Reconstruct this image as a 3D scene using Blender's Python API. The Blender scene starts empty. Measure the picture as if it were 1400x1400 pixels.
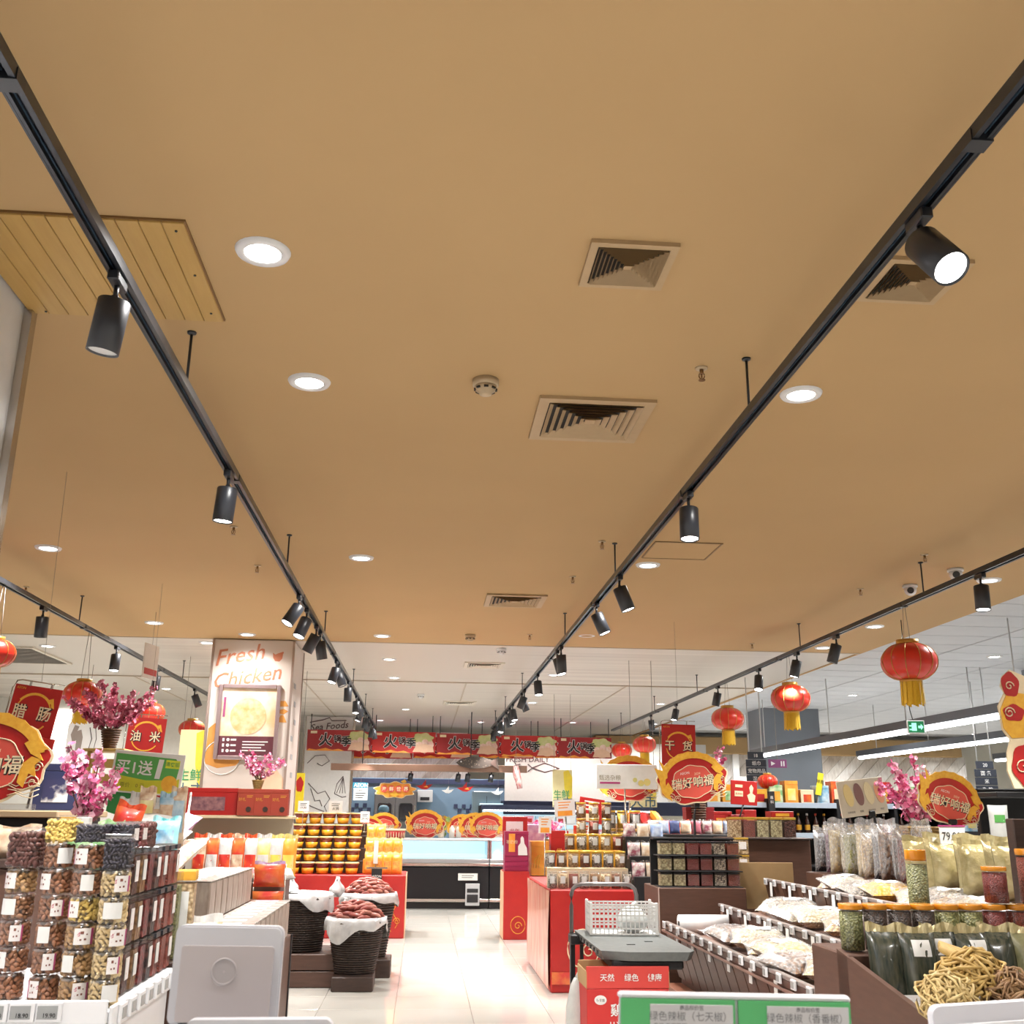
import bpy, math, random
from mathutils import Vector, Matrix, Euler
R = math.radians
random.seed(7)
scn = bpy.context.scene
COL = scn.collection

# ------------------------------------------------------------------ camera
CAM = Vector((0, 0, 1.5))
YAW, PITCH, ROLL = R(4.6), R(16.4), R(0.6)
FWD = Vector((math.sin(YAW)*math.cos(PITCH), math.cos(YAW)*math.cos(PITCH), math.sin(PITCH)))
_r = Vector((math.cos(YAW), -math.sin(YAW), 0)); _u = _r.cross(FWD)
RIGHT = math.cos(ROLL)*_r + math.sin(ROLL)*_u
UP = -math.sin(ROLL)*_r + math.cos(ROLL)*_u
cd = bpy.data.cameras.new('camera'); cd.sensor_width = 36; cd.lens = 36; cd.clip_end = 200
cd.dof.use_dof = True; cd.dof.focus_distance = 9.0; cd.dof.aperture_fstop = 20
co = bpy.data.objects.new('camera', cd); COL.objects.link(co)
m3 = Matrix((RIGHT, UP, -FWD)).transposed()
co.matrix_world = Matrix.Translation(CAM) @ m3.to_4x4()
scn.camera = co

# ------------------------------------------------------------------ world, exposure
w = bpy.data.worlds.new('world'); scn.world = w; w.use_nodes = True
w.node_tree.nodes['Background'].inputs[0].default_value = (.9, .93, 1, 1)
w.node_tree.nodes['Background'].inputs[1].default_value = .3
vs = scn.view_settings
vs.view_transform = 'Standard'; vs.look = 'None'; vs.gamma = 1; vs.exposure = 0.0; vs.use_curve_mapping = False
cy = scn.cycles
cy.max_bounces = 5; cy.diffuse_bounces = 3; cy.glossy_bounces = 2; cy.transmission_bounces = 2; cy.transparent_max_bounces = 10
cy.caustics_reflective = False; cy.caustics_refractive = False; cy.sample_clamp_indirect = 4
DOWN_W, SPOT_W = 190, 190            # watts of a downlight and of a track spotlight

# ------------------------------------------------------------------ helpers
def P(px, py, Y):
    """the point at depth Y that the photo shows at pixel (px, py)"""
    d = FWD*1400 + RIGHT*(px-700) - UP*(py-700)
    return CAM + d*(Y/d.y)
def PZ(px, py, Z):
    d = FWD*1400 + RIGHT*(px-700) - UP*(py-700)
    return CAM + d*((Z-CAM.z)/d.z)
def S(Y): return .956*Y/1400         # metres per pixel at depth Y

ORD = ['first','second','third','fourth','fifth','sixth','seventh','eighth','ninth','tenth','eleventh','twelfth','thirteenth','fourteenth','fifteenth','sixteenth','seventeenth','eighteenth','nineteenth','twentieth']

MATS = {}
def mat(name, col, rough=.5, metal=0., col2=None, scale=20., kind='noise', bump=0., emit=0., alpha=1., coat=0., spec=.5, trans=0., contrast=.5, stretch=None):
    """one procedural principled material; col2 mixes in by a noise / voronoi / wave pattern"""
    if name in MATS: return MATS[name]
    m = bpy.data.materials.new(name); m.use_nodes = True; MATS[name] = m
    nt = m.node_tree; b = nt.nodes['Principled BSDF']
    c4 = tuple(col)+(1,)
    b.inputs['Base Color'].default_value = c4
    b.inputs['Roughness'].default_value = rough; b.inputs['Metallic'].default_value = metal
    b.inputs['Specular IOR Level'].default_value = spec
    if coat: b.inputs['Coat Weight'].default_value = coat; b.inputs['Coat Roughness'].default_value = .08
    if trans: b.inputs['Transmission Weight'].default_value = trans
    if emit:
        b.inputs['Emission Color'].default_value = c4; b.inputs['Emission Strength'].default_value = emit
    if alpha < 1: b.inputs['Alpha'].default_value = alpha
    tc = nt.nodes.new('ShaderNodeTexCoord'); mp = nt.nodes.new('ShaderNodeMapping')
    nt.links.new(tc.outputs['Object'], mp.inputs['Vector'])
    if stretch: mp.inputs['Scale'].default_value = stretch
    if kind == 'voronoi':
        t = nt.nodes.new('ShaderNodeTexVoronoi'); fac = t.outputs['Distance']; t.inputs['Scale'].default_value = scale
    elif kind == 'wave':
        t = nt.nodes.new('ShaderNodeTexWave'); fac = t.outputs['Fac']; t.inputs['Scale'].default_value = scale
        t.inputs['Distortion'].default_value = 3; t.inputs['Detail'].default_value = 3
    else:
        t = nt.nodes.new('ShaderNodeTexNoise'); fac = t.outputs['Fac']; t.inputs['Scale'].default_value = scale
        t.inputs['Detail'].default_value = 4
    nt.links.new(mp.outputs['Vector'], t.inputs['Vector'])
    c2 = tuple(col2) if col2 else tuple(min(1, c*.93) for c in col)
    rp = nt.nodes.new('ShaderNodeValToRGB')
    rp.color_ramp.elements[0].position = .5-contrast*.5 if kind != 'voronoi' else .15
    rp.color_ramp.elements[1].position = .5+contrast*.5 if kind != 'voronoi' else .15+contrast
    rp.color_ramp.elements[0].color = c4; rp.color_ramp.elements[1].color = c2+(1,)
    nt.links.new(fac, rp.inputs['Fac']); nt.links.new(rp.outputs['Color'], b.inputs['Base Color'])
    if emit: nt.links.new(rp.outputs['Color'], b.inputs['Emission Color'])
    if bump:
        bp = nt.nodes.new('ShaderNodeBump'); bp.inputs['Strength'].default_value = bump; bp.inputs['Distance'].default_value = .01
        bp.invert = kind == 'voronoi'
        nt.links.new(fac, bp.inputs['Height']); nt.links.new(bp.outputs['Normal'], b.inputs['Normal'])
    return m
def clear(name, tint=(1, 1, 1), gloss=.12, rough=.12):
    """thin clear plastic or glass: transparent with a glossy sheen"""
    if name in MATS: return MATS[name]
    m = bpy.data.materials.new(name); m.use_nodes = True; MATS[name] = m
    nt = m.node_tree; nt.nodes.remove(nt.nodes['Principled BSDF'])
    t = nt.nodes.new('ShaderNodeBsdfTransparent'); t.inputs[0].default_value = tuple(tint)+(1,)
    g = nt.nodes.new('ShaderNodeBsdfGlossy'); g.inputs['Roughness'].default_value = rough
    x = nt.nodes.new('ShaderNodeMixShader'); x.inputs[0].default_value = gloss
    nt.links.new(t.outputs[0], x.inputs[1]); nt.links.new(g.outputs[0], x.inputs[2])
    nt.links.new(x.outputs[0], nt.nodes['Material Output'].inputs[0])
    return m
def emis(name, col, s, sampled=False):
    if name in MATS: return MATS[name]
    m = bpy.data.materials.new(name); m.use_nodes = True; MATS[name] = m
    b = m.node_tree.nodes['Principled BSDF']
    b.inputs['Base Color'].default_value = tuple(col)+(1,)
    b.inputs['Emission Color'].default_value = tuple(col)+(1,); b.inputs['Emission Strength'].default_value = s
    if not sampled: m.cycles.emission_sampling = 'NONE'
    return m

class MB:
    """collects shapes for one mesh"""
    def __init__(s): s.v = []; s.f = []; s.m = []; s.sm = []; s.cur = 0; s.smooth = False
    def add(s, vs, fs, smooth=None):
        o = len(s.v); s.v += [tuple(v) for v in vs]
        for f in fs:
            s.f.append([i+o for i in f]); s.m.append(s.cur); s.sm.append(s.smooth if smooth is None else smooth)
        return s
    def box(s, c, d, rz=0, rx=0, ry=0, taper=1.):
        x, y, z = d[0]/2, d[1]/2, d[2]/2
        vs = [Vector((sx*x*(taper if sz > 0 else 1), sy*y*(taper if sz > 0 else 1), sz*z)) for sz in (-1, 1) for sy in (-1, 1) for sx in (-1, 1)]
        if rz or rx or ry:
            e = Euler((rx, ry, rz)).to_matrix(); vs = [e @ v for v in vs]
        c = Vector(c)
        return s.add([v+c for v in vs], [(0,2,3,1),(4,5,7,6),(0,1,5,4),(2,6,7,3),(0,4,6,2),(1,3,7,5)], False)
    def rbox(s, c, d, b=.01):
        """box with chamfered edges"""
        x, y, z = d[0]/2, d[1]/2, d[2]/2; b = min(b, x*.9, y*.9, z*.9); vs = []; c = Vector(c)
        rings = [(-z, x-b, y-b), (-z+b, x, y), (z-b, x, y), (z, x-b, y-b)]
        for zz, xx, yy in rings:
            bb = b if xx == x else b*.4
            vs += [Vector(p)+c for p in ((xx-bb,-yy,zz),(xx,-yy+bb,zz),(xx,yy-bb,zz),(xx-bb,yy,zz),(-xx+bb,yy,zz),(-xx,yy-bb,zz),(-xx,-yy+bb,zz),(-xx+bb,-yy,zz))]
        fs = [tuple(range(7,-1,-1)), tuple(range(24,32))]
        for r in range(3):
            for i in range(8):
                j = (i+1) % 8; fs.append((r*8+i, r*8+j, r*8+8+j, r*8+8+i))
        return s.add(vs, fs, False)
    def lathe(s, prof, n=16, c=(0,0,0), axis=None, smooth=True, cap=True):
        vs = []; c = Vector(c)
        q = Vector((0,0,1)).rotation_difference(Vector(axis).normalized()) if axis else None
        for r, z in prof:
            for i in range(n):
                a = 2*math.pi*i/n; p = Vector((r*math.cos(a), r*math.sin(a), z))
                if q: p = q @ p
                vs.append(p+c)
        fs = []
        for k in range(len(prof)-1):
            for i in range(n):
                j = (i+1) % n; fs.append((k*n+i, k*n+j, k*n+n+j, k*n+n+i))
        s.add(vs, fs, smooth)
        if cap:
            o = len(s.v)-len(vs)
            for k, rev in ((0, True), (len(prof)-1, False)):
                if prof[k][0] > 1e-5:
                    idx = [o+k*n+i for i in range(n)]
                    s.f.append(idx[::-1] if rev else idx); s.m.append(s.cur); s.sm.append(False)
        return s
    def cyl(s, c, r, h, n=16, axis=None): return s.lathe([(r,0),(r,h)], n, c, axis)
    def tube(s, pts, r, n=6, closed=False):
        pts = [Vector(p) for p in pts]; N = len(pts); vs = []; fs = []
        up = Vector((0,0,1))
        for i, p in enumerate(pts):
            a = pts[(i-1) % N] if (closed or i > 0) else p; b = pts[(i+1) % N] if (closed or i < N-1) else p
            t = (b-a).normalized() if (b-a).length > 1e-9 else Vector((0,0,1))
            x = t.cross(up)
            if x.length < .05: x = t.cross(Vector((1,0,0)))
            x.normalize(); y = x.cross(t)
            rr = r[i] if isinstance(r, (list, tuple)) else r
            vs += [p + (x*math.cos(2*math.pi*k/n) + y*math.sin(2*math.pi*k/n))*rr for k in range(n)]
        for i in range(N if closed else N-1):
            j = (i+1) % N
            for k in range(n):
                l = (k+1) % n; fs.append((i*n+k, i*n+l, j*n+l, j*n+k))
        if not closed: fs += [tuple(range(n-1,-1,-1)), tuple(range((N-1)*n, N*n))]
        return s.add(vs, fs, True)
    def plate(s, pts, t=.01, y=0.):
        """flat cut-out in the XZ plane, front face at y facing -Y, thickness t"""
        n = len(pts)
        a = sum(pts[i][0]*pts[(i+1)%n][1]-pts[(i+1)%n][0]*pts[i][1] for i in range(n))
        if a < 0: pts = pts[::-1]
        vs = [(x, y, z) for x, z in pts] + [(x, y+t, z) for x, z in pts]
        fs = [tuple(range(n)), tuple(range(2*n-1, n-1, -1))]
        fs += [(i+n, (i+1) % n + n, (i+1) % n, i) for i in range(n)]
        return s.add(vs, fs, False)
    def obj(s, name, mats, parent=None, loc=(0,0,0), rot=None):
        return link(name, s.mesh(name, mats), parent, loc, rot)
    def mesh(s, name, mats):
        me = bpy.data.meshes.new(name); me.from_pydata(s.v, [], s.f)
        if not isinstance(mats, (list, tuple)): mats = [mats]
        for m in mats: me.materials.append(m)
        me.polygons.foreach_set('material_index', s.m); me.polygons.foreach_set('use_smooth', s.sm)
        me.update(); return me
def link(name, me, parent=None, loc=(0,0,0), rot=None):
    o = bpy.data.objects.new(name, me); COL.objects.link(o); o.location = loc
    if rot is not None: o.rotation_euler = rot
    o.parent = parent
    return o
def tag(o, label, cat, group=None):
    o['label'] = label; o['category'] = cat
    if group: o['group'] = group
    return o
def thing(name, label, cat, loc=(0,0,0), rz=0, group=None, rx=0, ry=0):
    o = bpy.data.objects.new(name, None); COL.objects.link(o); o.empty_display_size = .05
    o.location = loc; o.rotation_euler = (rx, ry, rz)
    return tag(o, label, cat, group)
def struct(o): o['kind'] = 'structure'; return o
KIDS = {}
def dup(root, loc, rz, label, group=None, rot=None):
    r = root.copy(); COL.objects.link(r); r.location = loc; r.rotation_euler = rot or (0, 0, rz); r['label'] = label
    if group: r['group'] = group
    for ch in list(root.children):
        c = ch.copy(); COL.objects.link(c); c.parent = r
        for g in list(ch.children):
            d = g.copy(); COL.objects.link(d); d.parent = c
    return r
_fontcache = {}
def text(parent, body, size, x, z, m, y=0., bold=0., shear=0., ext=.002, name='lettering', rot=0., sx=1., align='CENTER', space=1., rx=None):
    """raised lettering in the XZ plane facing -Y, centred on (x, z)"""
    key = (body, bold, shear, align, space)
    if key not in _fontcache:
        c = bpy.data.curves.new('lettering', 'FONT'); c.body = body; c.size = 1; c.offset = bold; c.shear = shear
        c.resolution_u = 2; c.align_x = align; c.space_character = space
        c.fill_mode = 'FRONT'
        o = bpy.data.objects.new('lettering', c)
        me = bpy.data.meshes.new_from_object(o); bpy.data.objects.remove(o); bpy.data.curves.remove(c)
        vs = [v.co.copy() for v in me.vertices]; fs = [list(p.vertices) for p in me.polygons]
        bpy.data.meshes.remove(me)
        if vs:
            cz = (max(v.y for v in vs)+min(v.y for v in vs))/2
            cx = (max(v.x for v in vs)+min(v.x for v in vs))/2 if align == 'CENTER' else 0
            vs = [(v.x-cx, v.y-cz) for v in vs]
        _fontcache[key] = (vs, fs)
    vs, fs = _fontcache[key]
    ca, sa = math.cos(rot), math.sin(rot)
    b = MB()
    b.add([((a*ca*sx-e*sa)*size, 0, (a*sa*sx+e*ca)*size) for a, e in vs], fs, False)
    return b.obj(name, m, parent, (x, y-ext, z))
def lines(parent, n, w, x, z, dz, m, y, h=.004, name='fine_print'):
    b = MB()
    for i in range(n):
        ww = w*(1-.25*((i*37) % 5)/4)
        b.box((x-(w-ww)/2, y-.001, z-i*dz), (ww, .001, h))
    return b.obj(name, m, parent)
# ================================================================== materials
white = mat('white_plastic', (.82,.82,.84), .35, scale=8)
paper = mat('paper', (.85,.84,.82), .6, scale=8)
black = mat('black_metal', (.014,.016,.021), .38, spec=.5, col2=(.02,.022,.028))
dark = mat('black_plastic', (.012,.012,.014), .5)
track_m = mat('track_aluminium', (.03,.034,.042), .28, metal=.6, col2=(.045,.05,.06))
chrome = mat('stainless', (.55,.52,.48), .25, metal=1.)
wire = mat('wire', (.25,.22,.2), .5)
red = mat('red_print', (.47,.017,.013), .45, col2=(.38,.010,.011), scale=6)
crimson = mat('crimson_print', (.30,.014,.018), .45, scale=6)
gold = mat('gold_print', (.85,.5,.06), .4, col2=(.72,.33,.03), scale=25)
cream = mat('cream_print', (.86,.72,.48), .5)
brown = mat('brown_laminate', (.105,.050,.033), .45, col2=(.075,.034,.022), scale=3, stretch=(3,3,20))
dkbrown = mat('dark_wood', (.06,.032,.024), .5, col2=(.035,.02,.016), scale=6, stretch=(2,2,14))
ink = mat('black_ink', (.01,.01,.012), .6)
sausage_green = mat('leaf_green', (.08,.25,.04), .5)
clear_p = clear('clear_plastic', gloss=.07)
clear_d = clear('clear_film', gloss=.25, rough=.22)
glass = clear('display_glass', (.93,.98,.98), .1, .03)

# ================================================================== the shell
CZ = 3.4
tan = mat('tan_ceiling_paint', (.465,.308,.150), .75, col2=(.425,.277,.134), scale=.9, contrast=.8, spec=.2)
strip = mat('cream_metal_strip', (.66,.61,.54), .35, col2=(.54,.49,.43), kind='wave', scale=1.6, stretch=(.02,2.6,.02), contrast=.5, bump=.05)
wallw = mat('white_wall_paint', (.80,.78,.74), .7, scale=4)
cream_wall = mat('cream_wall_paint', (.74,.70,.60), .7, scale=4)
floor_m = mat('polished_floor', (.68,.66,.61), .09, col2=(.655,.635,.58), scale=2, spec=.9)
grout = mat('grout', (.45,.42,.38), .7)

b = MB(); b.box((4,10.5,-.06), (28,35,.1)); fl = struct(b.obj('floor', grout))
tile = MB(); tile.rbox((0,0,0), (.597,.597,.012), .0015); tm = tile.mesh('tile', floor_m)
k = 0
for i in range(-8, 14):
    for j in range(8, 34):
        x, y = -.17+.3+.6*i, .3+.6*j-.05
        d = math.hypot(x-.3, 0)
        # the tiles of the aisle that can be seen one by one
        if -1.6 < x < 2.4 and 6.5 < y < 18.6: link('tile', tm, fl, (x, y, -.006))
b = MB()
for (x0,x1,y0,y1) in ((-10,-1.37,-7,28),(2.23,18,-7,28),(-1.37,2.23,-7,6.55),(-1.37,2.23,18.55,28)):
    b.box(((x0+x1)/2,(y0+y1)/2,-.006), (x1-x0,y1-y0,.012))
b.obj('floor_surface', floor_m, fl)

b = MB()
b.box((-2.4,3,CZ+.05), (15.2,18,.1)); tc_ = struct(b.obj('ceiling', tan))
b = MB(); b.box((-2.4,13.85,CZ+.06), (15.2,3.7,.1)); struct(b.obj('ceiling_strip_near', strip))
b = MB(); b.box((-2.4,21.9,CZ+.075), (15.2,12.3,.1)); struct(b.obj('ceiling_strip_far', strip))
b = MB()
for y in (12.0, 15.72): b.box((-2.4,y,CZ+.004), (15.2,.035,.02))
for x in (-4.4,-1.9,.6,3.1): b.box((x,18.5,CZ+.02), (.02,13,.012))
b.obj('trim_1', mat('ceiling_trim', (.5,.42,.33), .5), None)['kind'] = 'structure'
# grid ceiling over the neighbouring aisles
b = MB(); b.box((12.6,10.5,CZ+.16), (14.8,35,.1)); gc = struct(b.obj('ceiling_grid', mat('grid_bar', (.28,.29,.31), .5)))
pan = MB(); pan.rbox((0,0,0), (1.175,.572,.03), .006); pm = pan.mesh('panel', mat('grid_panel', (.60,.62,.66), .6, col2=(.56,.58,.62), scale=3))
for i in range(12):
    for j in range(3, 40): link('panel', pm, gc, (5.25+.6+1.2*i, 1.2+.6*j, CZ+.1))
b = MB(); b.box((5.215,9.5,CZ+.08), (.03,33,.16)); struct(b.obj('trim_2', tan))

b = MB(); b.box((4,27.1,1.75), (28,.2,3.7)); wb = struct(b.obj('wall_back', cream_wall))
b = MB(); b.box((-10.1,10.5,1.75), (.2,35,3.7)); struct(b.obj('wall_left', wallw))
b = MB(); b.box((18.1,10.5,1.75), (.2,35,3.7)); struct(b.obj('wall_right', wallw))
b = MB(); b.box((4,-7.1,1.75), (28,.2,3.7)); struct(b.obj('wall_front', wallw))
# white partition at the near left, with its steel corner strip
b = MB(); b.box((-2.63,1.6,1.71), (2.0,4.43,3.38)); struct(b.obj('wall_partition', white))
b = MB(); b.box((-1.615,3.815,1.71), (.035,.05,3.38)); struct(b.obj('trim_3', chrome))
# slatted wood patch in the ceiling
b = MB(); b.box((-1.24,3.465,CZ-.004), (.76,.73,.008)); wp = struct(b.obj('ceiling_hatch', mat('hatch_edge', (.2,.1,.03), .6)))
wood_y = mat('yellow_pine', (.47,.29,.085), .5, col2=(.41,.245,.065), scale=4, stretch=(12,1,1))
for i in range(10):
    b = MB(); b.rbox((-1.62+.038+.0755*i, 3.465, CZ-.009), (.073,.72,.012), .002); b.obj('plank', wood_y, wp)
sm_ = MB(); sm_.cyl((0,0,0), .005, .004, 8); sm_ = sm_.mesh('screw', dark)
for x,y in ((-.9,3.15),(-.9,3.45),(-.9,3.75),(-1.2,3.13),(-1.55,3.8)): link('screw', sm_, wp, (x,y,CZ-.0185))
# access hatch outline
b = MB()
for c,d in (((1.86,7.06,CZ-.003),(.49,.012,.008)),((1.86,7.55,CZ-.003),(.49,.012,.008)),((1.615,7.3,CZ-.003),(.012,.49,.008)),((2.105,7.3,CZ-.003),(.012,.49,.008))): b.box(c,d)
hat = thing('access_panel','square flush access panel outlined in the tan ceiling beside the aisle track','hatch',(0,0,0))
b.obj('frame', mat('hatch_line',(.24,.15,.07),.7), hat)
b = MB(); b.box((1.86,7.305,CZ-.001),(.475,.475,.006)); b.obj('door', tan, hat)

# ================================================================== ceiling fittings
lamp_on = emis('lamp_glow', (1,.97,.93), 14)
lamp_off = mat('lamp_lens', (.8,.8,.8), .2)
def lamp(kind, name, loc, watts, size=None, blend=.6, aim=None, radius=.06, col=(1,.98,.955)):
    l = bpy.data.lights.new(name, kind); l.energy = watts; l.color = col
    if kind == 'SPOT': l.spot_size = size; l.spot_blend = blend
    l.shadow_soft_size = radius
    o = bpy.data.objects.new(name, l); COL.objects.link(o); o.location = loc
    if aim is not None: o.rotation_euler = Vector(aim).to_track_quat('-Z', 'Y').to_euler()
    return o
# downlights
dl_ring = MB(); dl_ring.lathe([(.062,.0),(.066,-.012),(.092,-.012),(.098,0)], 24, cap=False); dl_ring = dl_ring.mesh('ring', white)
dl_lens = MB(); dl_lens.lathe([(.064,-.006),(.064,-.008)], 24); dl_lens = dl_lens.mesh('lens', lamp_on)
dl_cup = MB(); dl_cup.lathe([(.03,-.006),(.05,-.012)],16); dl_cup.lathe([(.012,-.02),(.022,-.012)],12); dl_cup = dl_cup.mesh('reflector', emis('reflector_glow',(1,.98,.95),5))
def downlight(x, y, label, z=CZ, watts=None, lens=None, group='round ceiling downlights'):
    t = thing('downlight', label, 'ceiling light', (x, y, z), 0, group)
    link('ring', dl_ring, t); link('lens', dl_lens, t)
    if lens: link('reflector', dl_cup, t)
    lo = lamp('SPOT', 'downlight_lamp', (0,0,-.03), watts or DOWN_W, R(150), .7, None, .06); lo.parent = t
    return t
downlight(-.63,3.28,'round downlight with tilted reflector beside the yellow wood ceiling patch', lens=True)
DL = [(-.587,4.42,'glowing round downlight, second along the row above the left half of the aisle'),
 (-.544,7.82,'glowing round downlight, third along the row above the left half of the aisle'),
 (-.52,11.5,'glowing round downlight in the tan ceiling just before the metal strips'),
 (PZ(338,867,3.4).x,PZ(338,867,3.4).y,'round downlight just in front of the poster pillar top'),
 (1.70,4.32,'bright round downlight partly behind the long right-hand track, nearest of its row'),
 (1.71,7.78,'round downlight peeping out beside the two tilted spotlights of the right-hand track'),
 (4.60,11.6,'round downlight farthest of three beside the lantern track'),
 (4.60,10.17,'round downlight middle of three beside the lantern track'),
 (4.62,7.96,'round downlight nearest of three beside the lantern track')]
for x,y,l in DL: downlight(x,y,l, watts=DOWN_W*(.4 if 'pillar' in l else 1))
DS = [(-.504,13.4,'round downlight in the metal strip ceiling close behind the tan edge'),
 (-.49,15.3,'round downlight in the metal strip ceiling before the dark joint'),
 (-4.64,12.9,'round downlight in the strip ceiling beside the large slatted vent'),
 (-2.62,12.35,'round downlight in the strip ceiling just over the poster pillar'),
 (-4.3,17.5,'round downlight behind the far left red lantern'),(-3.3,19.5,'round downlight far left behind the pillar, above the blossom'),
 (-.4,20.3,'round downlight above the red hotpot banner, near its middle'),(1.9,18.6,'round downlight at the far end between the two right tracks'),
 (1.75,11.2,'round downlight beside the right track at the tan ceiling edge'),(4.2,18.4,'round downlight behind the farthest lantern pair'),(1.8,14.6,'round downlight amid the far spotlights of the right track')]
for i,(x,y,l) in enumerate(DS): downlight(x,y,l, z=CZ+(.01 if y < 15.7 else .025), watts=DOWN_W*(1 if y < 15.7 else 1.6))
# unseen downlights added for fill light, behind the camera and over other aisles
hid = 'downlight added for fill light beyond the rows in view'
for x,y in ((-.6,.9),(-.6,-2.4),(1.7,.9),(1.7,-2.4),(4.6,4.4),(4.6,.9),(4.6,-2.4),(-2.9,7.8),(-2.9,11.0),(-5.3,4.4),(-5.3,9.6),(-5.3,-.5),(-2.9,-3)):
    downlight(x,y,hid, watts=DOWN_W)
for x in (7.2,10.2,13.4):
    for y in (3,7.5,12.5,17,24.6): downlight(x,y,'unseen downlight added to brighten the neighbouring aisles', z=CZ+.085, watts=DOWN_W*(3 if y > 20 else 1.1))  # added lamps, the farthest row boosted to brighten the plank wall
for x,y in ((-7.5,14),(-6.5,19),(-6.8,23.5),(-1.0,22.9),(1.2,22.9),(3.2,22.6),(5.0,22.6)): downlight(x,y,'added downlight brightening the far end of the shop, hidden behind banners', z=CZ+.025, watts=DOWN_W*1.25)  # extra unseen lamps put in to lift the dark far walls

# air diffusers
vent_m = mat('vent_tan', (.42,.29,.155), .5, col2=(.39,.265,.14))
vent_c = mat('vent_cream', (.72,.66,.56), .5)
hole = mat('vent_dark', (.02,.015,.012), .8)
def diffuser(x, y, w, label, m, n=6, z=CZ):
    t = thing('air_diffuser', label, 'air vent', (x, y, z), 0, 'square ceiling diffusers')
    b = MB(); h = w/2; e = w*.09
    for sx,sy,dx,dy in ((0,1,w,e),(0,-1,w,e),(1,0,e,w-2*e),(-1,0,e,w-2*e)): b.box((sx*(h-e/2), sy*(h-e/2), -.008), (dx,dy,.016))
    b.obj('frame', m, t)
    b = MB(); b.box((0,0,-.001), (w-2*e,w-2*e,.004)); b.obj('duct_opening', hole, t)
    ri = h-e
    for k in range(n):
        a0 = ri*(1-k/(n+.6))-.004; a1 = a0-ri/(n+.6)*.66; z0, z1 = -.004, -.022
        b = MB(); vs = []
        for a,zz in ((a0,z1),(a1,z0)): vs += [(-a,-a,zz),(a,-a,zz),(a,a,zz),(-a,a,zz)]
        vs += [(p[0],p[1],p[2]+.003) for p in vs]
        b.add(vs, [(i,(i+1)%4,4+(i+1)%4,4+i) for i in range(4)]+[(12+i,12+(i+1)%4,8+(i+1)%4,8+i) for i in range(4)], False)
        b.obj('louver', m, t)
    b = MB(); b.box((0,0,-.014), (ri*.22,ri*.22,.006)); b.obj('centre_plate', m, t)
diffuser(.668,3.235,.31,'small square tan diffuser nearest in the ceiling, with eight fine louvers',vent_m,8)
diffuser(.768,4.745,.56,'large square tan diffuser with dark open louvers below the smaller one',vent_m,6)
diffuser(.785,9.32,.55,'square tan diffuser far along the ceiling near the detector',vent_m,6)
diffuser(.75,13.75,.53,'square cream diffuser in the metal strip ceiling',vent_c,6,CZ+.01)
diffuser(1.73,3.24,.31,'square tan diffuser half hidden behind the big lit spotlight',vent_m,8)
diffuser(.6,18.9,.6,'flat cream diffuser in the strip ceiling above the red banner',vent_c,6,CZ+.025)
t = thing('slatted_vent','large rectangular slatted vent in the strip ceiling at far left','air vent',(-5.6,13.75,CZ+.01))
b = MB()
for c,d in (((0,.72,-.01),(1.5,.05,.02)),((0,-.72,-.01),(1.5,.05,.02)),((.73,0,-.01),(.05,1.4,.02)),((-.73,0,-.01),(.05,1.4,.02))): b.box(c,d)
b.obj('frame', vent_c, t)
b = MB(); b.box((0,0,-.002),(1.42,1.4,.004)); b.obj('duct_opening', hole, t)
sl = MB(); sl.box((0,0,0),(1.42,.05,.006), rx=.5); sl = sl.mesh('slat', mat('slat_grey',(.45,.42,.38),.5))
for i in range(16): link('slat', sl, t, (0,-.64+i*.085,-.012))

# smoke detectors
det_m = mat('detector_plastic', (.5,.38,.24), .45)
def detector(x, y, label, z=CZ, m=det_m):
    t = thing('smoke_detector', label, 'smoke detector', (x,y,z), 0, 'smoke detectors')
    b = MB(); b.lathe([(.06,0),(.06,-.028),(.052,-.032)], 20); b.obj('base', m, t)
    b = MB(); b.lathe([(.05,-.03),(.048,-.05),(.03,-.062),(.028,-.072),(.01,-.075)], 20); b.obj('chamber', m, t)
    b = MB()
    for k in range(8):
        a = k*math.pi/4; b.box((.046*math.cos(a),.046*math.sin(a),-.048), (.014,.02,.008), rz=a)
    b.obj('slot', hole, t)
detector(.221,4.32,'round smoke detector in the middle of the ceiling beside the large diffuser')
detector(.459,11.3,'small smoke detector near the far edge of the tan ceiling')
detector(.88,12.3,'white detector with dark rim on the strip ceiling edge', CZ+.01, white)
detector(-.1,17.6,'pale detector on the far strip ceiling above the banner', CZ+.025, white)
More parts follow.
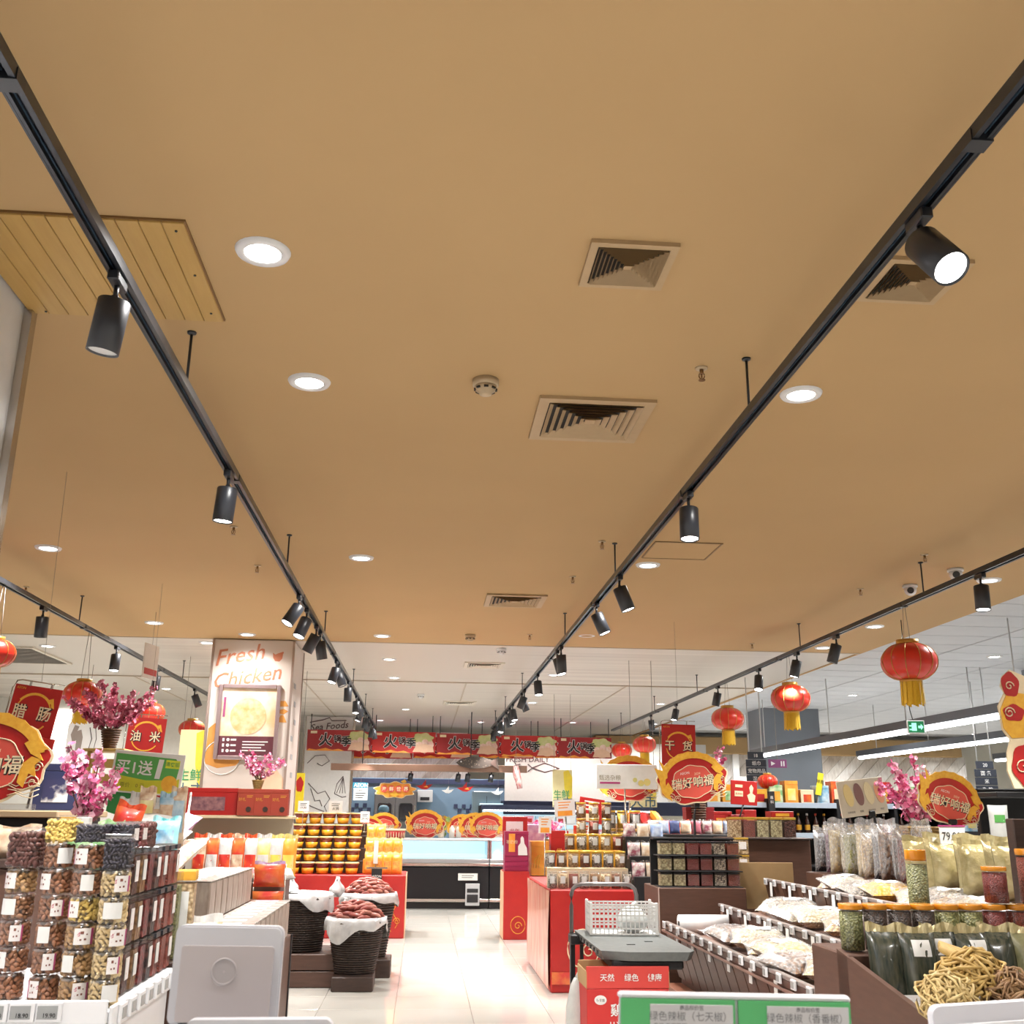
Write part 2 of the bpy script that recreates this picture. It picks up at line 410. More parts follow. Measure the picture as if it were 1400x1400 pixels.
# sprinklers
brass = mat('brass', (.25,.13,.05), .35, metal=.8)
sp1 = MB(); sp1.lathe([(.028,0),(.026,-.006),(.01,-.008)], 16); sp1 = sp1.mesh('escutcheon', det_m)
sp2 = MB(); sp2.cyl((0,0,-.03), .009, .026, 10); sp2.tube([(.011,0,-.028),(.013,0,-.042),(.004,0,-.056)], .0025, 5); sp2.tube([(-.011,0,-.028),(-.013,0,-.042),(-.004,0,-.056)], .0025, 5); sp2.cyl((0,0,-.05), .003, .022, 6); sp2 = sp2.mesh('body', brass)
sp3 = MB(); sp3.lathe([(.004,-.056),(.016,-.058),(.016,-.060)], 14); sp3 = sp3.mesh('deflector', brass)
SPK = [(-1.409,4.075,'brass sprinkler head just under the nearest left spotlight'),(1.163,4.086,'brass sprinkler head beside the rod of the right track'),
 (-1.38,7.02,'brass sprinkler head right of the second left spotlight, nearer of two'),(-1.397,8.2,'brass sprinkler head beside the left track, farther of two'),
 (1.229,7.107,'brass sprinkler head on top of a right track rod'),(1.178,8.27,'brass sprinkler head between the far diffuser and the right track'),
 (1.112,11.2,'brass sprinkler head near the far edge of the tan ceiling'),(3.696,7.2,'brass sprinkler head near the two dome cameras'),
 (3.716,8.43,'brass sprinkler head to the left of the dome cameras'),(3.705,11.45,'brass sprinkler head above the lantern track, small and distant'),
 (-1.379,11.0,'brass sprinkler head next to the poster pillar top'),(-3.6,9.3,'brass sprinkler head above the far left track'),(-2.6,13.0,'sprinkler head in the strip ceiling beside the poster pillar')]
for x,y,l in SPK:
    t = thing('sprinkler', l, 'sprinkler', (x,y,CZ if y < 12 else CZ+.01), 0, 'ceiling sprinklers')
    link('escutcheon', sp1, t); link('body', sp2, t); link('deflector', sp3, t)
# dome cameras
for x,y,l in ((4.071,8.238,'white dome security camera by the rod of the lantern track'),(4.155,7.624,'white dome security camera nearer to the ceiling edge')):
    t = thing('dome_camera', l, 'camera', (x,y,CZ), 0, 'dome security cameras')
    b = MB(); b.lathe([(.062,0),(.062,-.02),(.05,-.024)], 20); b.obj('base', white, t)
    b = MB(); b.lathe([(.052,-.022),(.05,-.05),(.04,-.075),(.02,-.088),(.002,-.09)], 20); b.obj('shell', white, t)
    b = MB(); b.lathe([(.028,0),(.026,.012)], 14, (-.02,-.045,-.055), axis=(-.4,-.8,-.35)); b.obj('lens', dark, t)

# ================================================================== lighting tracks and spotlights
TZ = 3.12
jm = MB(); jm.box((0,0,0),(.058,.05,.034)); jm = jm.mesh('joint', black)
def track(x, y0, y1, rods, label, xr=None):
    t = thing('light_track', label, 'lighting track', (x, 0, TZ), 0, 'black lighting tracks')
    L = y1-y0; c = (y0+y1)/2
    b = MB(); b.box((0,c,.03), (.052,L,.012)); b.box((-.023,c,.012), (.006,L,.026)); b.box((.023,c,.012), (.006,L,.026))
    b.box((-.0165,c,.0015), (.012,L,.003)); b.box((.0165,c,.0015), (.012,L,.003)); b.obj('rail', track_m, t)
    b = MB(); b.box((-.008,c,.018), (.004,L,.006)); b.box((.008,c,.018), (.004,L,.006)); b.obj('conductor', mat('conductor', (.12,.2,.3), .3, metal=.7), t)
    for yy in [y0+1.3+3.0*k for k in range(int(L/3))]: link('joint', jm, t, (0,yy,.012))
    for yy in rods:
        b = MB(); b.cyl((0,yy,.036), .006, CZ-TZ-.036, 8); b.lathe([(.02,0),(.018,-.008),(.007,-.012)], 12, (0,yy,CZ-TZ)); b.obj('rod', black, t)
    return t
track(-1.02,.8,21.0,(1.0,3.96,7.2,10.1,14.38,17.5,20),'black lighting track above the left side of the aisle')
track(1.33,.8,21.0,(1.0,3.97,7.15,9.89,14.42,17.5,20),'black lighting track above the right side of the aisle')
track(3.78,3.5,21.0,(5,7.44,10.13,14.23,17,20),'black lighting track with lanterns, over the right-hand shelves')
track(-3.22,5.5,19.2,(6.5,9.65,13.9,18),'black lighting track with lanterns, far left above the shelves')
ad = MB(); ad.rbox((0,0,-.017), (.036,.1,.034), .004); ad = ad.mesh('adapter', black)
st = MB(); st.cyl((0,0,-.075), .0085, .045, 8); st.box((0,0,-.078),(.02,.014,.02)); st = st.mesh('stem', black)
hd = MB(); hd.lathe([(.047,.0),(.050,-.004),(.050,-.172),(.046,-.172),(.043,-.156)], 24, (0,0,0), cap=False)
hd.lathe([(.001,0),(.047,0)], 24, cap=False); hd = hd.mesh('head', black)
le_on = MB(); le_on.lathe([(.044,-.162),(.044,-.166)], 20); le_on1 = le_on.mesh('lens', lamp_on); le_off = le_on.mesh('lens', lamp_off)
def spot(x, y, tx, ty, lit, label, W=None, aimlit=True):
    """tx, ty: tilt of the head about the track's axis and across it"""
    t = thing('track_spotlight', label, 'spotlight', (x, y, TZ), 0, 'black track spotlights')
    link('adapter', ad, t); link('stem', st, t)
    ty = -ty
    h = link('head', hd, t, (0,0,-.085), (ty, tx, 0))
    link('lens', le_on1 if lit else le_off, h)
    d = Euler((ty, tx, 0)).to_matrix() @ Vector((0,0,-1))
    lo = lamp('SPOT', 'spotlight_lamp', Vector((0,0,-.085))+d*.19, W or SPOT_W, R(75), .5, d, .035, (1,.965,.92)); lo.parent = t
    return t
side = {-1.02:'left aisle track', 1.33:'right aisle track', 3.78:'lantern track on the right', -3.22:'far left track'}
def row(X, spots, names):
    for i,(y,tx,ty,lit) in enumerate(spots):
        spot(X, y, R(tx), R(ty), lit, f'{"lit" if lit else "dark"} black spotlight, {ORD[i]} along the {names}')
row(-1.02, [(3.0,8,-6,0),(4.95,4,-2,1),(8.0,28,16,1),(8.55,18,16,1),(9.35,26,-4,0),(9.7,-10,-8,0),(11.6,14,12,1),(11.9,-20,4,0),(13.5,0,0,0),(15.2,0,10,1),(15.8,-15,-8,0),(16.6,20,6,1),(17.9,8,-5,0),(18.7,12,-5,0),(20.2,10,0,0),(20.6,-12,0,0)], 'left aisle track')
row(1.33, [(2.42,-8,36,1),(5.03,2,6,1),(7.0,-20,4,1),(8.0,-22,6,1),(10.2,-4,-8,0),(10.5,-14,10,1),(12.4,-4,10,1),(14.1,20,-8,0),(14.5,-25,-5,0),(16.0,-10,14,1),(16.6,-18,8,1),(17.3,-20,-6,0),(18.4,5,12,1),(19.2,6,-6,0),(20.3,8,0,0),(20.7,-8,0,0)], 'right aisle track')
row(3.78, [(6.62,4,4,1),(9.2,16,-8,0),(10.25,14,-4,1),(11.5,10,16,1),(13.2,12,-8,0),(15.5,16,10,1),(17.3,-6,-4,0),(5.3,10,0,1)], 'lantern track')
row(-3.22, [(8.75,0,-4,0),(10.9,0,8,1),(12.6,6,-10,0),(14.7,-24,-4,0),(6.4,-10,4,1)], 'far left track')
# ================================================================== builders of goods and signs
def grid(b, fn, nu, nv, u0=-1, u1=1, v0=-1, v1=1, flip=False, smooth=True):
    vs = [fn(u0+(u1-u0)*i/nu, v0+(v1-v0)*j/nv) for j in range(nv+1) for i in range(nu+1)]
    fs = []
    for j in range(nv):
        for i in range(nu):
            a = j*(nu+1)+i; q = (a, a+1, a+nu+2, a+nu+1); fs.append(q[::-1] if flip else q)
    b.add(vs, fs, smooth)
FOOD = {}
def food(n):
    """procedural fillings"""
    if n in FOOD: return FOOD[n]
    T = dict(almond=((.30,.13,.06),(.09,.035,.02),160,.7), cashew=((.72,.52,.24),(.36,.22,.08),130,.6), walnut=((.40,.22,.09),(.12,.05,.02),130,.7),
      date=((.14,.055,.04),(.02,.01,.01),110,.45), raisin=((.07,.06,.085),(.008,.008,.012),160,.4), berry=((.25,.03,.03),(.07,.01,.01),170,.6),
      apricot=((.85,.55,.10),(.6,.32,.03),110,.5), pepper=((.35,.06,.03),(.10,.02,.012),220,.7), pistachio=((.68,.62,.36),(.26,.20,.10),150,.7),
      redbean=((.32,.05,.035),(.16,.02,.02),240,.5), mixed=((.62,.54,.42),(.06,.04,.035),190,.6), peanut=((.78,.60,.36),(.30,.18,.08),150,.6),
      herb=((.30,.30,.12),(.08,.09,.03),150,.7), tea=((.10,.055,.035),(.02,.012,.01),200,.6), green=((.38,.36,.14),(.12,.13,.04),140,.7),
      ham=((.42,.12,.09),(.12,.03,.02),90,.5), seaweed=((.02,.03,.025),(.005,.008,.006),60,.5), noodle=((.70,.58,.36),(.45,.34,.16),90,.5), purple=((.18,.05,.12),(.06,.015,.04),120,.6),
      choc=((.16,.06,.04),(.05,.02,.015),170,.6), mushroom=((.34,.2,.12),(.07,.04,.03),90,.6), seed=((.82,.74,.58),(.45,.36,.22),170,.6))
    c, c2, sc, k = T[n]
    FOOD[n] = mat('filling_'+n, c, .45, col2=c2, scale=sc*(.85 if n in ('herb','tea','green','redbean','pepper') else .42), kind='voronoi', bump=.6, contrast=k)
    return FOOD[n]
NUT = dict(almond=(.34,.14,.065,.011,.0078,.0), cashew=(.82,.62,.32,.012,.0066,1.), walnut=(.50,.29,.12,.0105,.0085,.6), mixed=(.38,.18,.09,.010,.0078,.2), apricot=(.84,.60,.16,.010,.0065,.8), date=(.10,.035,.028,.013,.009,.0), raisin=(.05,.045,.065,.008,.0045,.2), berry=(.20,.05,.05,.010,.006,.3))
def nut_mesh(fill, r, h, square=False):
    """a jar's worth of kernels pressed against the wall"""
    R_,G_,B_,L,th,bend = NUT[fill]; rnd = random.Random(len(fill)*7); b = MB()
    b.lathe([(r*(.86 if square else .70),.004),(r*(.86 if square else .70),h*.80)], 4 if square else 14, smooth=False)
    b.cur = 1; n = 24 if square else 12; rows = 7 if square else 5
    for j in range(rows):
        for i in range(n):
            a = 2*math.pi*(i+.5*(j%2)+rnd.uniform(-.2,.2))/n; z = .006+h*.80*(j+.5)/rows; c = Vector((math.cos(a),math.sin(a),0)); tg_ = Vector((-math.sin(a),math.cos(a),0)); up = Vector((0,0,1))
            an = rnd.uniform(0,3.14); d = tg_*math.cos(an)+up*math.sin(an); e = tg_*-math.sin(an)+up*math.cos(an); rq = r*(.765+rnd.uniform(0,.03))
            if square:
                a8 = (a % (math.pi/2))-math.pi/4; rq = r*.86*.7071/math.cos(a8)+.002; c = Vector((math.cos(a),math.sin(a),0)); nf = a-a8; tg_ = Vector((-math.sin(nf),math.cos(nf),0)); e = tg_*-math.sin(an)+up*math.cos(an); d = tg_*math.cos(an)+up*math.sin(an)
            o = c*rq+up*(z+rnd.uniform(-.002,.002)); sc_ = rnd.uniform(.85,1.15)
            pts = [o+d*L*sc_*t_+e*bend*L*.7*(t_*t_-.4) for t_ in (-1,-.55,0,.55,1)]
            b.cur = 1+(rnd.random() < .35); b.tube(pts,[th*.35,th*.85,th,th*.85,th*.3],5)
    return b.mesh('filling', [mat('jar_core_'+fill,(R_*.3,G_*.25,B_*.25),.7), mat('kernel_'+fill,(R_,G_,B_),.5,scale=90), mat('kernel2_'+fill,(R_*.72,G_*.68,B_*.6),.5,scale=90)])
_jar = {}
def jar_meshes(r, h, fill, lid, lab, square=False, labh=(.3,.75), laba=(0,1.1), n=18):
    key = (r,h,fill,lid.name if lid else None,lab.name if lab else None,square,labh,laba)
    if key in _jar: return _jar[key]
    if square: n = 4
    rr = r*1.32 if square else r
    out = []
    b = MB()
    def prof(p, sm=True):
        if square: b.lathe(p, 4, smooth=False)
        else: b.lathe(p, n, smooth=sm)
    if fill in NUT and h < .12 and not (square and fill == 'mixed'): me = nut_mesh(fill, rr, h, square)
    else: prof([(rr*.93,.004),(rr*.94,h*.84)]); me = b.mesh('filling', food(fill))
    out.append(('filling', me))
    b = MB(); prof([(rr*.96,0),(rr,h*.03),(rr,h*.86),(rr*.95,h*.90)]); out.append(('body', b.mesh('body', clear_p)))
    b = MB(); prof([(rr*.97,h*.88),(rr*.99,h*.9),(rr*.99,h*.985),(rr*.95,h)]); out.append(('lid', b.mesh('lid', lid or clear_d)))
    if lab:
        b = MB(); a0 = -math.pi/2+laba[0]; a = laba[1]/2
        if square: b.box((0,-r*.955-.0,(labh[0]+labh[1])/2*h), (r*1.1,.002,(labh[1]-labh[0])*h), rz=0)
        else: grid(b, lambda u,v: (rr*1.012*math.cos(a0+u*a), rr*1.012*math.sin(a0+u*a), h*(labh[0]+(labh[1]-labh[0])*(v+1)/2)), 6, 1)
        if not square:
            q = lambda u,v,k=1.022: (rr*k*math.cos(a0+u*a), rr*k*math.sin(a0+u*a), h*(labh[0]+(labh[1]-labh[0])*(v+1)/2))
            b.cur = 1; sd = laba[0] > 0; pl = lab.name != 'label_white'
            if not pl: grid(b, q, 1, 1, *((.72,1,-1,1) if sd else (-1,-.72,-1,1)))
            b.cur = 2
            for u_,v_,s_ in (((-.2,.45,.17),(.15,-.35,.12),(-.3,-.4,.1),(.3,.25,.08)) if not pl else ()): grid(b, q, 1, 1, u_-s_,u_+s_,v_-s_,v_+s_)
        out.append(('label', b.mesh('label', [lab,mat('label_band',(.40,.06,.16),.5),mat('label_motif',(.20,.07,.05),.5)])))
    _jar[key] = out; return out
def jar(name, label, cat, loc, r, h, fill, lid=None, lab=None, group=None, rz=0, **k):
    t = thing(name, label, cat, loc, rz, group)
    for n, me in jar_meshes(r, h, fill, lid, lab, **k):
        link(n, me, t, rot=(0,0,math.pi/4) if (k.get('square') and n != 'label') else None)
    return t
_bag = {}
def bag_meshes(w, h, t, film, lab, head, seed=0, lr=(-.7,.7,-.6,.3), wr=.12):
    key = (w,h,t,film.name,lab.name if lab else None,head.name if head else None,seed,lr)
    if key in _bag: return _bag[key]
    rnd = random.Random(seed*31+5); ph = [rnd.uniform(0,6.3) for _ in range(6)]
    def f(sgn, off=0.):
        def g(u, v):
            q = max(0,(1-abs(u)**3.2))*max(0,(1-abs(v)**4))
            wv = 1+wr*math.sin(5*u+ph[0]+3*v)*math.sin(4*v+ph[1])+wr*.6*math.sin(11*u+7*v+ph[2])
            return (u*w/2*(1-.05*(1-v*v)*abs(u)), sgn*(t/2*q**.62*wv+.0015+off), h/2+v*h/2*(1-.02*(1-u*u)))
        return g
    out = []
    b = MB(); grid(b, f(-1), 9, 9); grid(b, f(1), 9, 9, flip=True); out.append(('pouch', b.mesh('pouch', film)))
    if lab:
        b = MB(); grid(b, f(-1,.0018), 7, 7, *lr); out.append(('label', b.mesh('label', lab)))
    if head:
        b = MB()
        n = 10; vs = []
        for j,z in enumerate((h*.985, h*1.10)):
            for i in range(n+1):
                u = -1+2*i/n; vs.append((u*w/2*.98, .004*math.sin(9*u+ph[3])*(1+j), z+.008*math.sin(4*u+ph[4])*j))
        fs = [(i,i+1,n+2+i,n+1+i) for i in range(n)]
        vs2 = [(x,y+.003,z) for x,y,z in vs]
        b.add(vs, fs, False); b.add(vs2, [q[::-1] for q in fs], False); out.append(('seal', b.mesh('seal', head)))
    _bag[key] = out; return out
def bag(name, label, loc, w, h, t, film, lab=None, head=None, group=None, rot=(0,0,0), cat='bag', seed=0, lr=(-.7,.7,-.6,.3)):
    o = thing(name, label, cat, loc, 0, group); o.rotation_euler = rot
    for n, me in bag_meshes(w, h, t, film, lab, head, seed % 4, lr): link(n, me, o)
    return o
def carton(name, label, loc, d, m, group=None, rz=0, front=None, flap=None, cat='box', rx=0, ry=0):
    """a cardboard or gift box with lid line and front print"""
    t = thing(name, label, cat, loc, rz, group, rx, ry)
    b = MB(); b.rbox((0,0,d[2]*.42), (d[0],d[1],d[2]*.84), .003); b.obj('body', m, t)
    b = MB(); b.rbox((0,0,d[2]*.92), (d[0]*1.012,d[1]*1.012,d[2]*.16), .003); b.obj('lid', flap or m, t)
    if front: b = MB(); b.box((0,-d[1]/2-.0015,d[2]*.42), (d[0]*.6,.002,d[2]*.5)); b.obj('print', front, t)
    return t
# ---- lantern
lan_red = mat('lantern_red', (.68,.03,.012), .35, col2=(.6,.02,.01), scale=3, coat=.3)
lan_gold = mat('lantern_gold', (.62,.36,.08), .35, metal=.5, col2=(.5,.26,.05), scale=60)
fringe_m = mat('fringe_yellow', (.85,.55,.03), .6, col2=(.68,.40,.02), scale=40, stretch=(6,6,.3))
_lan = []
def lantern(loc, D, label, string, tassel=True):
    if not _lan:
        b = MB(); pr = []
        for k in range(15):
            a = -1.22+2.44*k/14; pr.append((.5*math.cos(a)**.8, .335*math.sin(a)/math.sin(1.22)*.98))
        b.lathe(pr, 32); _lan.append(b.mesh('shade', lan_red))
        b = MB()
        for k in range(12):
            an = 2*math.pi*k/12; b.tube([(r*1.008*math.cos(an), r*1.008*math.sin(an), z) for r,z in pr], .0075, 5)
        _lan.append(b.mesh('ribs', lan_gold))
        b = MB(); b.lathe([(.19,.32),(.2,.33),(.2,.41),(.17,.41)], 24); _lan.append(b.mesh('top_collar', lan_gold))
        b = MB(); b.lathe([(.19,-.32),(.2,-.33),(.2,-.375),(.17,-.375)], 24); _lan.append(b.mesh('bottom_collar', lan_gold))
        b = MB()
        for k in range(40):
            a = 2*math.pi*k/40; a2 = a+.17; rr = .185+.015*(k%3)/2; z1 = -.76-.015*((k*7)%4)
            b.add([(rr*math.cos(a),rr*math.sin(a),-.37),(rr*math.cos(a2),rr*math.sin(a2),-.37),(rr*1.06*math.cos(a2),rr*1.06*math.sin(a2),z1),(rr*1.06*math.cos(a),rr*1.06*math.sin(a),z1)],[(0,1,2,3)],False)
        _lan.append(b.mesh('tassel', fringe_m))
    t = thing('red_lantern', label, 'lantern', loc, 0, 'red paper lanterns'); t.rotation_euler.z = random.uniform(0,.5)
    for i,(n,me) in enumerate(zip(('shade','ribs','top_collar','bottom_collar','tassel'), _lan)):
        if n == 'tassel' and not tassel: continue
        o = link(n, me, t); o.scale = (D,D,D)
        if n == 'tassel': o['kind'] = 'stuff'
    b = MB(); s = string
    b.tube([(-.09*D,0,.4*D),(-.03*D,0,s)], .0025, 4); b.tube([(.09*D,0,.4*D),(.03*D,0,s)], .0025, 4); b.obj('hanging_cord', wire, t)
    return t
# ---- blossoms
pink = [mat('petal_pink', (.88,.28,.48), .6, col2=(.82,.16,.36), scale=30), mat('petal_light', (.95,.60,.72), .6, col2=(.90,.42,.58), scale=30), mat('petal_deep', (.68,.08,.25), .6)]
def haze_film():
    if 'film_haze' in MATS: return MATS['film_haze']
    m = clear('film_haze', gloss=.22, rough=.2); nt = m.node_tree
    mx = [n for n in nt.nodes if n.type == 'MIX_SHADER'][0]; d = nt.nodes.new('ShaderNodeBsdfDiffuse'); d.inputs[0].default_value = (.9,.9,.9,1)
    nz = nt.nodes.new('ShaderNodeTexNoise'); nz.inputs['Scale'].default_value = 18; rp = nt.nodes.new('ShaderNodeMapRange'); rp.inputs[1].default_value = .4; rp.inputs[2].default_value = .7; rp.inputs[3].default_value = .08; rp.inputs[4].default_value = .36
    m2 = nt.nodes.new('ShaderNodeMixShader'); nt.links.new(nz.outputs['Fac'], rp.inputs[0]); nt.links.new(rp.outputs[0], m2.inputs[0])
    nt.links.new(mx.outputs[0], m2.inputs[1]); nt.links.new(d.outputs[0], m2.inputs[2]); nt.links.new(m2.outputs[0], nt.nodes['Material Output'].inputs[0])
    return m
twig = mat('twig', (.12,.06,.03), .8)
def blossom(label, loc, h, spread, nb, nf, fs, vase, seed=1, name='blossom_vase', vr=.08, vh=.14, mats=None, lean=0.):
    rnd = random.Random(seed); t = thing(name, label, 'flowers', loc, 0, 'peach blossom displays')
    mats = mats or pink
    for k in range(nb):
        a = 2*math.pi*k/nb+rnd.uniform(-.3,.3); e = spread*rnd.uniform(.35,1); hh = h*rnd.uniform(.72,1)*(1-.25*e/spread)
        pts = []; dx, dy = math.cos(a)*e+lean, math.sin(a)*e*.8
        for i in range(7):
            f = i/6; pts.append(Vector((dx*f**1.3+rnd.uniform(-.01,.01), dy*f**1.3, vh*.6+(hh-vh*.6)*f)))
        b = MB(); b.tube(pts, [.005*(1-.7*i/6) for i in range(7)], 4); br = b.obj('branch', twig, t)
        b = MB()
        for i in range(nf):
            f = rnd.uniform(.34,1); i0 = min(5,int(f*6)); p = pts[i0].lerp(pts[i0+1], f*6-i0)
            p = p+Vector((rnd.gauss(0,1),rnd.gauss(0,1),rnd.gauss(0,1)))*fs*.62
            nrm = Vector((rnd.uniform(-1,1), rnd.uniform(-1.4,.6), rnd.uniform(-.5,1))).normalized()
            x = nrm.orthogonal().normalized(); y = nrm.cross(x); b.cur = rnd.choice((0,0,1,1,2)); r = fs*rnd.uniform(.7,1.1); a0 = rnd.uniform(0,6)
            for q in range(5):
                an = a0+q*1.2566; d = x*math.cos(an)+y*math.sin(an); sd = x*-math.sin(an)+y*math.cos(an)
                b.add([p, p+d*r*.6+sd*r*.42+nrm*r*.3, p+d*r+nrm*r*.22, p+d*r*.6-sd*r*.42+nrm*r*.3],[(0,1,2,3)],True)
        bo = b.obj('blossoms', mats, br); bo['kind'] = 'stuff'
    if vase is not None:
        b = MB()
        for k in range(9):
            z = vh*k/8; b.tube([((vr*(.62+.38*k/8))*math.cos(a), (vr*(.62+.38*k/8))*math.sin(a), z) for a in [2*math.pi*i/14 for i in range(14)]], vh*.05, 5, True)
        b.lathe([(vr*.56,0),(vr*.9,vh)], 14, cap=False); b.lathe([(.001,.002),(vr*.56,.002)],14,cap=False); b.obj('wicker_vase', vase, t)
    return t
# ---- cut-out dragon signs
def blob(w, h, seed, n=40, lob=.05, k=7):
    return [(w/2*(1+lob*math.sin(k*a+seed))*math.cos(a), h/2*(1+lob*math.sin(k*a+seed))*math.sin(a)) for a in [2*math.pi*i/n for i in range(n)]]
def spiral(cx, cz, r, turns=1.6, s=1, n=16, y=0):
    return [(cx+s*r*(1-.8*i/n)*math.cos(turns*6.283*i/n), y, cz+r*(1-.8*i/n)*math.sin(turns*6.283*i/n)) for i in range(n+1)]
_drg = []
coral = mat('coral_print', (.72,.10,.07), .45, scale=5)
orange = mat('orange_print', (.82,.24,.03), .45, col2=(.85,.42,.06), scale=12)
def dragon_sign(label, loc, W, rz=0, ry=0, stand=True, group='gold dragon cut-out signs', rx=0):
    """unit width 1, base at z=0"""
    if not _drg:
        def up(pts, dz): return [(x, z+dz) for x,z in pts]
        b = MB(); b.plate(up(blob(1.03,.66,.4,56,.045,9),.33), .012, .004); _drg.append(('edge', b.mesh('edge', cream), 0))
        b = MB(); b.plate(up(blob(.99,.62,.4,56,.045,9),.33), .012, 0); _drg.append(('board', b.mesh('board', red), 0))
        b = MB(); n = 22; o = []; i_ = []
        for k in range(n+1):
            a = math.pi*1.12-math.pi*1.05*k/n; wd = .055*(1-.35*abs(k/n-.5))+.018*(k%2)
            o.append((.44*math.cos(a)*(1+wd*1.6), .31+.36*math.sin(a)*(1+wd*1.8))); i_.append((.40*math.cos(a), .31+.31*math.sin(a)))
        # each quad of the dragon's body
        for k in range(n): b.plate([o[k],o[k+1],i_[k+1],i_[k]], .012, -.012)
        b.plate([(-.47,.36),(-.52,.56),(-.40,.50),(-.44,.66),(-.34,.52),(-.36,.40)], .012, -.013)
        b.plate([(.36,.50),(.50,.42),(.42,.40),(.46,.33),(.36,.38),(.30,.46)], .012, -.013)
        b.plate([(.30,.30),(.37,.36),(.45,.34),(.40,.29),(.42,.2),(.36,.23),(.33,.12),(.28,.16)], .01, -.011)
        b.plate([(-.43,.26),(-.36,.34),(-.30,.22),(-.37,.17),(-.34,.08),(-.44,.16)], .01, -.011)
        _drg.append(('dragon', b.mesh('dragon', gold), 0))
        b = MB(); b.plate(up(blob(.60,.44,1.,48,.035,8),.30), .006, -.005); _drg.append(('cloud_panel', b.mesh('cloud_panel', coral), 0))
        b = MB(); b.tube([(x,-.006,z+.30) for x,z in blob(.60,.44,1.,48,.035,8)], .006, 5, True)
        for c in ((-.36,.13,.07,1),(.40,.16,.06,-1),(.42,.28,.045,1),(-.26,.10,.05,-1)): b.tube(spiral(c[0],c[1],c[2],1.6,c[3],y=-.006), .005, 4)
        for k in range(4): b.tube([(.22+.06*i, -.006, .06+.03*k+.02*math.sin(i*1.7+k)) for i in range(5)], .004, 4)
        _drg.append(('scrollwork', b.mesh('scrollwork', cream), 0))
        b = MB()
        for k,x in enumerate((-.18,-.06,.06,.18)): b.box((x,-.004,.36+.0),(.001,.001,.001))
    t = thing('dragon_sign', label, 'sign', loc, rz, group); t.rotation_euler = (rx, ry, rz)
    for n, me, _ in _drg:
        o = link(n, me, t); o.scale = (W, W, W)
    text(t, '瑞好响福', .155*W, 0, .29*W, ink, y=-.0065*W, bold=.035, shear=.1, name='lettering_dark_edge', ext=0)  # dark outline printed behind the cream characters
    text(t, '瑞好响福', .155*W, -.004*W, .297*W, cream, y=-.008*W, bold=.012, shear=.1, ext=0)
    text(t, 'AEON', .05*W, -.1*W, .43*W, paper, y=-.0065*W, name='logo_lettering', ext=0); text(t, '2024', .045*W, .08*W, .40*W, cream, y=-.0065*W, shear=.2, ext=0)
    if stand: b = MB(); b.box((0,.03*W,.02*W),(.3*W,.07*W,.03*W)); b.obj('foot', clear_d, t)
    return t
def framed_sign(label, loc, w, h, body, ry=0, rz=0, string=None, lower=False):
    string = (CZ-loc[2])/math.cos(ry)
    """red hanging sign with a gold dragon ring and two large characters"""
    t = thing('hanging_sign', label, 'sign', loc, rz, 'red hanging department signs'); t.rotation_euler = (0, ry, rz)
    b = MB(); b.rbox((0,.004,0),(w,.008,h),.002); b.obj('board', red, t)
    b = MB(); n = 30
    for k in range(n):
        if k in (0,1,13,14,15,27,28,29): continue
        a, a2 = 2*math.pi*k/n, 2*math.pi*(k+1)/n; th = .05 if 3 <= k < 12 else (.03 if k > 16 else .02)
        r0, r1 = w*.36, w*(.36+th)
        b.plate([(r0*math.cos(a),r0*math.sin(a)),(r1*math.cos(a),r1*math.sin(a)),(r1*math.cos(a2),r1*math.sin(a2)),(r0*math.cos(a2),r0*math.sin(a2))], .003, -.002)
    b.plate([(w*.26,w*.3),(w*.36,w*.34),(w*.42,w*.14),(w*.36,w*.16),(w*.34,w*.22)], .003, -.0025); b.obj('dragon_ring', gold, t)
    for i,ch in enumerate(body):
        x = (-.26 if i == 0 else .26)*w
        text(t, ch, w*.30, x, 0, ink, y=-.0028, bold=.05, ext=0, name='lettering_dark_edge'); text(t, ch, w*.30, x-.003, .003, cream, y=-.0036, bold=.012, ext=0)  # each character has a printed dark outline
    text(t, 'AEON', w*.07, -w*.36, h*.44, gold, y=0, name='logo_lettering'); text(t, '2024', w*.08, w*.3, -h*.43, gold, y=0, shear=.2)
    b = MB(); b.tube([(-w*.56,.01,-h*.62),(-w*.56,.01,h*.42),(-w*.5,.01,h*.56),(-w*.4,.01,h*.585),(w*.5,.01,h*.585)], .004, 6)
    for x in (-.2,.25): b.box((x*w,.006,h*.53),(.008,.012,h*.09))
    b.obj('hanger', chrome, t)
    if string: b = MB(); b.tube([(0,.01,h*.585),(-string*math.sin(ry),.01,h*.585+(string-h*.585)*math.cos(ry))], .0012, 4); b.obj('cord', wire, t)
    return t
# ================================================================== left: the wall of nut jars
lab_w = mat('label_white', (.84,.80,.78), .5, col2=(.5,.16,.2), scale=70, contrast=.12)
for e,p in zip(lab_w.node_tree.nodes['Color Ramp'].color_ramp.elements if 'Color Ramp' in lab_w.node_tree.nodes else [], (.62,.68)): e.position = p
lab_p = mat('label_plain', (.82,.82,.8), .5)
lid_black = mat('lid_black', (.02,.02,.025), .35)
lid_gold = mat('lid_gold', (.72,.46,.08), .3, metal=.6)
lid_orange = mat('lid_orange', (.75,.30,.015), .25, col2=(.62,.22,.01), coat=.5)
pink_tag = mat('label_pink', (.45,.05,.2), .5)
SZ = .968
t = thing('nut_gondola', 'white shelf end carrying the wall of nut jars beside the aisle', 'shelf', (0,0,0))
b = MB(); b.rbox((-1.29,3.60,.46), (.84,.80,.92), .01); b.obj('body', white, t)
b = MB(); b.rbox((-1.29,3.60,.948), (.88,.82,.036), .006); b.obj('shelf_board', white, t)
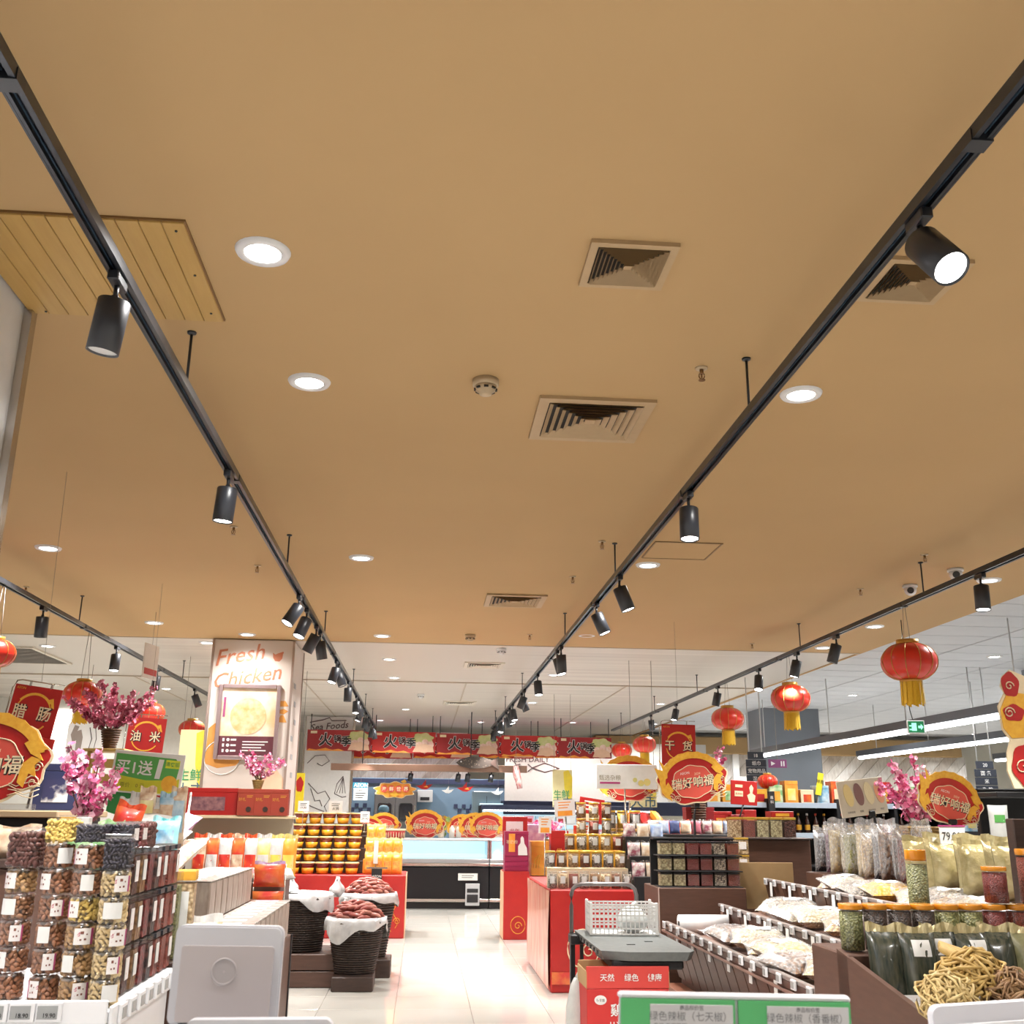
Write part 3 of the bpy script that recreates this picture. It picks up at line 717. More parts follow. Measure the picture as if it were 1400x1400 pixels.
rail = MB(); rail.rbox((-1.29,3.182,.962), (.88,.012,.062), .003); rail.obj('price_rail', white, t)
rail = MB(); rail.rbox((-.842,3.60,.945), (.012,.82,.062), .003); rail.obj('price_rail', white, t)
grey_scr = mat('tag_screen', (.33,.34,.34), .4)
for i,(x,p) in enumerate(((-1.29,'26.90'),(-1.218,'29.90'),(-1.146,'23.90'),(-1.074,'18.90'),(-1.002,'19.90'))):
    b = MB(); b.rbox((x,3.171,.965),(.068,.01,.05),.002); tg = b.obj('price_tag', white, t)
    b = MB(); b.box((x-.003,3.1652,.965),(.054,.002,.034)); b.obj('screen', grey_scr, tg)
    text(tg, p, .016, x+.004, .958, ink, y=3.1638, bold=.01)
for i in range(7):
    b = MB(); b.rbox((-.831,3.27+.1*i,.948),(.01,.06,.05),.002); tg = b.obj('price_tag', white, t)
    b = MB(); b.box((-.8252,3.27+.1*i,.948),(.002,.04,.03)); b.obj('screen', grey_scr, tg)
g = 'stacked jars of dried fruit and nuts'
cols = [(18,3.37,['almond','almond','almond','mixed','walnut']),(66,3.33,['almond','almond','almond','almond','almond','almond']),
        (108,3.29,['walnut','walnut','walnut','apricot','almond','almond']),(148,3.25,['cashew','cashew','cashew','cashew','cashew'])]
cn = ['outermost column','second column','third column','corner column']
fname = dict(almond='almonds',walnut='walnuts',apricot='yellow nut kernels',cashew='pale cashews',mixed='brown nuts',raisin='black raisins',date='dark dates',berry='red berries',choc='brown dried fruit',ham='reddish dried meat',herb='green dried fruit',peanut='golden snacks',pepper='rusty flakes')
for ci,(px,Y,fl_) in enumerate(cols):
    x = P(px,1300,Y).x
    for r,fl_n in enumerate(fl_):
        la = lab_w if (r+ci) % 3 else lab_p
        jar('nut_jar', f'round jar of {fname[fl_n]}, {ORD[r]} from bottom, {cn[ci]} of the nut wall', 'jar', (x+random.uniform(-.003,.003),Y,SZ+.0725*r), .0448, .071, fl_n, None, la, g, random.uniform(-.25,.25), labh=(.2,.82), laba=(random.choice((-.5,-.2,.45,.6)),random.choice((.8,1.0,1.2))))
tops = [(18,3.37,5,'date',.115,.046,'dark plump dates'),(66,3.33,6,'apricot',.07,.043,'bright yellow dried fruit'),(108,3.29,6,'raisin',.055,.043,'blue black berries'),(148,3.25,5,'raisin',.1,.04,'black raisins')]
for i,(px,Y,r,fl_n,h,rr,w_) in enumerate(tops):
    jar('fruit_jar', f'squarish clear jar of {w_} topping the {cn[i]} of the nut wall', 'jar', (P(px,1300,Y).x,Y,SZ+.0725*r), rr, h, fl_n, None, None, g, .1, square=True)
sidef = ['raisin','choc','walnut','berry','date','ham','pepper','ham']
for si,fl_n in enumerate(sidef):
    y = 3.345+.092*si; h = .136
    for r in range(3):
        jar('fruit_jar', f'tall square jar of {fname[fl_n]}, {ORD[r]} from bottom, {ORD[si]} behind the cashew corner', 'jar', (-.915,y,SZ+.139*r), .042, h, fl_n, lid_black if si > 4 else None, lab_w if si % 3 == 1 else None if si % 3 == 0 else lab_p, g, math.pi/2+.06, square=True)
for si,(fl_n,w_) in enumerate((('raisin','black raisins'),('berry','plum slices'),('date','dark fruit'))):
    jar('fruit_jar', f'clear square jar of {w_} topping the side of the nut wall, {ORD[si]} back', 'jar', (-.915,3.38+.1*si,SZ+.418), .043, .078, fl_n, None, lab_w, g, math.pi/2, square=True)
for i,(x,y,fl_n,w_) in enumerate(((-.93,4.12,'herb','green dried fruit'),(-.9,4.24,'peanut','golden snack sticks'))):
    jar('snack_tub', f'tall clear tub of {w_} standing behind the nut wall', 'tub', (x,y,.98), .05, .3, fl_n, clear_d if i == 0 else gold, lab_p, 'tubs behind the nut wall', .1, square=True)
t = thing('low_stand','brown low stand carrying the tall snack tubs behind the nut wall','stand',(0,0,0))
b = MB(); b.rbox((-.93,4.18,.48),(.2,.28,.96),.005); b.obj('body', brown, t); b = MB(); b.rbox((-.93,4.18,.97),(.22,.3,.02),.004); b.obj('top', dkbrown, t)

# ================================================================== left: the shelf behind the nut wall
t = thing('back_shelf','brown stepped shelf behind the nut wall with blossoms and snack bags','shelf',(0,0,0))
b = MB(); b.rbox((-1.75,4.5,.645),(1.1,.8,1.29),.005); b.obj('body', brown, t); b = MB(); b.rbox((-1.75,4.5,1.305),(1.14,.84,.03),.004); b.obj('top', dkbrown, t)
film_w = mat('film_white', (.80,.80,.80), .3, col2=(.66,.64,.60), scale=14, coat=.4, bump=.6)
film_be = mat('film_beige', (.82,.70,.52), .35, col2=(.62,.40,.26), scale=26, coat=.3, contrast=.3)
film_r = mat('film_red', (.66,.04,.03), .3, col2=(.75,.2,.04), scale=9, coat=.4, contrast=.25)
film_y = mat('film_yellow', (.88,.72,.12), .3, col2=(.85,.8,.5), scale=9, coat=.4, contrast=.3)
film_g = mat('film_green', (.12,.42,.12), .35, col2=(.7,.75,.5), scale=12, contrast=.3)
film_b = mat('film_blue', (.12,.40,.62), .3, col2=(.75,.84,.88), scale=10, coat=.3, contrast=.3)
film_t = mat('film_teal', (.10,.55,.62), .35, col2=(.55,.8,.8), scale=10)
film_p = mat('film_purple', (.36,.10,.42), .35, col2=(.8,.7,.85), scale=10)
film_o = mat('film_orange', (.85,.28,.02), .3, col2=(.9,.55,.1), scale=8, coat=.3, contrast=.4)
film_gold = mat('film_gold', (.72,.62,.36), .22, col2=(.42,.36,.16), scale=16, coat=.6, metal=.3, contrast=.4, bump=1.)
gb = 'snack bags behind the nut wall'
for i,(px,py,Y,w_,h,f1,f2,rot,lab) in enumerate([(12,1168,4.2,.2,.11,film_be,None,.2,'beige snack bag with red print at the outer end behind the nut wall'),(45,1165,4.15,.18,.09,film_be,red,-.2,'beige snack bag slumped behind the date jar'),
   (112,1168,4.2,.16,.1,film_w,film_g,.1,'small white bag with green print behind the blueberry jar'),(140,1172,4.12,.11,.13,film_g,None,-.3,'dark green bag beside the orange red package'),(220,1188,4.75,.12,.14,film_t,film_b,.1,'turquoise bag sticking up beside the raisin jars'),
   (200,1168,4.85,.22,.1,film_w,None,.3,'white bag lying behind the turquoise one')]):
    p = P(px,py,Y); bag('snack_bag', lab, (p.x,Y,1.32), w_, h, .07, f1, f2, f1, gb, (-.25,0,rot), seed=i)
p = P(77,1160,4.0)
t = thing('yellow_fruit_box','bright clear box of yellow dried fruit standing behind the nut wall','box',(p.x-.02,4.25,1.32))
b = MB(); b.rbox((-.028,0,.075),(.06,.05,.15),.004); b.obj('filling', food('apricot'), t); b = MB(); b.rbox((.028,0,.075),(.05,.05,.15),.004); b.obj('panel', paper, t); b = MB(); b.box((0,0,.153),(.12,.055,.004)); b.obj('lid', clear_d, t)
p = P(158,1168,4.5)
bag('snack_package','tall orange red package with gold print leaning beside the blossoms',(p.x,4.5,1.32),.115,.19,.05,film_r,film_o,film_r,None,(0,.22,.1),seed=1)
wick_y = mat('wicker_yellow', (.45,.30,.10), .7, col2=(.3,.18,.05), scale=60)
wick_d = mat('wicker_brown', (.13,.065,.035), .7, col2=(.06,.03,.02), scale=60)
p = P(113,1135,4.35)
blossom('large pink peach blossom in a yellow basket behind the nut wall',(p.x,4.35,1.32),.50,.17,8,54,.0165,wick_y,3,vr=.09,vh=.1)
t = thing('blossom_tower','narrow yellow bamboo tower holding up the dark blossom vase','stand',(0,0,0))
px_ = P(149,1024,7.5); zt = px_.z
for dx in (-.1,.1):
    for dy in (-.08,.08):
        b = MB(); b.cyl((px_.x+dx,7.5+dy,1.052),.018,zt-1.072,8); b.obj('leg', mat('bamboo',(.62,.42,.14),.5,col2=(.5,.32,.08),scale=12,stretch=(1,1,.2)), t)
b = MB(); b.rbox((px_.x,7.5,zt-.012),(.28,.24,.02),.004); b.obj('top', mat('bamboo',(0,0,0)), t)
for z in (1.6,1.7,1.8): b = MB(); b.box((px_.x,7.42,z),(.26,.012,.06)); b.obj('slat', MATS['bamboo'], t)
blossom('dusky pink peach blossom in a dark wicker vase before the far left lantern',(px_.x,7.5,zt),.52,.38,15,70,.020,wick_d,11,vr=.065,vh=.13,mats=[mat('petal_dusk',(.62,.12,.22),.6),mat('petal_dusk2',(.72,.25,.34),.6),mat('petal_dusk3',(.38,.05,.10),.6)])
# dark cabinet with the cropped dragon sign
t = thing('dark_cabinet','black cabinet with pale wood edge at the far left under the dragon sign','cabinet',(0,0,0))
b = MB(); b.rbox((-2.35,5.3,.73),(1.4,.7,1.46),.005); b.obj('body', dark, t); b = MB(); b.rbox((-2.35,5.28,1.475),(1.46,.76,.03),.004); b.obj('top', mat('pale_wood',(.55,.40,.24),.5), t)
b = MB(); b.rbox((-2.05,5.02,1.505),(.55,.1,.03),.004); dsb = b.obj('sign_base', clear_d, t)
dragon_sign('large red dragon cut-out sign cropped by the left picture edge', (-2.02,5.02,1.521), .58, 0, 0, False)
navy = mat('navy_print', (.025,.035,.11), .45)
c = carton('navy_box','navy box with white animal faces behind the pink blossom','box' and (-1.80,5.42,1.492),(.2,.14,.22),navy,None,.1,mat('panda_print',(.03,.035,.11),.5,col2=(.8,.8,.82),scale=9,contrast=.1))
framed_sign('red hanging sign reading sausage with gold dragon ring at far left', (P(44,975,5.9).x,5.9,P(44,975,5.9).z), .27, .29, '腊肠', R(8), R(-6), .62)
t = thing('menu_board','red and cream menu board below the sausage sign','sign',(P(30,1030,5.8).x,5.8,P(30,1030,5.8).z),0); t.rotation_euler=(0,R(8),0)
b = MB(); b.rbox((0,0,0),(.3,.01,.19),.002); b.obj('board', red, t); b = MB(); b.box((.02,-.006,-.05),(.2,.002,.07)); b.obj('panel', cream, t); text(t,'肉制品',.05,.0,.045,gold,y=-.006)
b = MB(); b.cyl((-.1,.01,-.27),.008,.19,8); b.cyl((.1,.01,-.27),.008,.19,8); b.obj('post', chrome, t)
p = P(199,1007,9.0)
framed_sign('red hanging sign reading oil and rice in front of a lantern', (p.x,9.0,p.z), .31, .31, '油米', R(3), 0, .9)
# green buy-one-get-one board
p = P(201,1057,6.9)
green_s = mat('green_print', (.10,.38,.09), .45); ygreen = mat('lime_print', (.62,.60,.04), .45)
t = thing('offer_board','green and yellow buy one get one board tilted above the bread bags','sign',(p.x,6.9,p.z)); t.rotation_euler=(0,R(4),R(-3))
b = MB(); b.rbox((0,.006,0),(.45,.012,.26),.003); b.obj('board', paper, t)
b = MB(); b.plate([(-.21,-.02),(.0,-.045),(.19,-.03),(.2,.06),(.17,.1),(-.21,.11)],.002,-.002); b.obj('green_field', green_s, t)
b = MB(); b.plate([(-.21,-.12),(.2,-.12),(.215,-.1),(.21,-.02),(.19,-.03),(.0,-.045),(-.21,-.02)],.002,-.0018); b.obj('lime_field', ygreen, t)
text(t,'买1送',.095,-.085,.03,paper,y=-.003,bold=.015); text(t,'1',.15,.075,.03,paper,y=-.003,bold=.06,shear=.1); text(t,'清爽版',.03,.155,.065,green_s,y=-.005,bold=.01)
b = MB(); b.rbox((.155,-.003,.065),(.09,.002,.05),.001); b.obj('badge', mat('lime_bright',(.75,.78,.05),.45), t)
b = MB(); b.lathe([(.05,0),(.05,.002)],24,(.15,-.002,-.055),axis=(0,-1,0)); b.obj('coin', gold, t); text(t,'原价    0 元',.032,-.08,-.08,mat('olive_ink',(.2,.2,.03),.6),y=-.003)
b = MB(); b.box((-.1,.02,-.23),(.24,.012,.24)); b.box((0,.02,-.36),(.03,.03,.1)); b.obj('backing', mat('green_board',(.03,.22,.05),.5), t)

# ================================================================== left: the long stepped island of packets
t = thing('packet_island','long brown stepped island stacked with noodle packets on the left of the aisle','display table',(0,0,0))
b = MB(); b.rbox((-1.735,7.11,.30),(1.53,2.82,.60),.004); b.obj('base', brown, t)
b = MB(); b.rbox((-1.29,5.31,.30),(.64,.76,.60),.004); b.obj('base', brown, t)
b = MB(); b.rbox((-1.875,7.11,.725),(1.25,2.82,.25),.004); b.obj('step', brown, t)
b = MB(); b.rbox((-2.15,7.11,.95),(.7,2.82,.2),.004); b.obj('step', brown, t)
b = MB(); b.rbox((-2.3,6.7,1.165),(.4,1.0,.23),.004); b.obj('step', brown, t)
b = MB(); b.box((-.966,8.50,.3),(.012,.04,.6)); b.obj('corner_post', dark, t)
pk_side = mat('packet_side', (.50,.44,.38), .4, col2=(.28,.22,.18), scale=18, contrast=.3, stretch=(1,1,.3))
pk_top = mat('packet_top', (.70,.68,.65), .25, col2=(.56,.53,.5), scale=18, coat=.5, contrast=.3)
def slab(label, loc, d, grp):
    o = thing('noodle_packet', label, 'packet', loc, random.uniform(-.03,.03), grp)
    b = MB(); b.rbox((0,0,d[2]*.48),(d[0],d[1]*.96,d[2]*.96),.008); b.obj('filling', pk_side, o)
    b = MB(); b.rbox((0,0,d[2]*.985),(d[0]*1.03,d[1]*.99,d[2]*.03),.003); b.obj('top_film', pk_top, o)
    b = MB(); b.box((-.02,0,d[2]*1.004),(d[0]*.6,d[1]*.45,.002)); b.obj('label', paper, o)
    return o
for i in range(9): slab(f'clear packet of dried noodles on the lowest step, {ORD[i]} from the white tag frame', (-1.115,6.62+.205*i,.60), (.27,.19,.255), 'packets on the lowest step')
for i in range(8): slab(f'clear packet of dried noodles on the second step, {ORD[i]} from the near end', (-1.43,6.8+.2*i,.85), (.33,.185,.24), 'packets on the second step')
for i in range(3): bag('snack_bag', f'white and yellow puffed snack bag, {["lowest","middle","topmost"][i]} of the pile behind the white tag frame', (-1.3+.02*i,5.45+.02*i,.66+.075*i), .34,.26,.1, film_w, film_y if i == 2 else film_b, None,'bags piled behind the tag frame',(R(-75),0,R(12-9*i)),seed=i,lr=(-.4,.7,-.6,.1))
for i,(x,y,z) in enumerate(((-1.32,5.9,.63),(-1.1,5.65,.62))): bag('snack_bag', ['pale noodle bag standing behind the puffed snack pile','beige noodle bag beside the puffed snack pile'][i], (x,y,z),.22,.34,.1,film_be if i else mat('film_noodle',(.80,.74,.60),.35,col2=(.62,.5,.3),scale=22),film_w,film_w,'bags piled behind the tag frame',(0,0,.1),seed=i)
# heap of white bags on the top step
rnd = random.Random(4)
cols_ = [film_w,film_w,film_w,film_be,film_w,film_y,film_w,film_p,film_w,film_w,film_b,film_w]
k = 0
for r in range(3):
    for i in range(4):
        nm = ['bottom','middle','top'][r]
        bag('white_bag', f'white snack bag, {ORD[i]} from the near end, {nm} layer of the bright heap', (-1.72-.05*r+rnd.uniform(-.05,.05), 6.0+.42*i+rnd.uniform(-.06,.06), 1.13+.085*r), .36,.40,.13, cols_[(k*5)%12], paper if k % 2 else None, None, 'bright heap of white bags', (R(-68),0,R(rnd.uniform(-40,50))), seed=k, lr=(-.5,.5,-.4,.3)); k += 1
for i,(f1,f2) in enumerate(((film_w,film_p),(film_w,film_b),(film_be,film_y),(film_w,film_be),(film_b,film_be),(film_be,film_b))):
    p = P(168+14*i,1150,6.75); bag('bread_bag', f'tall bread bag under the green offer board, {ORD[i]} from the blossom', (p.x,6.75+.02*(i%2),1.285),.1,.26+.03*(i%3),.07,f1,f2,f1,'bread bags under the green board',(0,0,.1*(i%3-1)),seed=i,lr=(-.8,.8,-.5,.7))
t = thing('bread_stand','brown plinth under the row of tall bread bags','stand',(0,0,0))
b = MB(); b.rbox((-1.86,6.78,1.16),(.42,.2,.24),.004); b.obj('body', brown, t)
# gondola behind the island
t = thing('snack_gondola','cream two level gondola behind the island with crisp packets and gift boxes','shelf',(0,0,0))
b = MB(); b.rbox((-1.95,9.0,.48),(1.7,.6,.96),.005); b.obj('base', brown, t); b = MB(); b.rbox((-1.95,9.27,1.2),(1.7,.05,.5),.004); b.obj('back_panel', cream_wall, t)
b = MB(); b.rbox((-1.95,9.22,1.448),(1.72,.26,.025),.003); b.obj('shelf_board', cream, t)
b = MB(); b.cyl((P(259,1100,8.9).x,8.9,.96),.012,.68,8); b.obj('post', chrome, t)
seq = [(film_be,film_r),(film_r,film_w),(film_w,film_r),(film_r,film_be),(film_w,film_r),(film_y,film_w),(film_w,film_y),(film_o,film_y)]
for i,(f1,f2) in enumerate(seq):
    p = P(272+17.5*i,1165,8.82); bag('crisp_packet', f'upright crisp packet in the row below the gift boxes, {ORD[i]} from the chrome post', (p.x,8.84,.99),.125,.3,.07,f1,f2,f2,'crisp packets below the gift boxes',(R(-6),0,.05*(i%3-1)),seed=i,lr=(-.72,.72,-.62,.12))
for i in range(7):
    p = P(300+16*i,1168,8.74); bag('candy_bag', f'small bright candy bag lying before the crisp packets, {ORD[i]} from the outer end', (p.x,8.74,.985),.13,.11,.06,[film_w,film_r,film_w,film_be,film_w,film_y,film_w][i],red if i%2 else None,None,'candy bags before the crisp packets',(R(-50),0,.1*i),seed=i)
window = mat('gift_window', (.12,.05,.08), .3, col2=(.4,.2,.2), scale=30)
carton('gift_box','wide red gift box with dark window and gold lettering on the gondola top',(P(284,1112,9.2).x,9.2,1.461),(.50,.16,.22),red,'red gift boxes on the gondola',0,window)
carton('gift_box','crimson gift box with dark window beside the chrome post',(P(231,1112,9.22).x,9.22,1.461),(.33,.16,.21),crimson,'red gift boxes on the gondola',0,window)
brick = mat('brick_red_print', (.42,.06,.035), .5, scale=6)
for i in range(3):
    c = carton('tea_box', f'upright brick red gift carton, {ORD[i]} of three from the wide gift box', (P(336+23*i,1118,9.14).x,9.14,1.461),(.142,.12,.215),brick,'brick red gift cartons',0)
    text(c,'好礼',.03,-.03,.13,gold,y=-.061); b = MB(); b.lathe([(.022,0),(.022,.002)],16,(.025,-.061,.05),axis=(0,-1,0)); b.obj('emblem', dkbrown, c); lines(c,2,.05,.03,.16,.012,gold,-.06)
blossom('small deep pink blossom in a pot on the brick red gift cartons',(P(352,1080,9.14).x,9.14,1.677),.37,.26,11,22,.02,wick_y,21,vr=.05,vh=.07)
for i,(z,f1,nm) in enumerate(((.66,film_r,'lower'),(.86,film_r,'upper'))):
    bag('red_pack', f'{nm} shiny red pack with pink edge hanging at the gondola corner', (P(368,1200,8.62).x,8.62,z+.07),.24,.17,.05,f1,pink_tag if i == 0 else None,film_p if i else None,'red packs at the gondola corner',(0,0,.1),seed=i)
t = thing('pack_rack','small wire rack carrying the red packs','rack',(0,0,0))
b = MB(); x0 = P(368,1200,8.62).x
for dx in (-.12,.12): b.tube([(x0+dx,8.66,0),(x0+dx,8.66,1.1)],.006,6)
b.tube([(x0-.12,8.66,.72),(x0+.12,8.66,.72)],.006,6); b.tube([(x0-.12,8.66,1.08),(x0+.12,8.66,1.08)],.006,6); b.obj('frame', chrome, t)

# ================================================================== the poster pillar
pil_m = mat('pillar_panel', (.70,.62,.57), .4, col2=(.66,.58,.53), scale=2)
t = struct(bpy.data.objects.new('pillar', None)); COL.objects.link(t); t.location = (-2.0,11.95,0)
b = MB(); b.rbox((0,.48,1.7),(.91,.96,3.38),.006); b.obj('shaft', pil_m, t)
b = MB()
for x,y in ((-.455,0),(.455,0),(.455,.96)): b.box((x,y,1.7),(.025,.025,3.38))
b.obj('corner_trim', mat('corner_metal',(.45,.36,.32),.35,metal=.6), t)
terra = mat('terracotta_print', (.56,.20,.11), .5); ochre = mat('ochre_print', (.68,.32,.08), .5, col2=(.6,.25,.05), scale=3); peach = mat('peach_print',(.80,.52,.36),.5)
text(t,'Fresh',.255,-.15,3.215,terra,y=-.002,bold=.008,shear=.35,rot=R(10)); text(t,'Chicken',.235,-.04,2.97,terra,y=-.002,bold=.006,shear=.35,rot=R(10))
b = MB(); b.plate([(.22,3.245),(.25,3.225),(.28,3.24),(.32,3.255),(.335,3.26),(.345,3.25),(.335,3.23),(.33,3.18),(.30,3.145),(.25,3.15),(.225,3.19)],.002,-.002); b.obj('hen_emblem', terra, t)
b = MB(); b.plate([(.34,2.70),(.40,2.70),(.44,2.64),(.34,2.635)],.002,-.002); b.plate([(.34,2.60),(.39,2.61),(.44,2.585),(.39,2.55),(.34,2.56)],.002,-.002); b.plate([(.32,2.46),(.36,2.54),(.39,2.54),(.43,2.46)],.002,-.002); b.obj('cut_print', ochre, t)
b = MB(); b.plate([(-.44,2.0),(-.43,2.38),(-.36,2.44),(-.2,2.40),(-.05,2.2),(.0,2.08),(-.1,1.98),(-.3,1.95)],.002,-.002); b.obj('leg_print', ochre, t)
b = MB(); b.plate(([(.3+.16*math.cos(a),1.72+.24*math.sin(a)*(1+.08*math.sin(5*a))) for a in [i*6.283/24 for i in range(24)]]),.002,-.002); b.obj('leaf_print', peach, t)
b = MB(); b.tube([(-.25+.2*math.cos(a),-.004,2.07+.19*math.sin(a)) for a in [i*6.283/24 for i in range(24)]],.006,4,True); b.obj('ring_print', paper, t)
fr = mat('poster_frame', (.42,.32,.33), .3, metal=.5)
pf = thing('framed_poster','framed poster of a chicken dish on the pillar, lit from above','poster',(-2.0,11.935,0),0)
for c,d in (((-.325,-.01,2.46),(.045,.03,.83)),((.325,-.01,2.46),(.045,.03,.83)),((0,-.01,2.855),(.60,.03,.045)),((0,-.01,2.065),(.60,.03,.045))):
    b = MB(); b.rbox(c,d,.008); b.obj('frame_bar', fr, pf)
b = MB(); b.box((0,.002,2.57),(.61,.006,.54)); b.obj('picture', mat('poster_picture',(.86,.80,.72),.3,col2=(.80,.55,.30),scale=5,contrast=.35), pf)
b = MB(); b.box((0,.001,2.19),(.61,.008,.22)); b.obj('caption_field', mat('poster_caption',(.14,.045,.06),.3), pf)
lines(pf,4,.28,.1,2.24,.032,paper,-.004,.012)
for i in range(3):
    b = MB(); b.box((-.25,-.004,2.26-.06*i),(.022,.002,.035)); b.lathe([(.018,0),(.018,.002)],12,(-.2,-.003,2.26-.06*i),axis=(0,-1,0)); b.box((-.14,-.004,2.26-.06*i),(.06,.002,.02)); b.obj('caption_icon', paper, pf)
b = MB(); b.lathe([(.11,0),(.11,.003)],24,(.05,-.003,2.60),axis=(0,-1,0)); b.lathe([(.2,0),(.2,.002)],24,(0,-.0025,2.52),axis=(0,-1,0)); b.obj('dish_print', mat('dish_print',(.88,.74,.5),.3,col2=(.7,.4,.15),scale=14), pf)
b = MB(); b.box((-.27,-.004,2.62),(.025,.002,.22)); b.obj('side_caption', mat('plum_print',(.35,.08,.2),.4), pf)
b = MB(); b.plate([(-.0,0)]*0 or [(.02,1.2),(.08,1.2),(.08,2.7),(.02,2.7)],.002,0)
for i in range(9): 
    b = MB(); b.box((.459,.3+.1*(i%3),2.9-.2*i),(.002,.16,.06)); b.obj('side_print', mat('grey_print',(.4,.4,.42),.5), t)
p = P(206,905,10.4); t = thing('edge_on_board','thin white hanging board seen edge-on beside the far left track','sign',(p.x,10.4,p.z),R(78)); b = MB(); b.rbox((0,0,0),(.3,.012,.34),.003); b.obj('board', paper, t); b = MB(); b.box((0,-.008,-.1),(.26,.003,.06)); b.obj('strap_line', red, t); b = MB(); b.cyl((0,0,.17),.002,CZ-p.z-.17,5); b.obj('cord', wire, t)
# ================================================================== baskets of cured sausage
wick_k = mat('wicker_black', (.05,.03,.022), .6, col2=(.02,.012,.01), scale=50)
liner_m = mat('liner_plastic', (.66,.66,.66), .3, col2=(.46,.46,.47), scale=12, coat=.4, bump=.8)
meat = [mat('sausage_red',(.20,.022,.018),.4,col2=(.33,.085,.06),scale=25,coat=.3,contrast=.4), mat('sausage_pink',(.29,.05,.042),.4,col2=(.52,.24,.17),scale=25,coat=.3)]
def wicker(parent, rx, ry, z0, z1, top=1.25, m=wick_k, rows=22, ribs=30):
    b = MB(); n = 36
    def rr(z): return .8+(top-.8)*(z-z0)/(z1-z0)*.8
    b.add([(rx*rr(z)*.97*math.cos(a),ry*rr(z)*.97*math.sin(a),z) for z in (z0,z1) for a in [2*math.pi*i/n for i in range(n)]],[(i,(i+1)%n,n+(i+1)%n,n+i) for i in range(n)]+[tuple(range(n-1,-1,-1))],True)
    b.obj('inner_wall', m, parent)
    b = MB()
    for k in range(rows+1):
        z = z0+(z1-z0)*k/rows; pts = []
        for i in range(n*2):
            a = math.pi*i/n; q = 1+.012*(1 if (i+k) % 2 else -1); pts.append((rx*rr(z)*q*math.cos(a),ry*rr(z)*q*math.sin(a),z))
        b.tube(pts,(z1-z0)/rows*.46,4,True)
    b.obj('weave', m, parent)
    b = MB(); b.tube([(rx*rr(z1)*1.02*math.cos(a),ry*rr(z1)*1.02*math.sin(a),z1+.004) for a in [2*math.pi*i/n for i in range(n)]],.016,6,True); b.obj('rim', m, parent)
    return rr(z1)
def liner(parent, rx, ry, z, drop=.12, seed=1):
    rnd = random.Random(seed); b = MB(); n = 40; prof = [(.93,-.10),(.99,.012),(1.05,.034),(1.10,-.0),(1.14,-.6),(1.11,-1.)]
    ph = [rnd.uniform(0,6.28) for _ in range(5)]; vs = []
    for j,(q,d) in enumerate(prof):
        for i in range(n):
            a = 2*math.pi*i/n; dr = drop*(.55+.35*math.sin(2*a+ph[0])+.2*math.sin(5*a+ph[1])); w_ = 1+.035*math.sin(9*a+ph[2]+j)*(j > 1)+.02*math.sin(17*a+ph[3]+j*.7)
            vs.append((rx*q*w_*math.cos(a), ry*q*w_*math.sin(a), z+(d if d > -.2 and j < 4 else d*max(.02,dr))))
    fs = [(j*n+i,j*n+(i+1)%n,(j+1)*n+(i+1)%n,(j+1)*n+i) for j in range(len(prof)-1) for i in range(n)]
    b.add(vs,fs,True); return b.obj('liner', liner_m, parent)
def floor_of(parent, rx, ry, z): b = MB(); b.lathe([(.001,z),(1,z-.005)],28,cap=False); o = b.obj('paper_bed', liner_m, parent); o.scale = (rx,ry,1)
def sausages(parent, cx, cy, z, rx, ry, n, seed, where, L=.15, r=.019, top=.15):
    b = MB(); pr = [(q, top*(1-q*q)-.02) for q in (1.,.9,.75,.55,.35,.15,.001)]
    b.lathe(pr, 24, cap=False); o = b.obj('meat_bed', meat[0], parent, (0,0,z)); o.scale = (rx,ry,1)
    rnd = random.Random(seed); ms = []
    for v in range(4):
        b = MB(); pts = [(L*(i/6-.5), .02*math.sin(i/6*math.pi)*(v-1.5)/2, .012*math.sin(i/6*3.14)) for i in range(7)]
        b.tube(pts,[r*.35,r*.9,r,r*1.05,r,r*.9,r*.35],7); ms.append(b.mesh('sausage', meat[v%2]))
    for k in range(n):
        a = k*2.39996; q = math.sqrt((k+.5)/n)*.92; a2 = rnd.uniform(-.7,.7)
        o = link('cured_sausage', ms[k%4], None, (cx+rx*q*math.cos(a), cy+ry*q*math.sin(a), z+top*(1-q*q)+rnd.uniform(-.004,.016)), (rnd.uniform(-.15,.15),rnd.uniform(-.25,.25),a2))
        tag(o, f'glossy red cured sausage among those heaped {where}', 'sausage', f'cured sausages heaped {where}')
# front round basket on its dark block
t = thing('wicker_basket','round dark wicker basket of red sausages at the aisle corner','basket',(-.565,10.02,0))
b = MB(); b.rbox((-.0,-.05,.06),(.36,.42,.12),.008); b.obj('block', dkbrown, t)
q = wicker(t,.215,.215,.12,.545); liner(t,.215*q,.215*q,.56,.17,2)
sausages(t,-.565,10.02,.545,.22,.22,46,5,'in the round basket at the aisle corner')
t = thing('wicker_basket','dark wicker basket heaped with sausages just behind the round corner basket','basket',(-.50,10.75,0))
b = MB(); b.rbox((.02,0,.08),(.44,.42,.16),.008); b.obj('block', dkbrown, t)
q = wicker(t,.22,.22,.16,.70); liner(t,.22*q,.22*q,.715,.1,4)
sausages(t,-.50,10.75,.70,.24,.24,80,6,'in the basket behind the corner one',.10,.018)
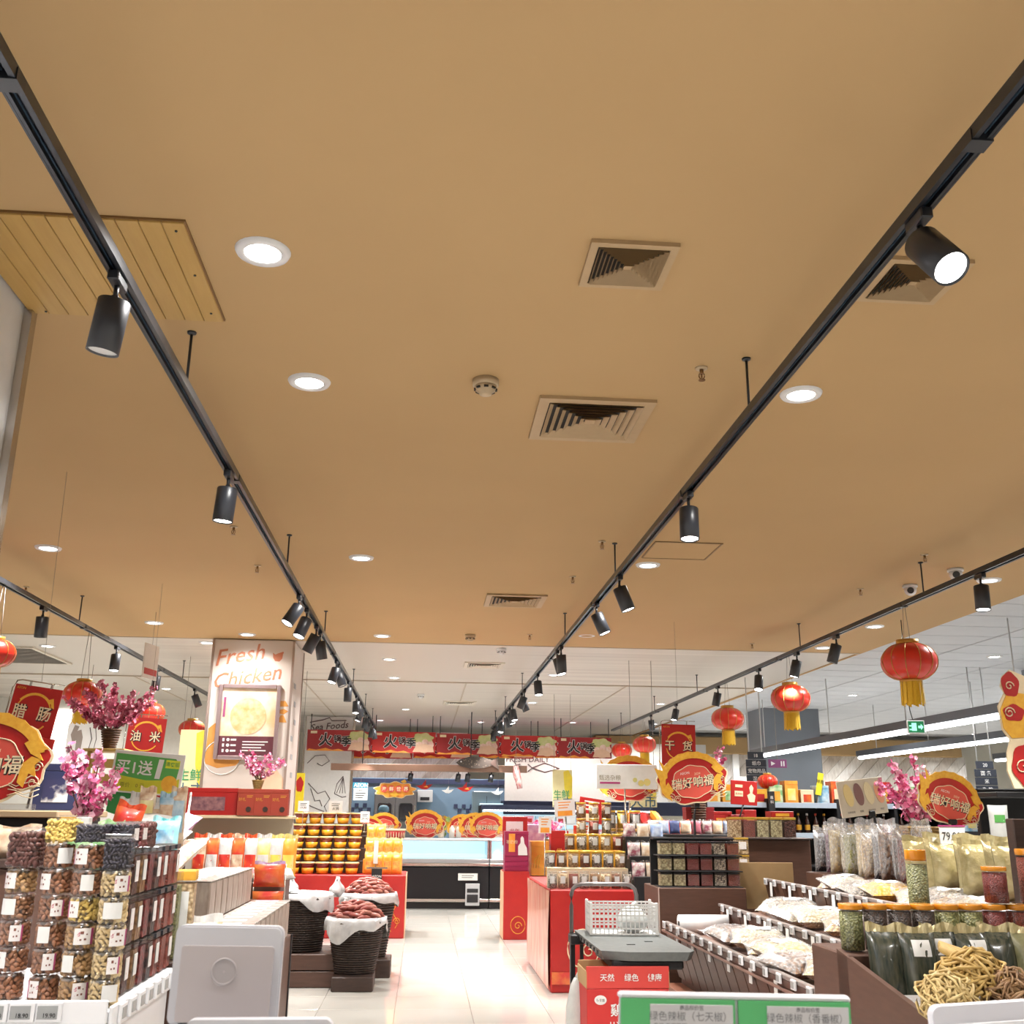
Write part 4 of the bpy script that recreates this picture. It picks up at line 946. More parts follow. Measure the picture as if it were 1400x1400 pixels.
# big oval basket on a wooden crate plinth
t = thing('wicker_basket','large dark wicker hamper lined with white plastic on a wooden plinth','basket',(-1.09,10.32,0))
for z in (.07,.21): b = MB(); b.rbox((.04,-.32,z),(.66,.03,.13),.004); b.obj('plank', mat('plinth_wood',(.11,.055,.04),.45,col2=(.07,.035,.025),scale=5,stretch=(1,1,8)), t)
b = MB(); b.rbox((.04,.05,.135),(.64,.7,.27),.004); b.obj('plinth', dkbrown, t)
q = wicker(t,.24,.24,.285,.72,1.1); liner(t,.24*q,.24*q,.74,.17,7); floor_of(t,.23*q,.23*q,.725)
for i in range(5):
    bag('meat_pack', f'flat vacuum pack of streaky meat on the large hamper, {ORD[i]} from the aisle', (-.93-.07*i,10.22+.03*(i%2),.735+.012*i),.12,.2,.03,film_w,mat('bacon_print',(.6,.12,.13),.4,col2=(.85,.75,.7),scale=22,contrast=.2,stretch=(4,1,.4)) if i < 3 else None,None,'vacuum packs on the large hamper',(R(-84),0,R(-20+14*i)),seed=i)
def crumple(name, label, loc, r, h, seed, m, group=None):
    rnd = random.Random(seed); t = thing(name, label, 'bag', loc, rnd.uniform(0,3), group); b = MB(); n = 18; vs = []; ph = [rnd.uniform(0,6.3) for _ in range(6)]
    K = 8
    for j in range(K+1):
        f = j/K; rr = r*(.55+.5*math.sin(math.pi*min(1,f*1.25)))*(1-.55*f**3)
        for i in range(n):
            a = 2*math.pi*i/n; w_ = 1+.16*math.sin(3*a+ph[0]+4*f)+.10*math.sin(7*a+ph[1]+9*f)+.06*math.sin(11*a+ph[2])
            vs.append((rr*w_*math.cos(a)+.25*r*f*math.sin(ph[3]), rr*w_*math.sin(a)*.8, h*f*(1+.12*math.sin(2*a+ph[4])*f)))
    b.add(vs,[(j*n+i,j*n+(i+1)%n,(j+1)*n+(i+1)%n,(j+1)*n+i) for j in range(K) for i in range(n)]+[tuple(range(n-1,-1,-1)),tuple(range(K*n,K*n+n))],True); b.obj('film', m, t)
    b = MB()
    for k in range(3):
        a = ph[k]; b.tube([(.25*r*math.sin(ph[3]),0,h*.95),(.25*r*math.sin(ph[3])+.3*r*math.cos(a),.2*r*math.sin(a),h*1.12),(.25*r+.55*r*math.cos(a),.3*r*math.sin(a),h*1.18)],[.25*r,.16*r,.05*r],6)
    b.obj('crumpled_neck', m, t); return t
for i,(x,y,z,s_) in enumerate(((-.80,10.52,.72,1.),(-.70,10.38,.60,.7),(-1.22,10.5,.75,.8))):
    crumple('crumpled_bag', ['crumpled white carrier bag, tallest one behind the corner basket','small crumpled white bag wedged beside the corner basket','crumpled grey white bag on the back of the large hamper'][i], (x,y,z), .085*s_, .15*s_, 5+i, liner_m, 'crumpled carrier bags')
# ================================================================== hotpot table with tubs and orange bags
t = thing('hotpot_table','red cloth covered table of hotpot bases with gold scroll pattern','table',(0,0,0))
b = MB(); b.rbox((-1.12,14.2,.37),(1.86,.98,.74),.01); b.obj('cloth', red, t)
b = MB()
for c in ((-.33,.42,.05,1),(-.28,.2,.045,-1),(-.4,.08,.05,1)): b.tube(spiral(c[0],c[1],c[2],1.5,c[3],y=13.705),.004,4)
b.tube([(-.3+.03*math.sin(i),13.705,.12+.04*i) for i in range(10)],.004,4); b.obj('scrollwork', gold, t)
b = MB(); b.box((-.185,14.2,.37),(.006,.96,.73)); b.obj('side_print', mat('flame_print',(.80,.35,.18),.5,col2=(.85,.65,.45),scale=9,stretch=(1,4,.6)), t)
for k in range(4): b = MB(); b.rbox((-1.22,14.12+.15*k,.745+.075*(k+1)),(1.05,.15,.15*(k+1)),.004); b.obj('step', dkbrown, t)
tub_lab = mat('tub_label', (.88,.52,.03), .35, col2=(.75,.30,.02), scale=18, coat=.3, contrast=.3)
lidw = mat('lid_white', (.84,.80,.74), .35); lid_amber = mat('lid_amber',(.72,.42,.12),.35,col2=(.82,.66,.4),scale=9)
for r in range(5):
    for i in range(5):
        x = -1.62+.185*i; y = 13.9+.15*r; z = .742 if r == 0 else .745+.15*r+.0025*0
        o = thing('hotpot_tub', f'tub of dark red hotpot base, {ORD[i]} from the pillar in the {ORD[r]} row up', 'tub', (x,y,z+.002), random.uniform(-.05,.05), 'hotpot tubs on the red table')
        if r == i == 0:
            b = MB(); b.lathe([(.062,0),(.074,.065)],16); tb1 = b.mesh('label', tub_lab)
            b = MB(); b.lathe([(.074,.065),(.082,.115),(.074,.118)],16); tb2 = b.mesh('body', mat('hotpot_red',(.20,.025,.015),.25,col2=(.1,.01,.01),scale=40,coat=.5))
            b = MB(); b.lathe([(.085,.112),(.085,.126),(.07,.13)],16); tb3 = b.mesh('lid', lid_amber)
        o.scale = (1.1,1.1,1.08); link('label', tb1, o); link('body', tb2, o); link('lid', tb3, o)
for i in range(10):
    x = -.66+.115*(i%4); y = 13.86+.17*(i//4); z = .745+.0*(i//4)
    if i//4: z = .745+.17*(i//4)
    bag('hotpot_bag', f'shiny orange hotpot sauce bag, {ORD[i%4]} in the {ORD[i//4]} tier beside the tubs', (x,y,z),.13,.24,.08,film_o,mat('orange_label',(.85,.45,.10),.4,col2=(.7,.12,.03),scale=16,contrast=.3),film_y,'orange hotpot bags',(R(-6),0,.1*(i%3-1)),seed=i)
for k in range(2): b = MB(); b.rbox((-.5,14.03+.17*k+.085,.745+.085*(k+1)),(.5,.17,.17*(k+1)),.003); b.obj('riser', orange, t_ if False else bpy.data.objects['hotpot_table'])
def price_card(label, px, py, Y, w_, h, txt, pole=.12, m=paper, col=ink, rz=0):
    p = P(px,py,Y); o = thing('price_card', label, 'sign', (p.x,Y,p.z-h/2-pole), rz, 'price cards on stalks')
    b = MB(); b.rbox((0,0,pole+h/2),(w_,.006,h),.001); b.obj('card', m, o)
    b = MB(); b.cyl((0,.006,0),.004,pole+h*.4,6); b.lathe([(.03,0),(.03,.006)],12); b.obj('stalk', chrome, o)
    if txt: text(o, txt, h*.3, 0, pole+h*.35, col, y=-.004); lines(o, 2, w_*.6, 0, pole+h*.75, h*.16, col, -.003, h*.05)
    return o
price_card('white price card standing on the left of the hotpot tubs',415,1102,14.1,.14,.13,'19.90',.22); price_card('brightest white card above the hotpot tubs',459,1103,14.55,.18,.15,'火锅',.06); price_card('white price card above the orange hotpot bags',499,1117,14.3,.12,.14,'29.90',.12)
price_card('tall narrow white card rising among the orange bags',514,1165,13.80,.055,.28,'',.05)
# the boxed black AEON card hanging before the orange bags
p = P(515,1197,13.66); t = thing('brand_card','small black card with white brand lettering in front of the orange bags','sign',(p.x,13.66,p.z))
b = MB(); b.rbox((0,0,0),(.13,.008,.16),.002); b.obj('card', dark, t); b = MB(); b.box((0,0,.09),(.26,.012,.018)); b.obj('clip', chrome, t); text(t,'AEON',.042,0,-.01,paper,y=-.005,bold=.01)
b = MB(); b.cyl((0,.01,.742-p.z),.006,.08+p.z-.742,6); b.obj('post', chrome, t)
# ================================================================== lanterns
def on(px, py, X): # point at height/pixel on the plane X = const
    d = FWD*1400 + RIGHT*(px-700) - UP*(py-700); return CAM+d*(X/d.x)
for px,py,w_,X,l in ((1243,905,80,3.78,'largest red lantern with yellow tassel under the right-hand track'),(1081,955,56,3.78,'second largest red lantern with yellow tassel, left of the grey column'),(995,983,46,3.78,'red lantern with yellow tassel beside the dry goods sign'),
     (881,1018,33,3.78,'small far red lantern next to an even smaller one above the white board'),(850,1026,29,3.78,'farthest small red lantern at the end of the red banner')):
    p = on(px,py,X); D = w_*S(p.y)*1.0
    lantern((p.x,p.y,p.z), D, l, 3.118-p.z)
for px,py,w_,X,l in ((113,949,50,-3.22,'red lantern behind the dusky blossom'),(205,975,40,-3.22,'red lantern half hidden by the oil and rice sign'),(262,997,35,-3.22,'red lantern with yellow tassel beside the poster pillar'),(-8,893,56,-3.22,'red lantern cut by the left picture edge')):
    p = on(px,py,X); D = w_*S(p.y); lantern((p.x,p.y,p.z), D, l, 3.118-p.z)
p = P(1050,1066,12.4); lantern((p.x,12.42,1.808+.09),.24,'small pumpkin shaped red lantern standing on the far grocery shelf',.1,False)
# ================================================================== right of the aisle: red displays
flame = mat('flame_print', (0,0,0))
t = thing('gift_display','tall red cardboard display of crimson gift packs at the right of the aisle','display',(0,0,0))
b = MB(); b.rbox((1.2,13.85,.40),(.32,.52,.80),.006); b.obj('base', red, t)
b = MB(); b.box((1.035,13.85,.40),(.006,.5,.78)); b.obj('side_print', flame, t)
b = MB(); b.tube([(1.22+.09*math.cos(a),13.586,.17+.10*math.sin(a)) for a in [i*6.283/20 for i in range(20)]],.004,4,True); b.tube(spiral(1.22,.16,.05,1.2,1,y=13.586),.005,4); b.obj('peach_outline', gold, t)
b = MB(); b.rbox((1.2,13.9,1.28),(.32,.1,.36),.004); b.obj('header_card', red, t); b = MB(); b.box((1.19,13.846,1.30),(.22,.004,.2)); hp = b.obj('header_panel', paper, t); text(hp,'龙年',.07,1.19,1.28,red,y=13.842)
for i in range(4):
    o = carton('gift_pack', f'crimson gift pack, {ORD[i]} from the bottom of the tall red display', (1.2,13.78,.802+(.06*i if i < 3 else .18)),(.30,.3,.058 if i < 3 else .30),mat('wine_print',(.30,.015,.07),.4),'crimson gift packs',0)
    if i == 3:
        b = MB(); b.box((-.06,-.152,.16),(.08,.003,.22)); b.obj('banner_print', orange, o); text(o,'羊奶粉',.05,-.06,.17,cream,y=-.155)
        b = MB(); b.plate([(.02,.01),(.02,.12),(.05,.16),(.05,.22),(.07,.24),(.09,.22),(.1,.15),(.13,.1),(.14,.01)],.003,-.153); b.obj('goat_silhouette', paper, o)
for i,(x,y,h,m_,l) in enumerate(((1.52,13.9,.42,orange,'orange gift carton with gold cups beside the tall red display'),(1.78,13.95,.55,red,'tall red gift carton with gold lettering behind the gold jars'),(1.5,14.2,.62,film_p,'purple carton peeping above the red cartons'),(2.02,14.0,.4,crimson,'crimson carton at the back of the jar pyramid'))):
    c = carton('gift_carton', l, (x,y,.74),(.23,.2,h),m_,'gift cartons behind the red table',0)
    b = MB()
    for k in range(3): b.tube([(-.08+.03*k,-.102,.05+h*.1),(-.075+.035*k,-.102,h*.45),(-.02+.02*k,-.102,h*.6)],.006,4)
    b.obj('gold_print', gold, c)
t = thing('carton_plinth','red cloth plinth behind the jar table carrying gift cartons','table',(0,0,0)); b = MB(); b.rbox((1.77,14.05,.365),(.8,.5,.73),.006); b.obj('cloth', red, t)
b = MB(); b.box((1.77,13.797,.69),(.8,.006,.06)); b.obj('valance', crimson, t)
# the red table with the pyramid of gold lidded jars
TT = .85
t = thing('jar_table','big red covered table with wrinkled golden side under the jar pyramid','table',(0,0,0))
b = MB(); b.rbox((1.54,10.65,TT/2),(.76,1.94,TT),.012); b.obj('cloth', red, t)
b = MB(); n = 14; vs = []
for j in range(7):
    for i in range(n+1): vs.append((1.152-.012-.01*math.sin(i*1.9+j*.8)*(j/6), 9.69+1.92*i/n, .03+(TT-.04)*j/6))
b.add(vs,[(j*(n+1)+i,(j+1)*(n+1)+i,(j+1)*(n+1)+i+1,j*(n+1)+i+1) for j in range(6) for i in range(n)],True)
b.obj('side_drape', mat('drape_print',(.80,.50,.36),.35,col2=(.62,.13,.10),scale=5,coat=.4,contrast=.35,stretch=(1,3.5,.5)), t)
b = MB(); b.tube([(1.45+.14*math.cos(a),9.672,.36+.16*math.sin(a)) for a in [i*6.283/24 for i in range(24)]],.006,4,True); b.tube(spiral(1.5,.34,.07,1.3,1,y=9.672),.006,4); b.obj('peach_outline', cream, t)
b = MB(); b.box((1.54,9.672,.12),(.74,.006,.10)); b.obj('hem', film_r, t)
b = MB(); b.box((1.165,10.65,TT+.075),(.006,1.9,.15)); b.box((1.54,9.69,TT+.06),(.74,.006,.12)); b.obj('acrylic_fence', clear_p, t)
prow = [(9.80,0,[755+14.5*i for i in range(8)],0),(9.99,.17,[752+16*i for i in range(7)],.17),(10.18,.32,[779+16.5*i for i in range(5)],.32),(10.37,.46,[795+17.5*i for i in range(3)],.46),(10.37,.61,[795+17.5*i for i in range(3)],None)]
fills = ['mixed','peanut','pepper','mixed','walnut','peanut','almond','mixed']
for r,(Y,dz,pxs,_) in enumerate(prow):
    if r in (1,2,3):
        b = MB(); b.rbox((1.55 if r == 1 else 1.66,Y+.06,TT+dz/2),(.74 if r == 1 else .5,.2,dz-.004),.004); b.obj('riser', gold if r > 1 else cream, t)
    for i,px in enumerate(pxs):
        jar('gold_jar', f'clear jar with gold lid, {ORD[i]} along the {ORD[r]} tier of the jar pyramid', 'jar', (P(px,1180,Y).x,Y,TT+dz+.002), .05 if r else .046, .148, fills[(i+r*3)%8], lid_gold if r else clear_d, lab_p, 'gold lidded jars on the red table', random.uniform(-.2,.2), labh=(.3,.72), laba=(random.uniform(-.2,.2),1.0))
t = thing('jar_stand','narrow brown stand lifting the wide jars beside the pyramid','stand',(0,0,0)); b = MB(); b.rbox((2.04,10.45,.585),(.23,.16,1.17),.004); b.obj('body', brown, t); b = MB(); b.rbox((1.98,10.45,1.182),(.42,.17,.016),.003); b.obj('top', dkbrown, t)
for i in range(3):
    for r in range(2): jar('wide_jar', f'wide jar with dull gold lid, {ORD[i]} from the pyramid, {["lower","upper"][r]} row by the rack', 'jar', (1.845+.125*i,10.45,1.192+.175*r), .058,.172,['mixed','apricot','tea'][i],lid_gold,lab_p,'wide jars beside the pyramid',0,labh=(.3,.75),laba=(0,1.1))
# rack of pouches
t = thing('pouch_rack','dark rack with rows of small pouches between the jar pyramid and the canisters','shelf',(0,0,0))
RX = 2.42
b = MB(); b.rbox((RX,10.75,.62),(1.0,.3,1.24),.004); b.obj('body', dark, t)
for k in range(3): b = MB(); b.rbox((2.13,9.80+.2*k,.5+.085*k-.01),(.40,.19,.88+.17*k-.02+.08),.004); b.obj('tier', dark, t)
b = MB(); b.rbox((2.66,10.45,.66),(.88,.2,1.32),.004); b.obj('upper_tier', dark, t)
pf_ = [mat('pouch_plum',(.28,.06,.10),.4,col2=(.75,.7,.65),scale=20,contrast=.25),mat('pouch_tan',(.66,.45,.28),.4,col2=(.8,.72,.6),scale=20,contrast=.3),mat('pouch_blue',(.55,.62,.75),.4,col2=(.25,.35,.6),scale=16,contrast=.25),mat('pouch_navy',(.06,.08,.2),.4),mat('pouch_rose',(.5,.15,.2),.4)]
for r in range(3):
    for i in range(3):
        bag('small_pouch', f'{["plum","tan","pale blue"][i]} pouch in the {["bottom","middle","top"][r]} row of three beside the jar pyramid', (1.985+.132*i,9.78+.2*r,.93+.17*r),.125,.15,.05,pf_[i],None,clear_d,'small pouches on the dark rack',(R(-8),0,0),seed=i)
for i in range(8):
    bag('small_pouch', f'small pouch in the high row below the red bags, {ORD[i]} from the wide jars', (2.27+.108*i,10.42,1.323),.105,.125,.05,pf_[(1,2,3,1,4,0,1,2)[i]],None,clear_d,'pouches in the high row',(R(-8),0,0),seed=i)
# red bags, gift boxes and vase on top of the rack
for i in range(8):
    p = (2.2+.13*(i%5),10.72+.05*(i//5),1.245+.09*(i//5)+.03)
    bag('red_bag', f'glossy red snack bag heaped under the dragon sign, {ORD[i]} from the white board', p,.26,.2,.09,[film_r,film_be,film_r,red,film_r,film_r,red,film_o][i],[None,None,film_w,None,film_be,None,None,None][i],None,'red bags under the dragon sign',(R(-38),R(-15+9*(i%4)),R(-25+13*i)),seed=i)
t = thing('back_plinth','brown plinth behind the pouch rack under gift boxes and vase','stand',(0,0,0)); b = MB(); b.rbox((2.75,11.2,.66),(1.3,.5,1.32),.004); b.obj('body', brown, t); b = MB(); b.rbox((2.75,11.2,1.33),(1.32,.52,.02),.004); b.obj('top', dkbrown, t)
for i,(px,w_,h,l) in enumerate(((955,.30,.24,'sloping red gift box beside the tall wicker vase'),(985,.22,.20,'red gift box with gold stripes below the chef card'),(1004,.16,.17,'small red gift box in the middle under the chef card'),(1022,.15,.22,'upright red gift box nearest the canisters'))):
    carton('gift_box', l, (P(px,1120,11.1).x,11.1+.04*(i%2),1.342),(w_,.16,h),red if i % 2 else crimson,'red boxes on the back plinth',.1*i,orange if i in (1,3) else None)
p = P(958,1120,10.95)
t = blossom('pale pink blossom in a tall wicker vase behind the dragon sign',(p.x,11.02,1.342),.98,.36,12,26,.024,None,31,name='blossom_vase',vr=.06,vh=.3,lean=.12)
b = MB()
for k in range(14): b.tube([((.06+.02*k/13)*math.cos(a),(.06+.02*k/13)*math.sin(a),.012+.025*k) for a in [2*math.pi*i/12 for i in range(12)]],.011,5,True)
b.obj('wicker_vase', wick_d, t)
for i in range(3): carton('brown_carton', f'plain brown carton behind the white board, {ORD[i]} from the red card', (P(848+19*i,1112,12.2).x,12.2,1.10),(.2,.25,.40 if i else .30),mat('kraft',(.50,.31,.14),.7,scale=5),'plain cartons',0)
t = thing('carton_stand','brown stand under the plain cartons','stand',(0,0,0)); b = MB(); b.rbox((P(866,1112,12.2).x,12.2,.545),(.7,.36,1.09),.004); b.obj('body', brown, t); b = MB(); b.rbox((P(866,1112,12.2).x,12.2,1.092),(.72,.38,.012),.003); b.obj('top', dkbrown, t)
# signs
p = P(857,1062,10.3)
t = thing('promo_board','bright white promotion board on a pole before the yellow dragon arch','sign',(p.x,10.3,p.z),0)
b = MB(); b.rbox((0,0,0),(.61,.012,.235),.004); b.obj('board', mat('glossy_white',(.88,.88,.86),.3), t); text(t,'甄选杂粮',.055,-.17,-.01,mat('olive_text',(.30,.26,.16),.6),y=-.007); b = MB(); b.box((-.17,-.007,-.06),(.2,.002,.018)); b.obj('strap_line', pink_tag, t)
b = MB()
for x,z,r in ((.08,-.03,.022),(.2,-.05,.035),(.14,-.06,.03)): b.lathe([(r,0),(r,.002)],16,(x,-.0065,z),axis=(0,-1,0))
b.obj('fruit_print', mat('fruit_print',(.62,.68,.25),.5,col2=(.85,.6,.2),scale=30), t)
b = MB(); b.cyl((-.02,.012,1.0-p.z),.008,p.z-1.0,8); b.obj('pole', chrome, t)
p = P(862,1096,10.9); dragon_sign('yellow arched dragon sign behind the white promotion board', (p.x,10.9,p.z), .66, 0, R(-3), False)
t = thing('sign_post','thin steel post holding the arched dragon sign','stand',(p.x,10.93,0)); b = MB(); b.cyl((0,.02,0),.01,p.z+.2,8); b.obj('post', chrome, t); b = MB(); b.lathe([(.1,0),(.1,.02)],16,(0,.02,0)); b.obj('foot', dark, t)
p = P(953,1099,9.6); dragon_sign('red dragon cut-out sign in front of the dry goods sign', (p.x,9.6,p.z), .66, R(4), R(-9), False)
t = thing('sign_clamp','black clamp arm holding the dragon sign above the pouches','clamp',(p.x-.02,9.64,0)); b = MB(); b.tube([(0,0,.0),(.0,.0,p.z-.1),(.03,0,p.z+.02)],.012,6); b.obj('arm', dark, t); b = MB(); b.rbox((.03,-.0,p.z+.0),(.05,.03,.07),.006); b.rbox((0,0,1.09),(.08,.08,.06),.008); b.obj('jaw', dark, t)
p = P(928,1020,10.2); framed_sign('red hanging sign reading dry goods with gold dragon ring', (p.x,10.2,p.z), .34, .42, '干货', R(1), 0, 1.1)
p = P(1017,1084,9.8); t = thing('chef_card','red card with cooking print on a black clamp','sign',(p.x,9.8,p.z)); t.rotation_euler=(0,R(3),0)
b = MB(); b.rbox((0,0,0),(.255,.008,.22),.003); b.obj('card', red, t); b = MB(); b.plate([(.05,-.08),(.03,-.02),(.06,.0),(.05,.05),(.07,.08),(.09,.05),(.08,0),(.11,-.02),(.1,-.08)],.002,-.006); b.obj('picture', cream, t); b = MB(); b.box((-.05,-.006,-.01),(.08,.002,.05)); b.box((-.05,-.006,.06),(.07,.002,.025)); b.obj('panel', cream, t); text(t,'新年好',.022,-.05,-.01,red,y=-.008)
b = MB(); b.tube([(0,.01,-.1),(-.03,.01,-.2),(-.08,.01,-.32),(-.08,.01,-p.z)],.008,6); b.obj('clamp', dark, t)
for i,(px,py,Y,w_,h,m_,r_,l) in enumerate(((808,1108,12.6,.30,.28,red,8,'tilted red promotion card with white lines behind the jars'),(772,1105,13.2,.26,.20,paper,-4,'white and orange promotion card left of the tilted red one'),(800,1140,13.5,.3,.2,film_r,0,'red card with gold cups behind the jar pyramid'),(745,1128,13.4,.16,.2,paper,0,'small white card behind the tall red display'))):
    p = P(px,py,Y); o = thing('promo_card', l, 'sign', (p.x,Y,p.z),0,'promotion cards'); o.rotation_euler=(0,R(r_),0)
    b = MB(); b.rbox((0,0,0),(w_,.008,h),.002); b.obj('card', m_, o); lines(o,3,w_*.6,.0,h*.35,h*.16,paper if m_ != paper else orange,-.004,h*.06)
    b = MB(); b.box((0,-.006,-h*.3),(w_*.7,.002,h*.3)); b.obj('panel', orange if m_ == paper else cream, o); b = MB(); b.cyl((0,.012,-p.z),.008,p.z,6); b.obj('pole', chrome, o)
# ================================================================== canister corner
t = thing('canister_cabinet','brown cabinet with three dark shelves of grain canisters','cabinet',(0,0,0))
b = MB(); b.rbox((2.1,8.25,.49),(.66,.55,.98),.005); b.obj('body', brown, t)
b = MB(); b.box((1.775,8.0,.49),(.012,.03,.98)); b.obj('edge_strip', mat('pale_edge',(.5,.44,.4),.4), t)
cf = ['pistachio','pistachio','redbean','redbean','mixed','pepper']
fn2 = dict(pistachio='pale pistachios',redbean='red beans',mixed='black and white seeds',pepper='brown peppercorns',peanut='golden peanuts',seed='pale seeds',choc='brown kernels')
for r in range(3):
    z = .985+.112*r
    b = MB(); b.rbox((2.1,8.1,z-.002),(.64,.2,.008),.002); b.obj('shelf_board', dark, t)
    for i in range(6): jar('canister', f'square canister of {fn2[cf[i]]}, {ORD[i]} from the aisle, {["lowest","middle","top"][r]} dark shelf', 'canister', (1.84+.104*i,8.08,z+.003), .049,.098,cf[i],lid_black,None,'grain canisters on the dark shelves',0,square=True)
b = MB(); b.rbox((2.1,8.25,1.325),(.64,.12,.012),.002); b.rbox((2.1,8.32,1.15),(.64,.03,.34),.002); b.obj('back_panel', dark, t)
t = thing('corner_cabinet','brown corner cabinet under the row of gold topped canisters','cabinet',(0,0,0))
b = MB(); b.rbox((2.93,9.1,.655),(.68,.5,1.31),.005); b.obj('body', brown, t); b = MB(); b.rbox((2.9,9.0,1.318),(.74,.4,.012),.003); b.obj('top', dkbrown, t)
b = MB(); b.rbox((2.62,8.72,.53),(.2,.2,1.06),.004); b.obj('side_plinth', brown, t)
for i,fl_n in enumerate(('peanut','pepper','pistachio','pistachio','choc')): jar('canister', f'large square canister of {fn2[fl_n]} on the corner cabinet, {ORD[i]} from the chef card', 'canister', (2.64+.118*i,8.92,1.325),.055,.165,fl_n,lid_gold,None,'canisters on the corner cabinet',0,square=True)
for i in range(2): jar('canister', f'large square canister of golden peanuts, {["lower","upper"][i]} of two before the corner cabinet', 'canister', (2.63,8.72,1.062+.135*i),.055,.13,'peanut',lid_gold,lab_w,'canisters in front of the corner cabinet',0,square=True)
# ================================================================== stepped bins of dried goods
t = thing('bin_island','long brown stepped island of open bins along the right of the aisle','display table',(0,0,0))
for x0,x1,z0,z1,y0,y1 in ((1.86,3.4,0,.68,4.35,7.75),(2.22,3.4,.68,.80,4.35,7.75),(2.70,3.4,.80,.95,4.35,8.2),(2.98,3.4,.95,1.09,4.35,8.2)):
    b = MB(); b.rbox(((x0+x1)/2,(y0+y1)/2,(z0+z1)/2),(x1-x0,y1-y0,z1-z0),.004); b.obj('step', brown, t)
pw = .205
def tier_front(X, zt, zb, dx, y0, y1, tiers):
    pm_ = MB(); h = zt-zb; pm_.add([(0,-pw*.46,0),(0,pw*.46,0),(dx,pw*.46,-h),(dx,-pw*.46,-h),(.014,-pw*.46,0),(.014,pw*.46,0),(dx+.014,pw*.46,-h),(dx+.014,-pw*.46,-h)],[(0,3,2,1),(4,5,6,7),(0,1,5,4),(3,7,6,2),(1,2,6,5),(0,4,7,3)],False); me = pm_.mesh('plank', brown)
    tg1 = MB(); tg1.rbox((0,0,0),(.012,.055,.045),.002); tg1 = tg1.mesh('price_tag', white); tg2 = MB(); tg2.box((-.007,0,0),(.002,.04,.028)); tg2 = tg2.mesh('screen', grey_scr)
    st_ = MB(); st_.box((0,0,0),(.003,.05,.1)); st_ = st_.mesh('price_strip', paper)
    y = y0+pw/2; k = 0
    while y < y1:
        link('plank', me, t, (X,y,zt)); a = link('price_tag', tg1, t, (X-.012,y+.03,zt+.0)); link('screen', tg2, a)
        if k % 2: link('price_strip', st_, t, (X-.006+dx*.15,y-.06,zt-.05))
        y += pw; k += 1
    b = MB(); b.rbox((X+.012,(y0+y1)/2,zt+.012),(.03,y1-y0,.02),.003); b.obj('lip', mat('lip_metal',(.35,.30,.28),.35,metal=.4), t)
    b = MB(); b.box((X+.05,(y0+y1)/2,zt-.02),(.004,y1-y0,.05)); b.obj('tray_edge', clear_p, t)
tier_front(1.75,.75,.40,.10,4.3,7.75,1); tier_front(2.15,.87,.74,.03,4.4,7.75,2); tier_front(2.64,1.02,.88,.03,4.5,8.2,3)
b = MB(); b.rbox((1.80,6.05,.34),(.12,3.4,.05),.004); b.obj('base_rail', mat('red_wood',(.24,.09,.05),.45), t)
for X,Z,x1 in ((1.98,.70,2.2),(2.42,.815,2.68),(2.83,.965,2.98)):
    b = MB(); b.rbox((X,6.1,Z),(.46 if X < 2.8 else .3,3.5,.015),.002); b.obj('tray', mat('tray_brown',(.24,.14,.11),.4), t)
b = MB(); b.rbox((2.68,8.3,.98),(.46,.02,.34),.002); b.obj('end_card', mat('kraft_card',(.42,.28,.13),.7), t)
bf = [clear_d]
def fillbag(label, loc, w_, h, th, fill, rot, group, lab=None):
    o = thing('dried_goods_bag', label, 'bag', loc, 0, group); o.rotation_euler = rot
    ms = bag_meshes(w_,h*.86,th*.92,food(fill),None,None,int(loc[1]*10) % 4); link('filling', ms[0][1], o)
    ms = bag_meshes(w_*1.04,h,th,haze_film(),None,haze_film(),int(loc[1]*7) % 4)
    for n_,me in ms: link('film' if n_ == 'pouch' else n_, me, o)
    if lab:
        ms = bag_meshes(w_*1.04,h,th,clear_d,lab,None,int(loc[1]*7) % 4,(-.4,.4,-.1,.35)); link('label', ms[1][1], o)
    return o
fills3 = [['seed','noodle','mushroom','seed','peanut','noodle','mushroom','peanut','green','tea'],['seed','mixed','seed','seed','peanut','purple','noodle','seed','seed','peanut'],['peanut','seed','mixed','apricot','seed','mixed','peanut','seed','walnut','almond']]
fw = dict(seed='pale seeds',noodle='straw coloured slices',mushroom='brown mushrooms',peanut='golden peanuts',green='green vegetables',tea='dark dried leaves',mixed='speckled beans',purple='purple dried fruit',apricot='orange yellow fruit',walnut='walnuts',almond='brown kernels',date='dark dates',choc='brown nuts',raisin='black fungus')
for ti,(X,Z) in enumerate(((1.98,.715),(2.42,.83),(2.83,.98))):
    for i in range(10):
        fl_n = fills3[ti][i]; y = 7.35-.315*i
        if ti == 0 and i in (0,1): continue
        fillbag(f'clear bag of {fw[fl_n]} on the {["lowest","middle","upper"][ti]} bin step, {ORD[i]} from far end', (X+random.uniform(-.03,.03)-.0,y-.12,Z+.05+.02*(i%2)),.33 if ti < 2 else .30,.29,.10,fl_n,(R(-82),0,R(random.uniform(-30,30))),f'bags on the {["lowest","middle","upper"][ti]} bin step',paper if i % 2 else None)
t = thing('film_roll','thick white roll of bags lying at the far end of the lowest bin','roll',(1.97,7.52,.775))
b = MB(); b.lathe([(.018,-.17),(.06,-.17),(.06,.17),(.018,.17)],24,axis=(1,0,0),cap=False); b.obj('roll', mat('roll_white',(.82,.82,.82),.35,col2=(.74,.75,.77),scale=4,stretch=(8,1,1)), t); b = MB(); b.lathe([(.018,-.171),(.018,.171)],14,axis=(1,0,0),cap=False); b.obj('core', dkbrown, t)
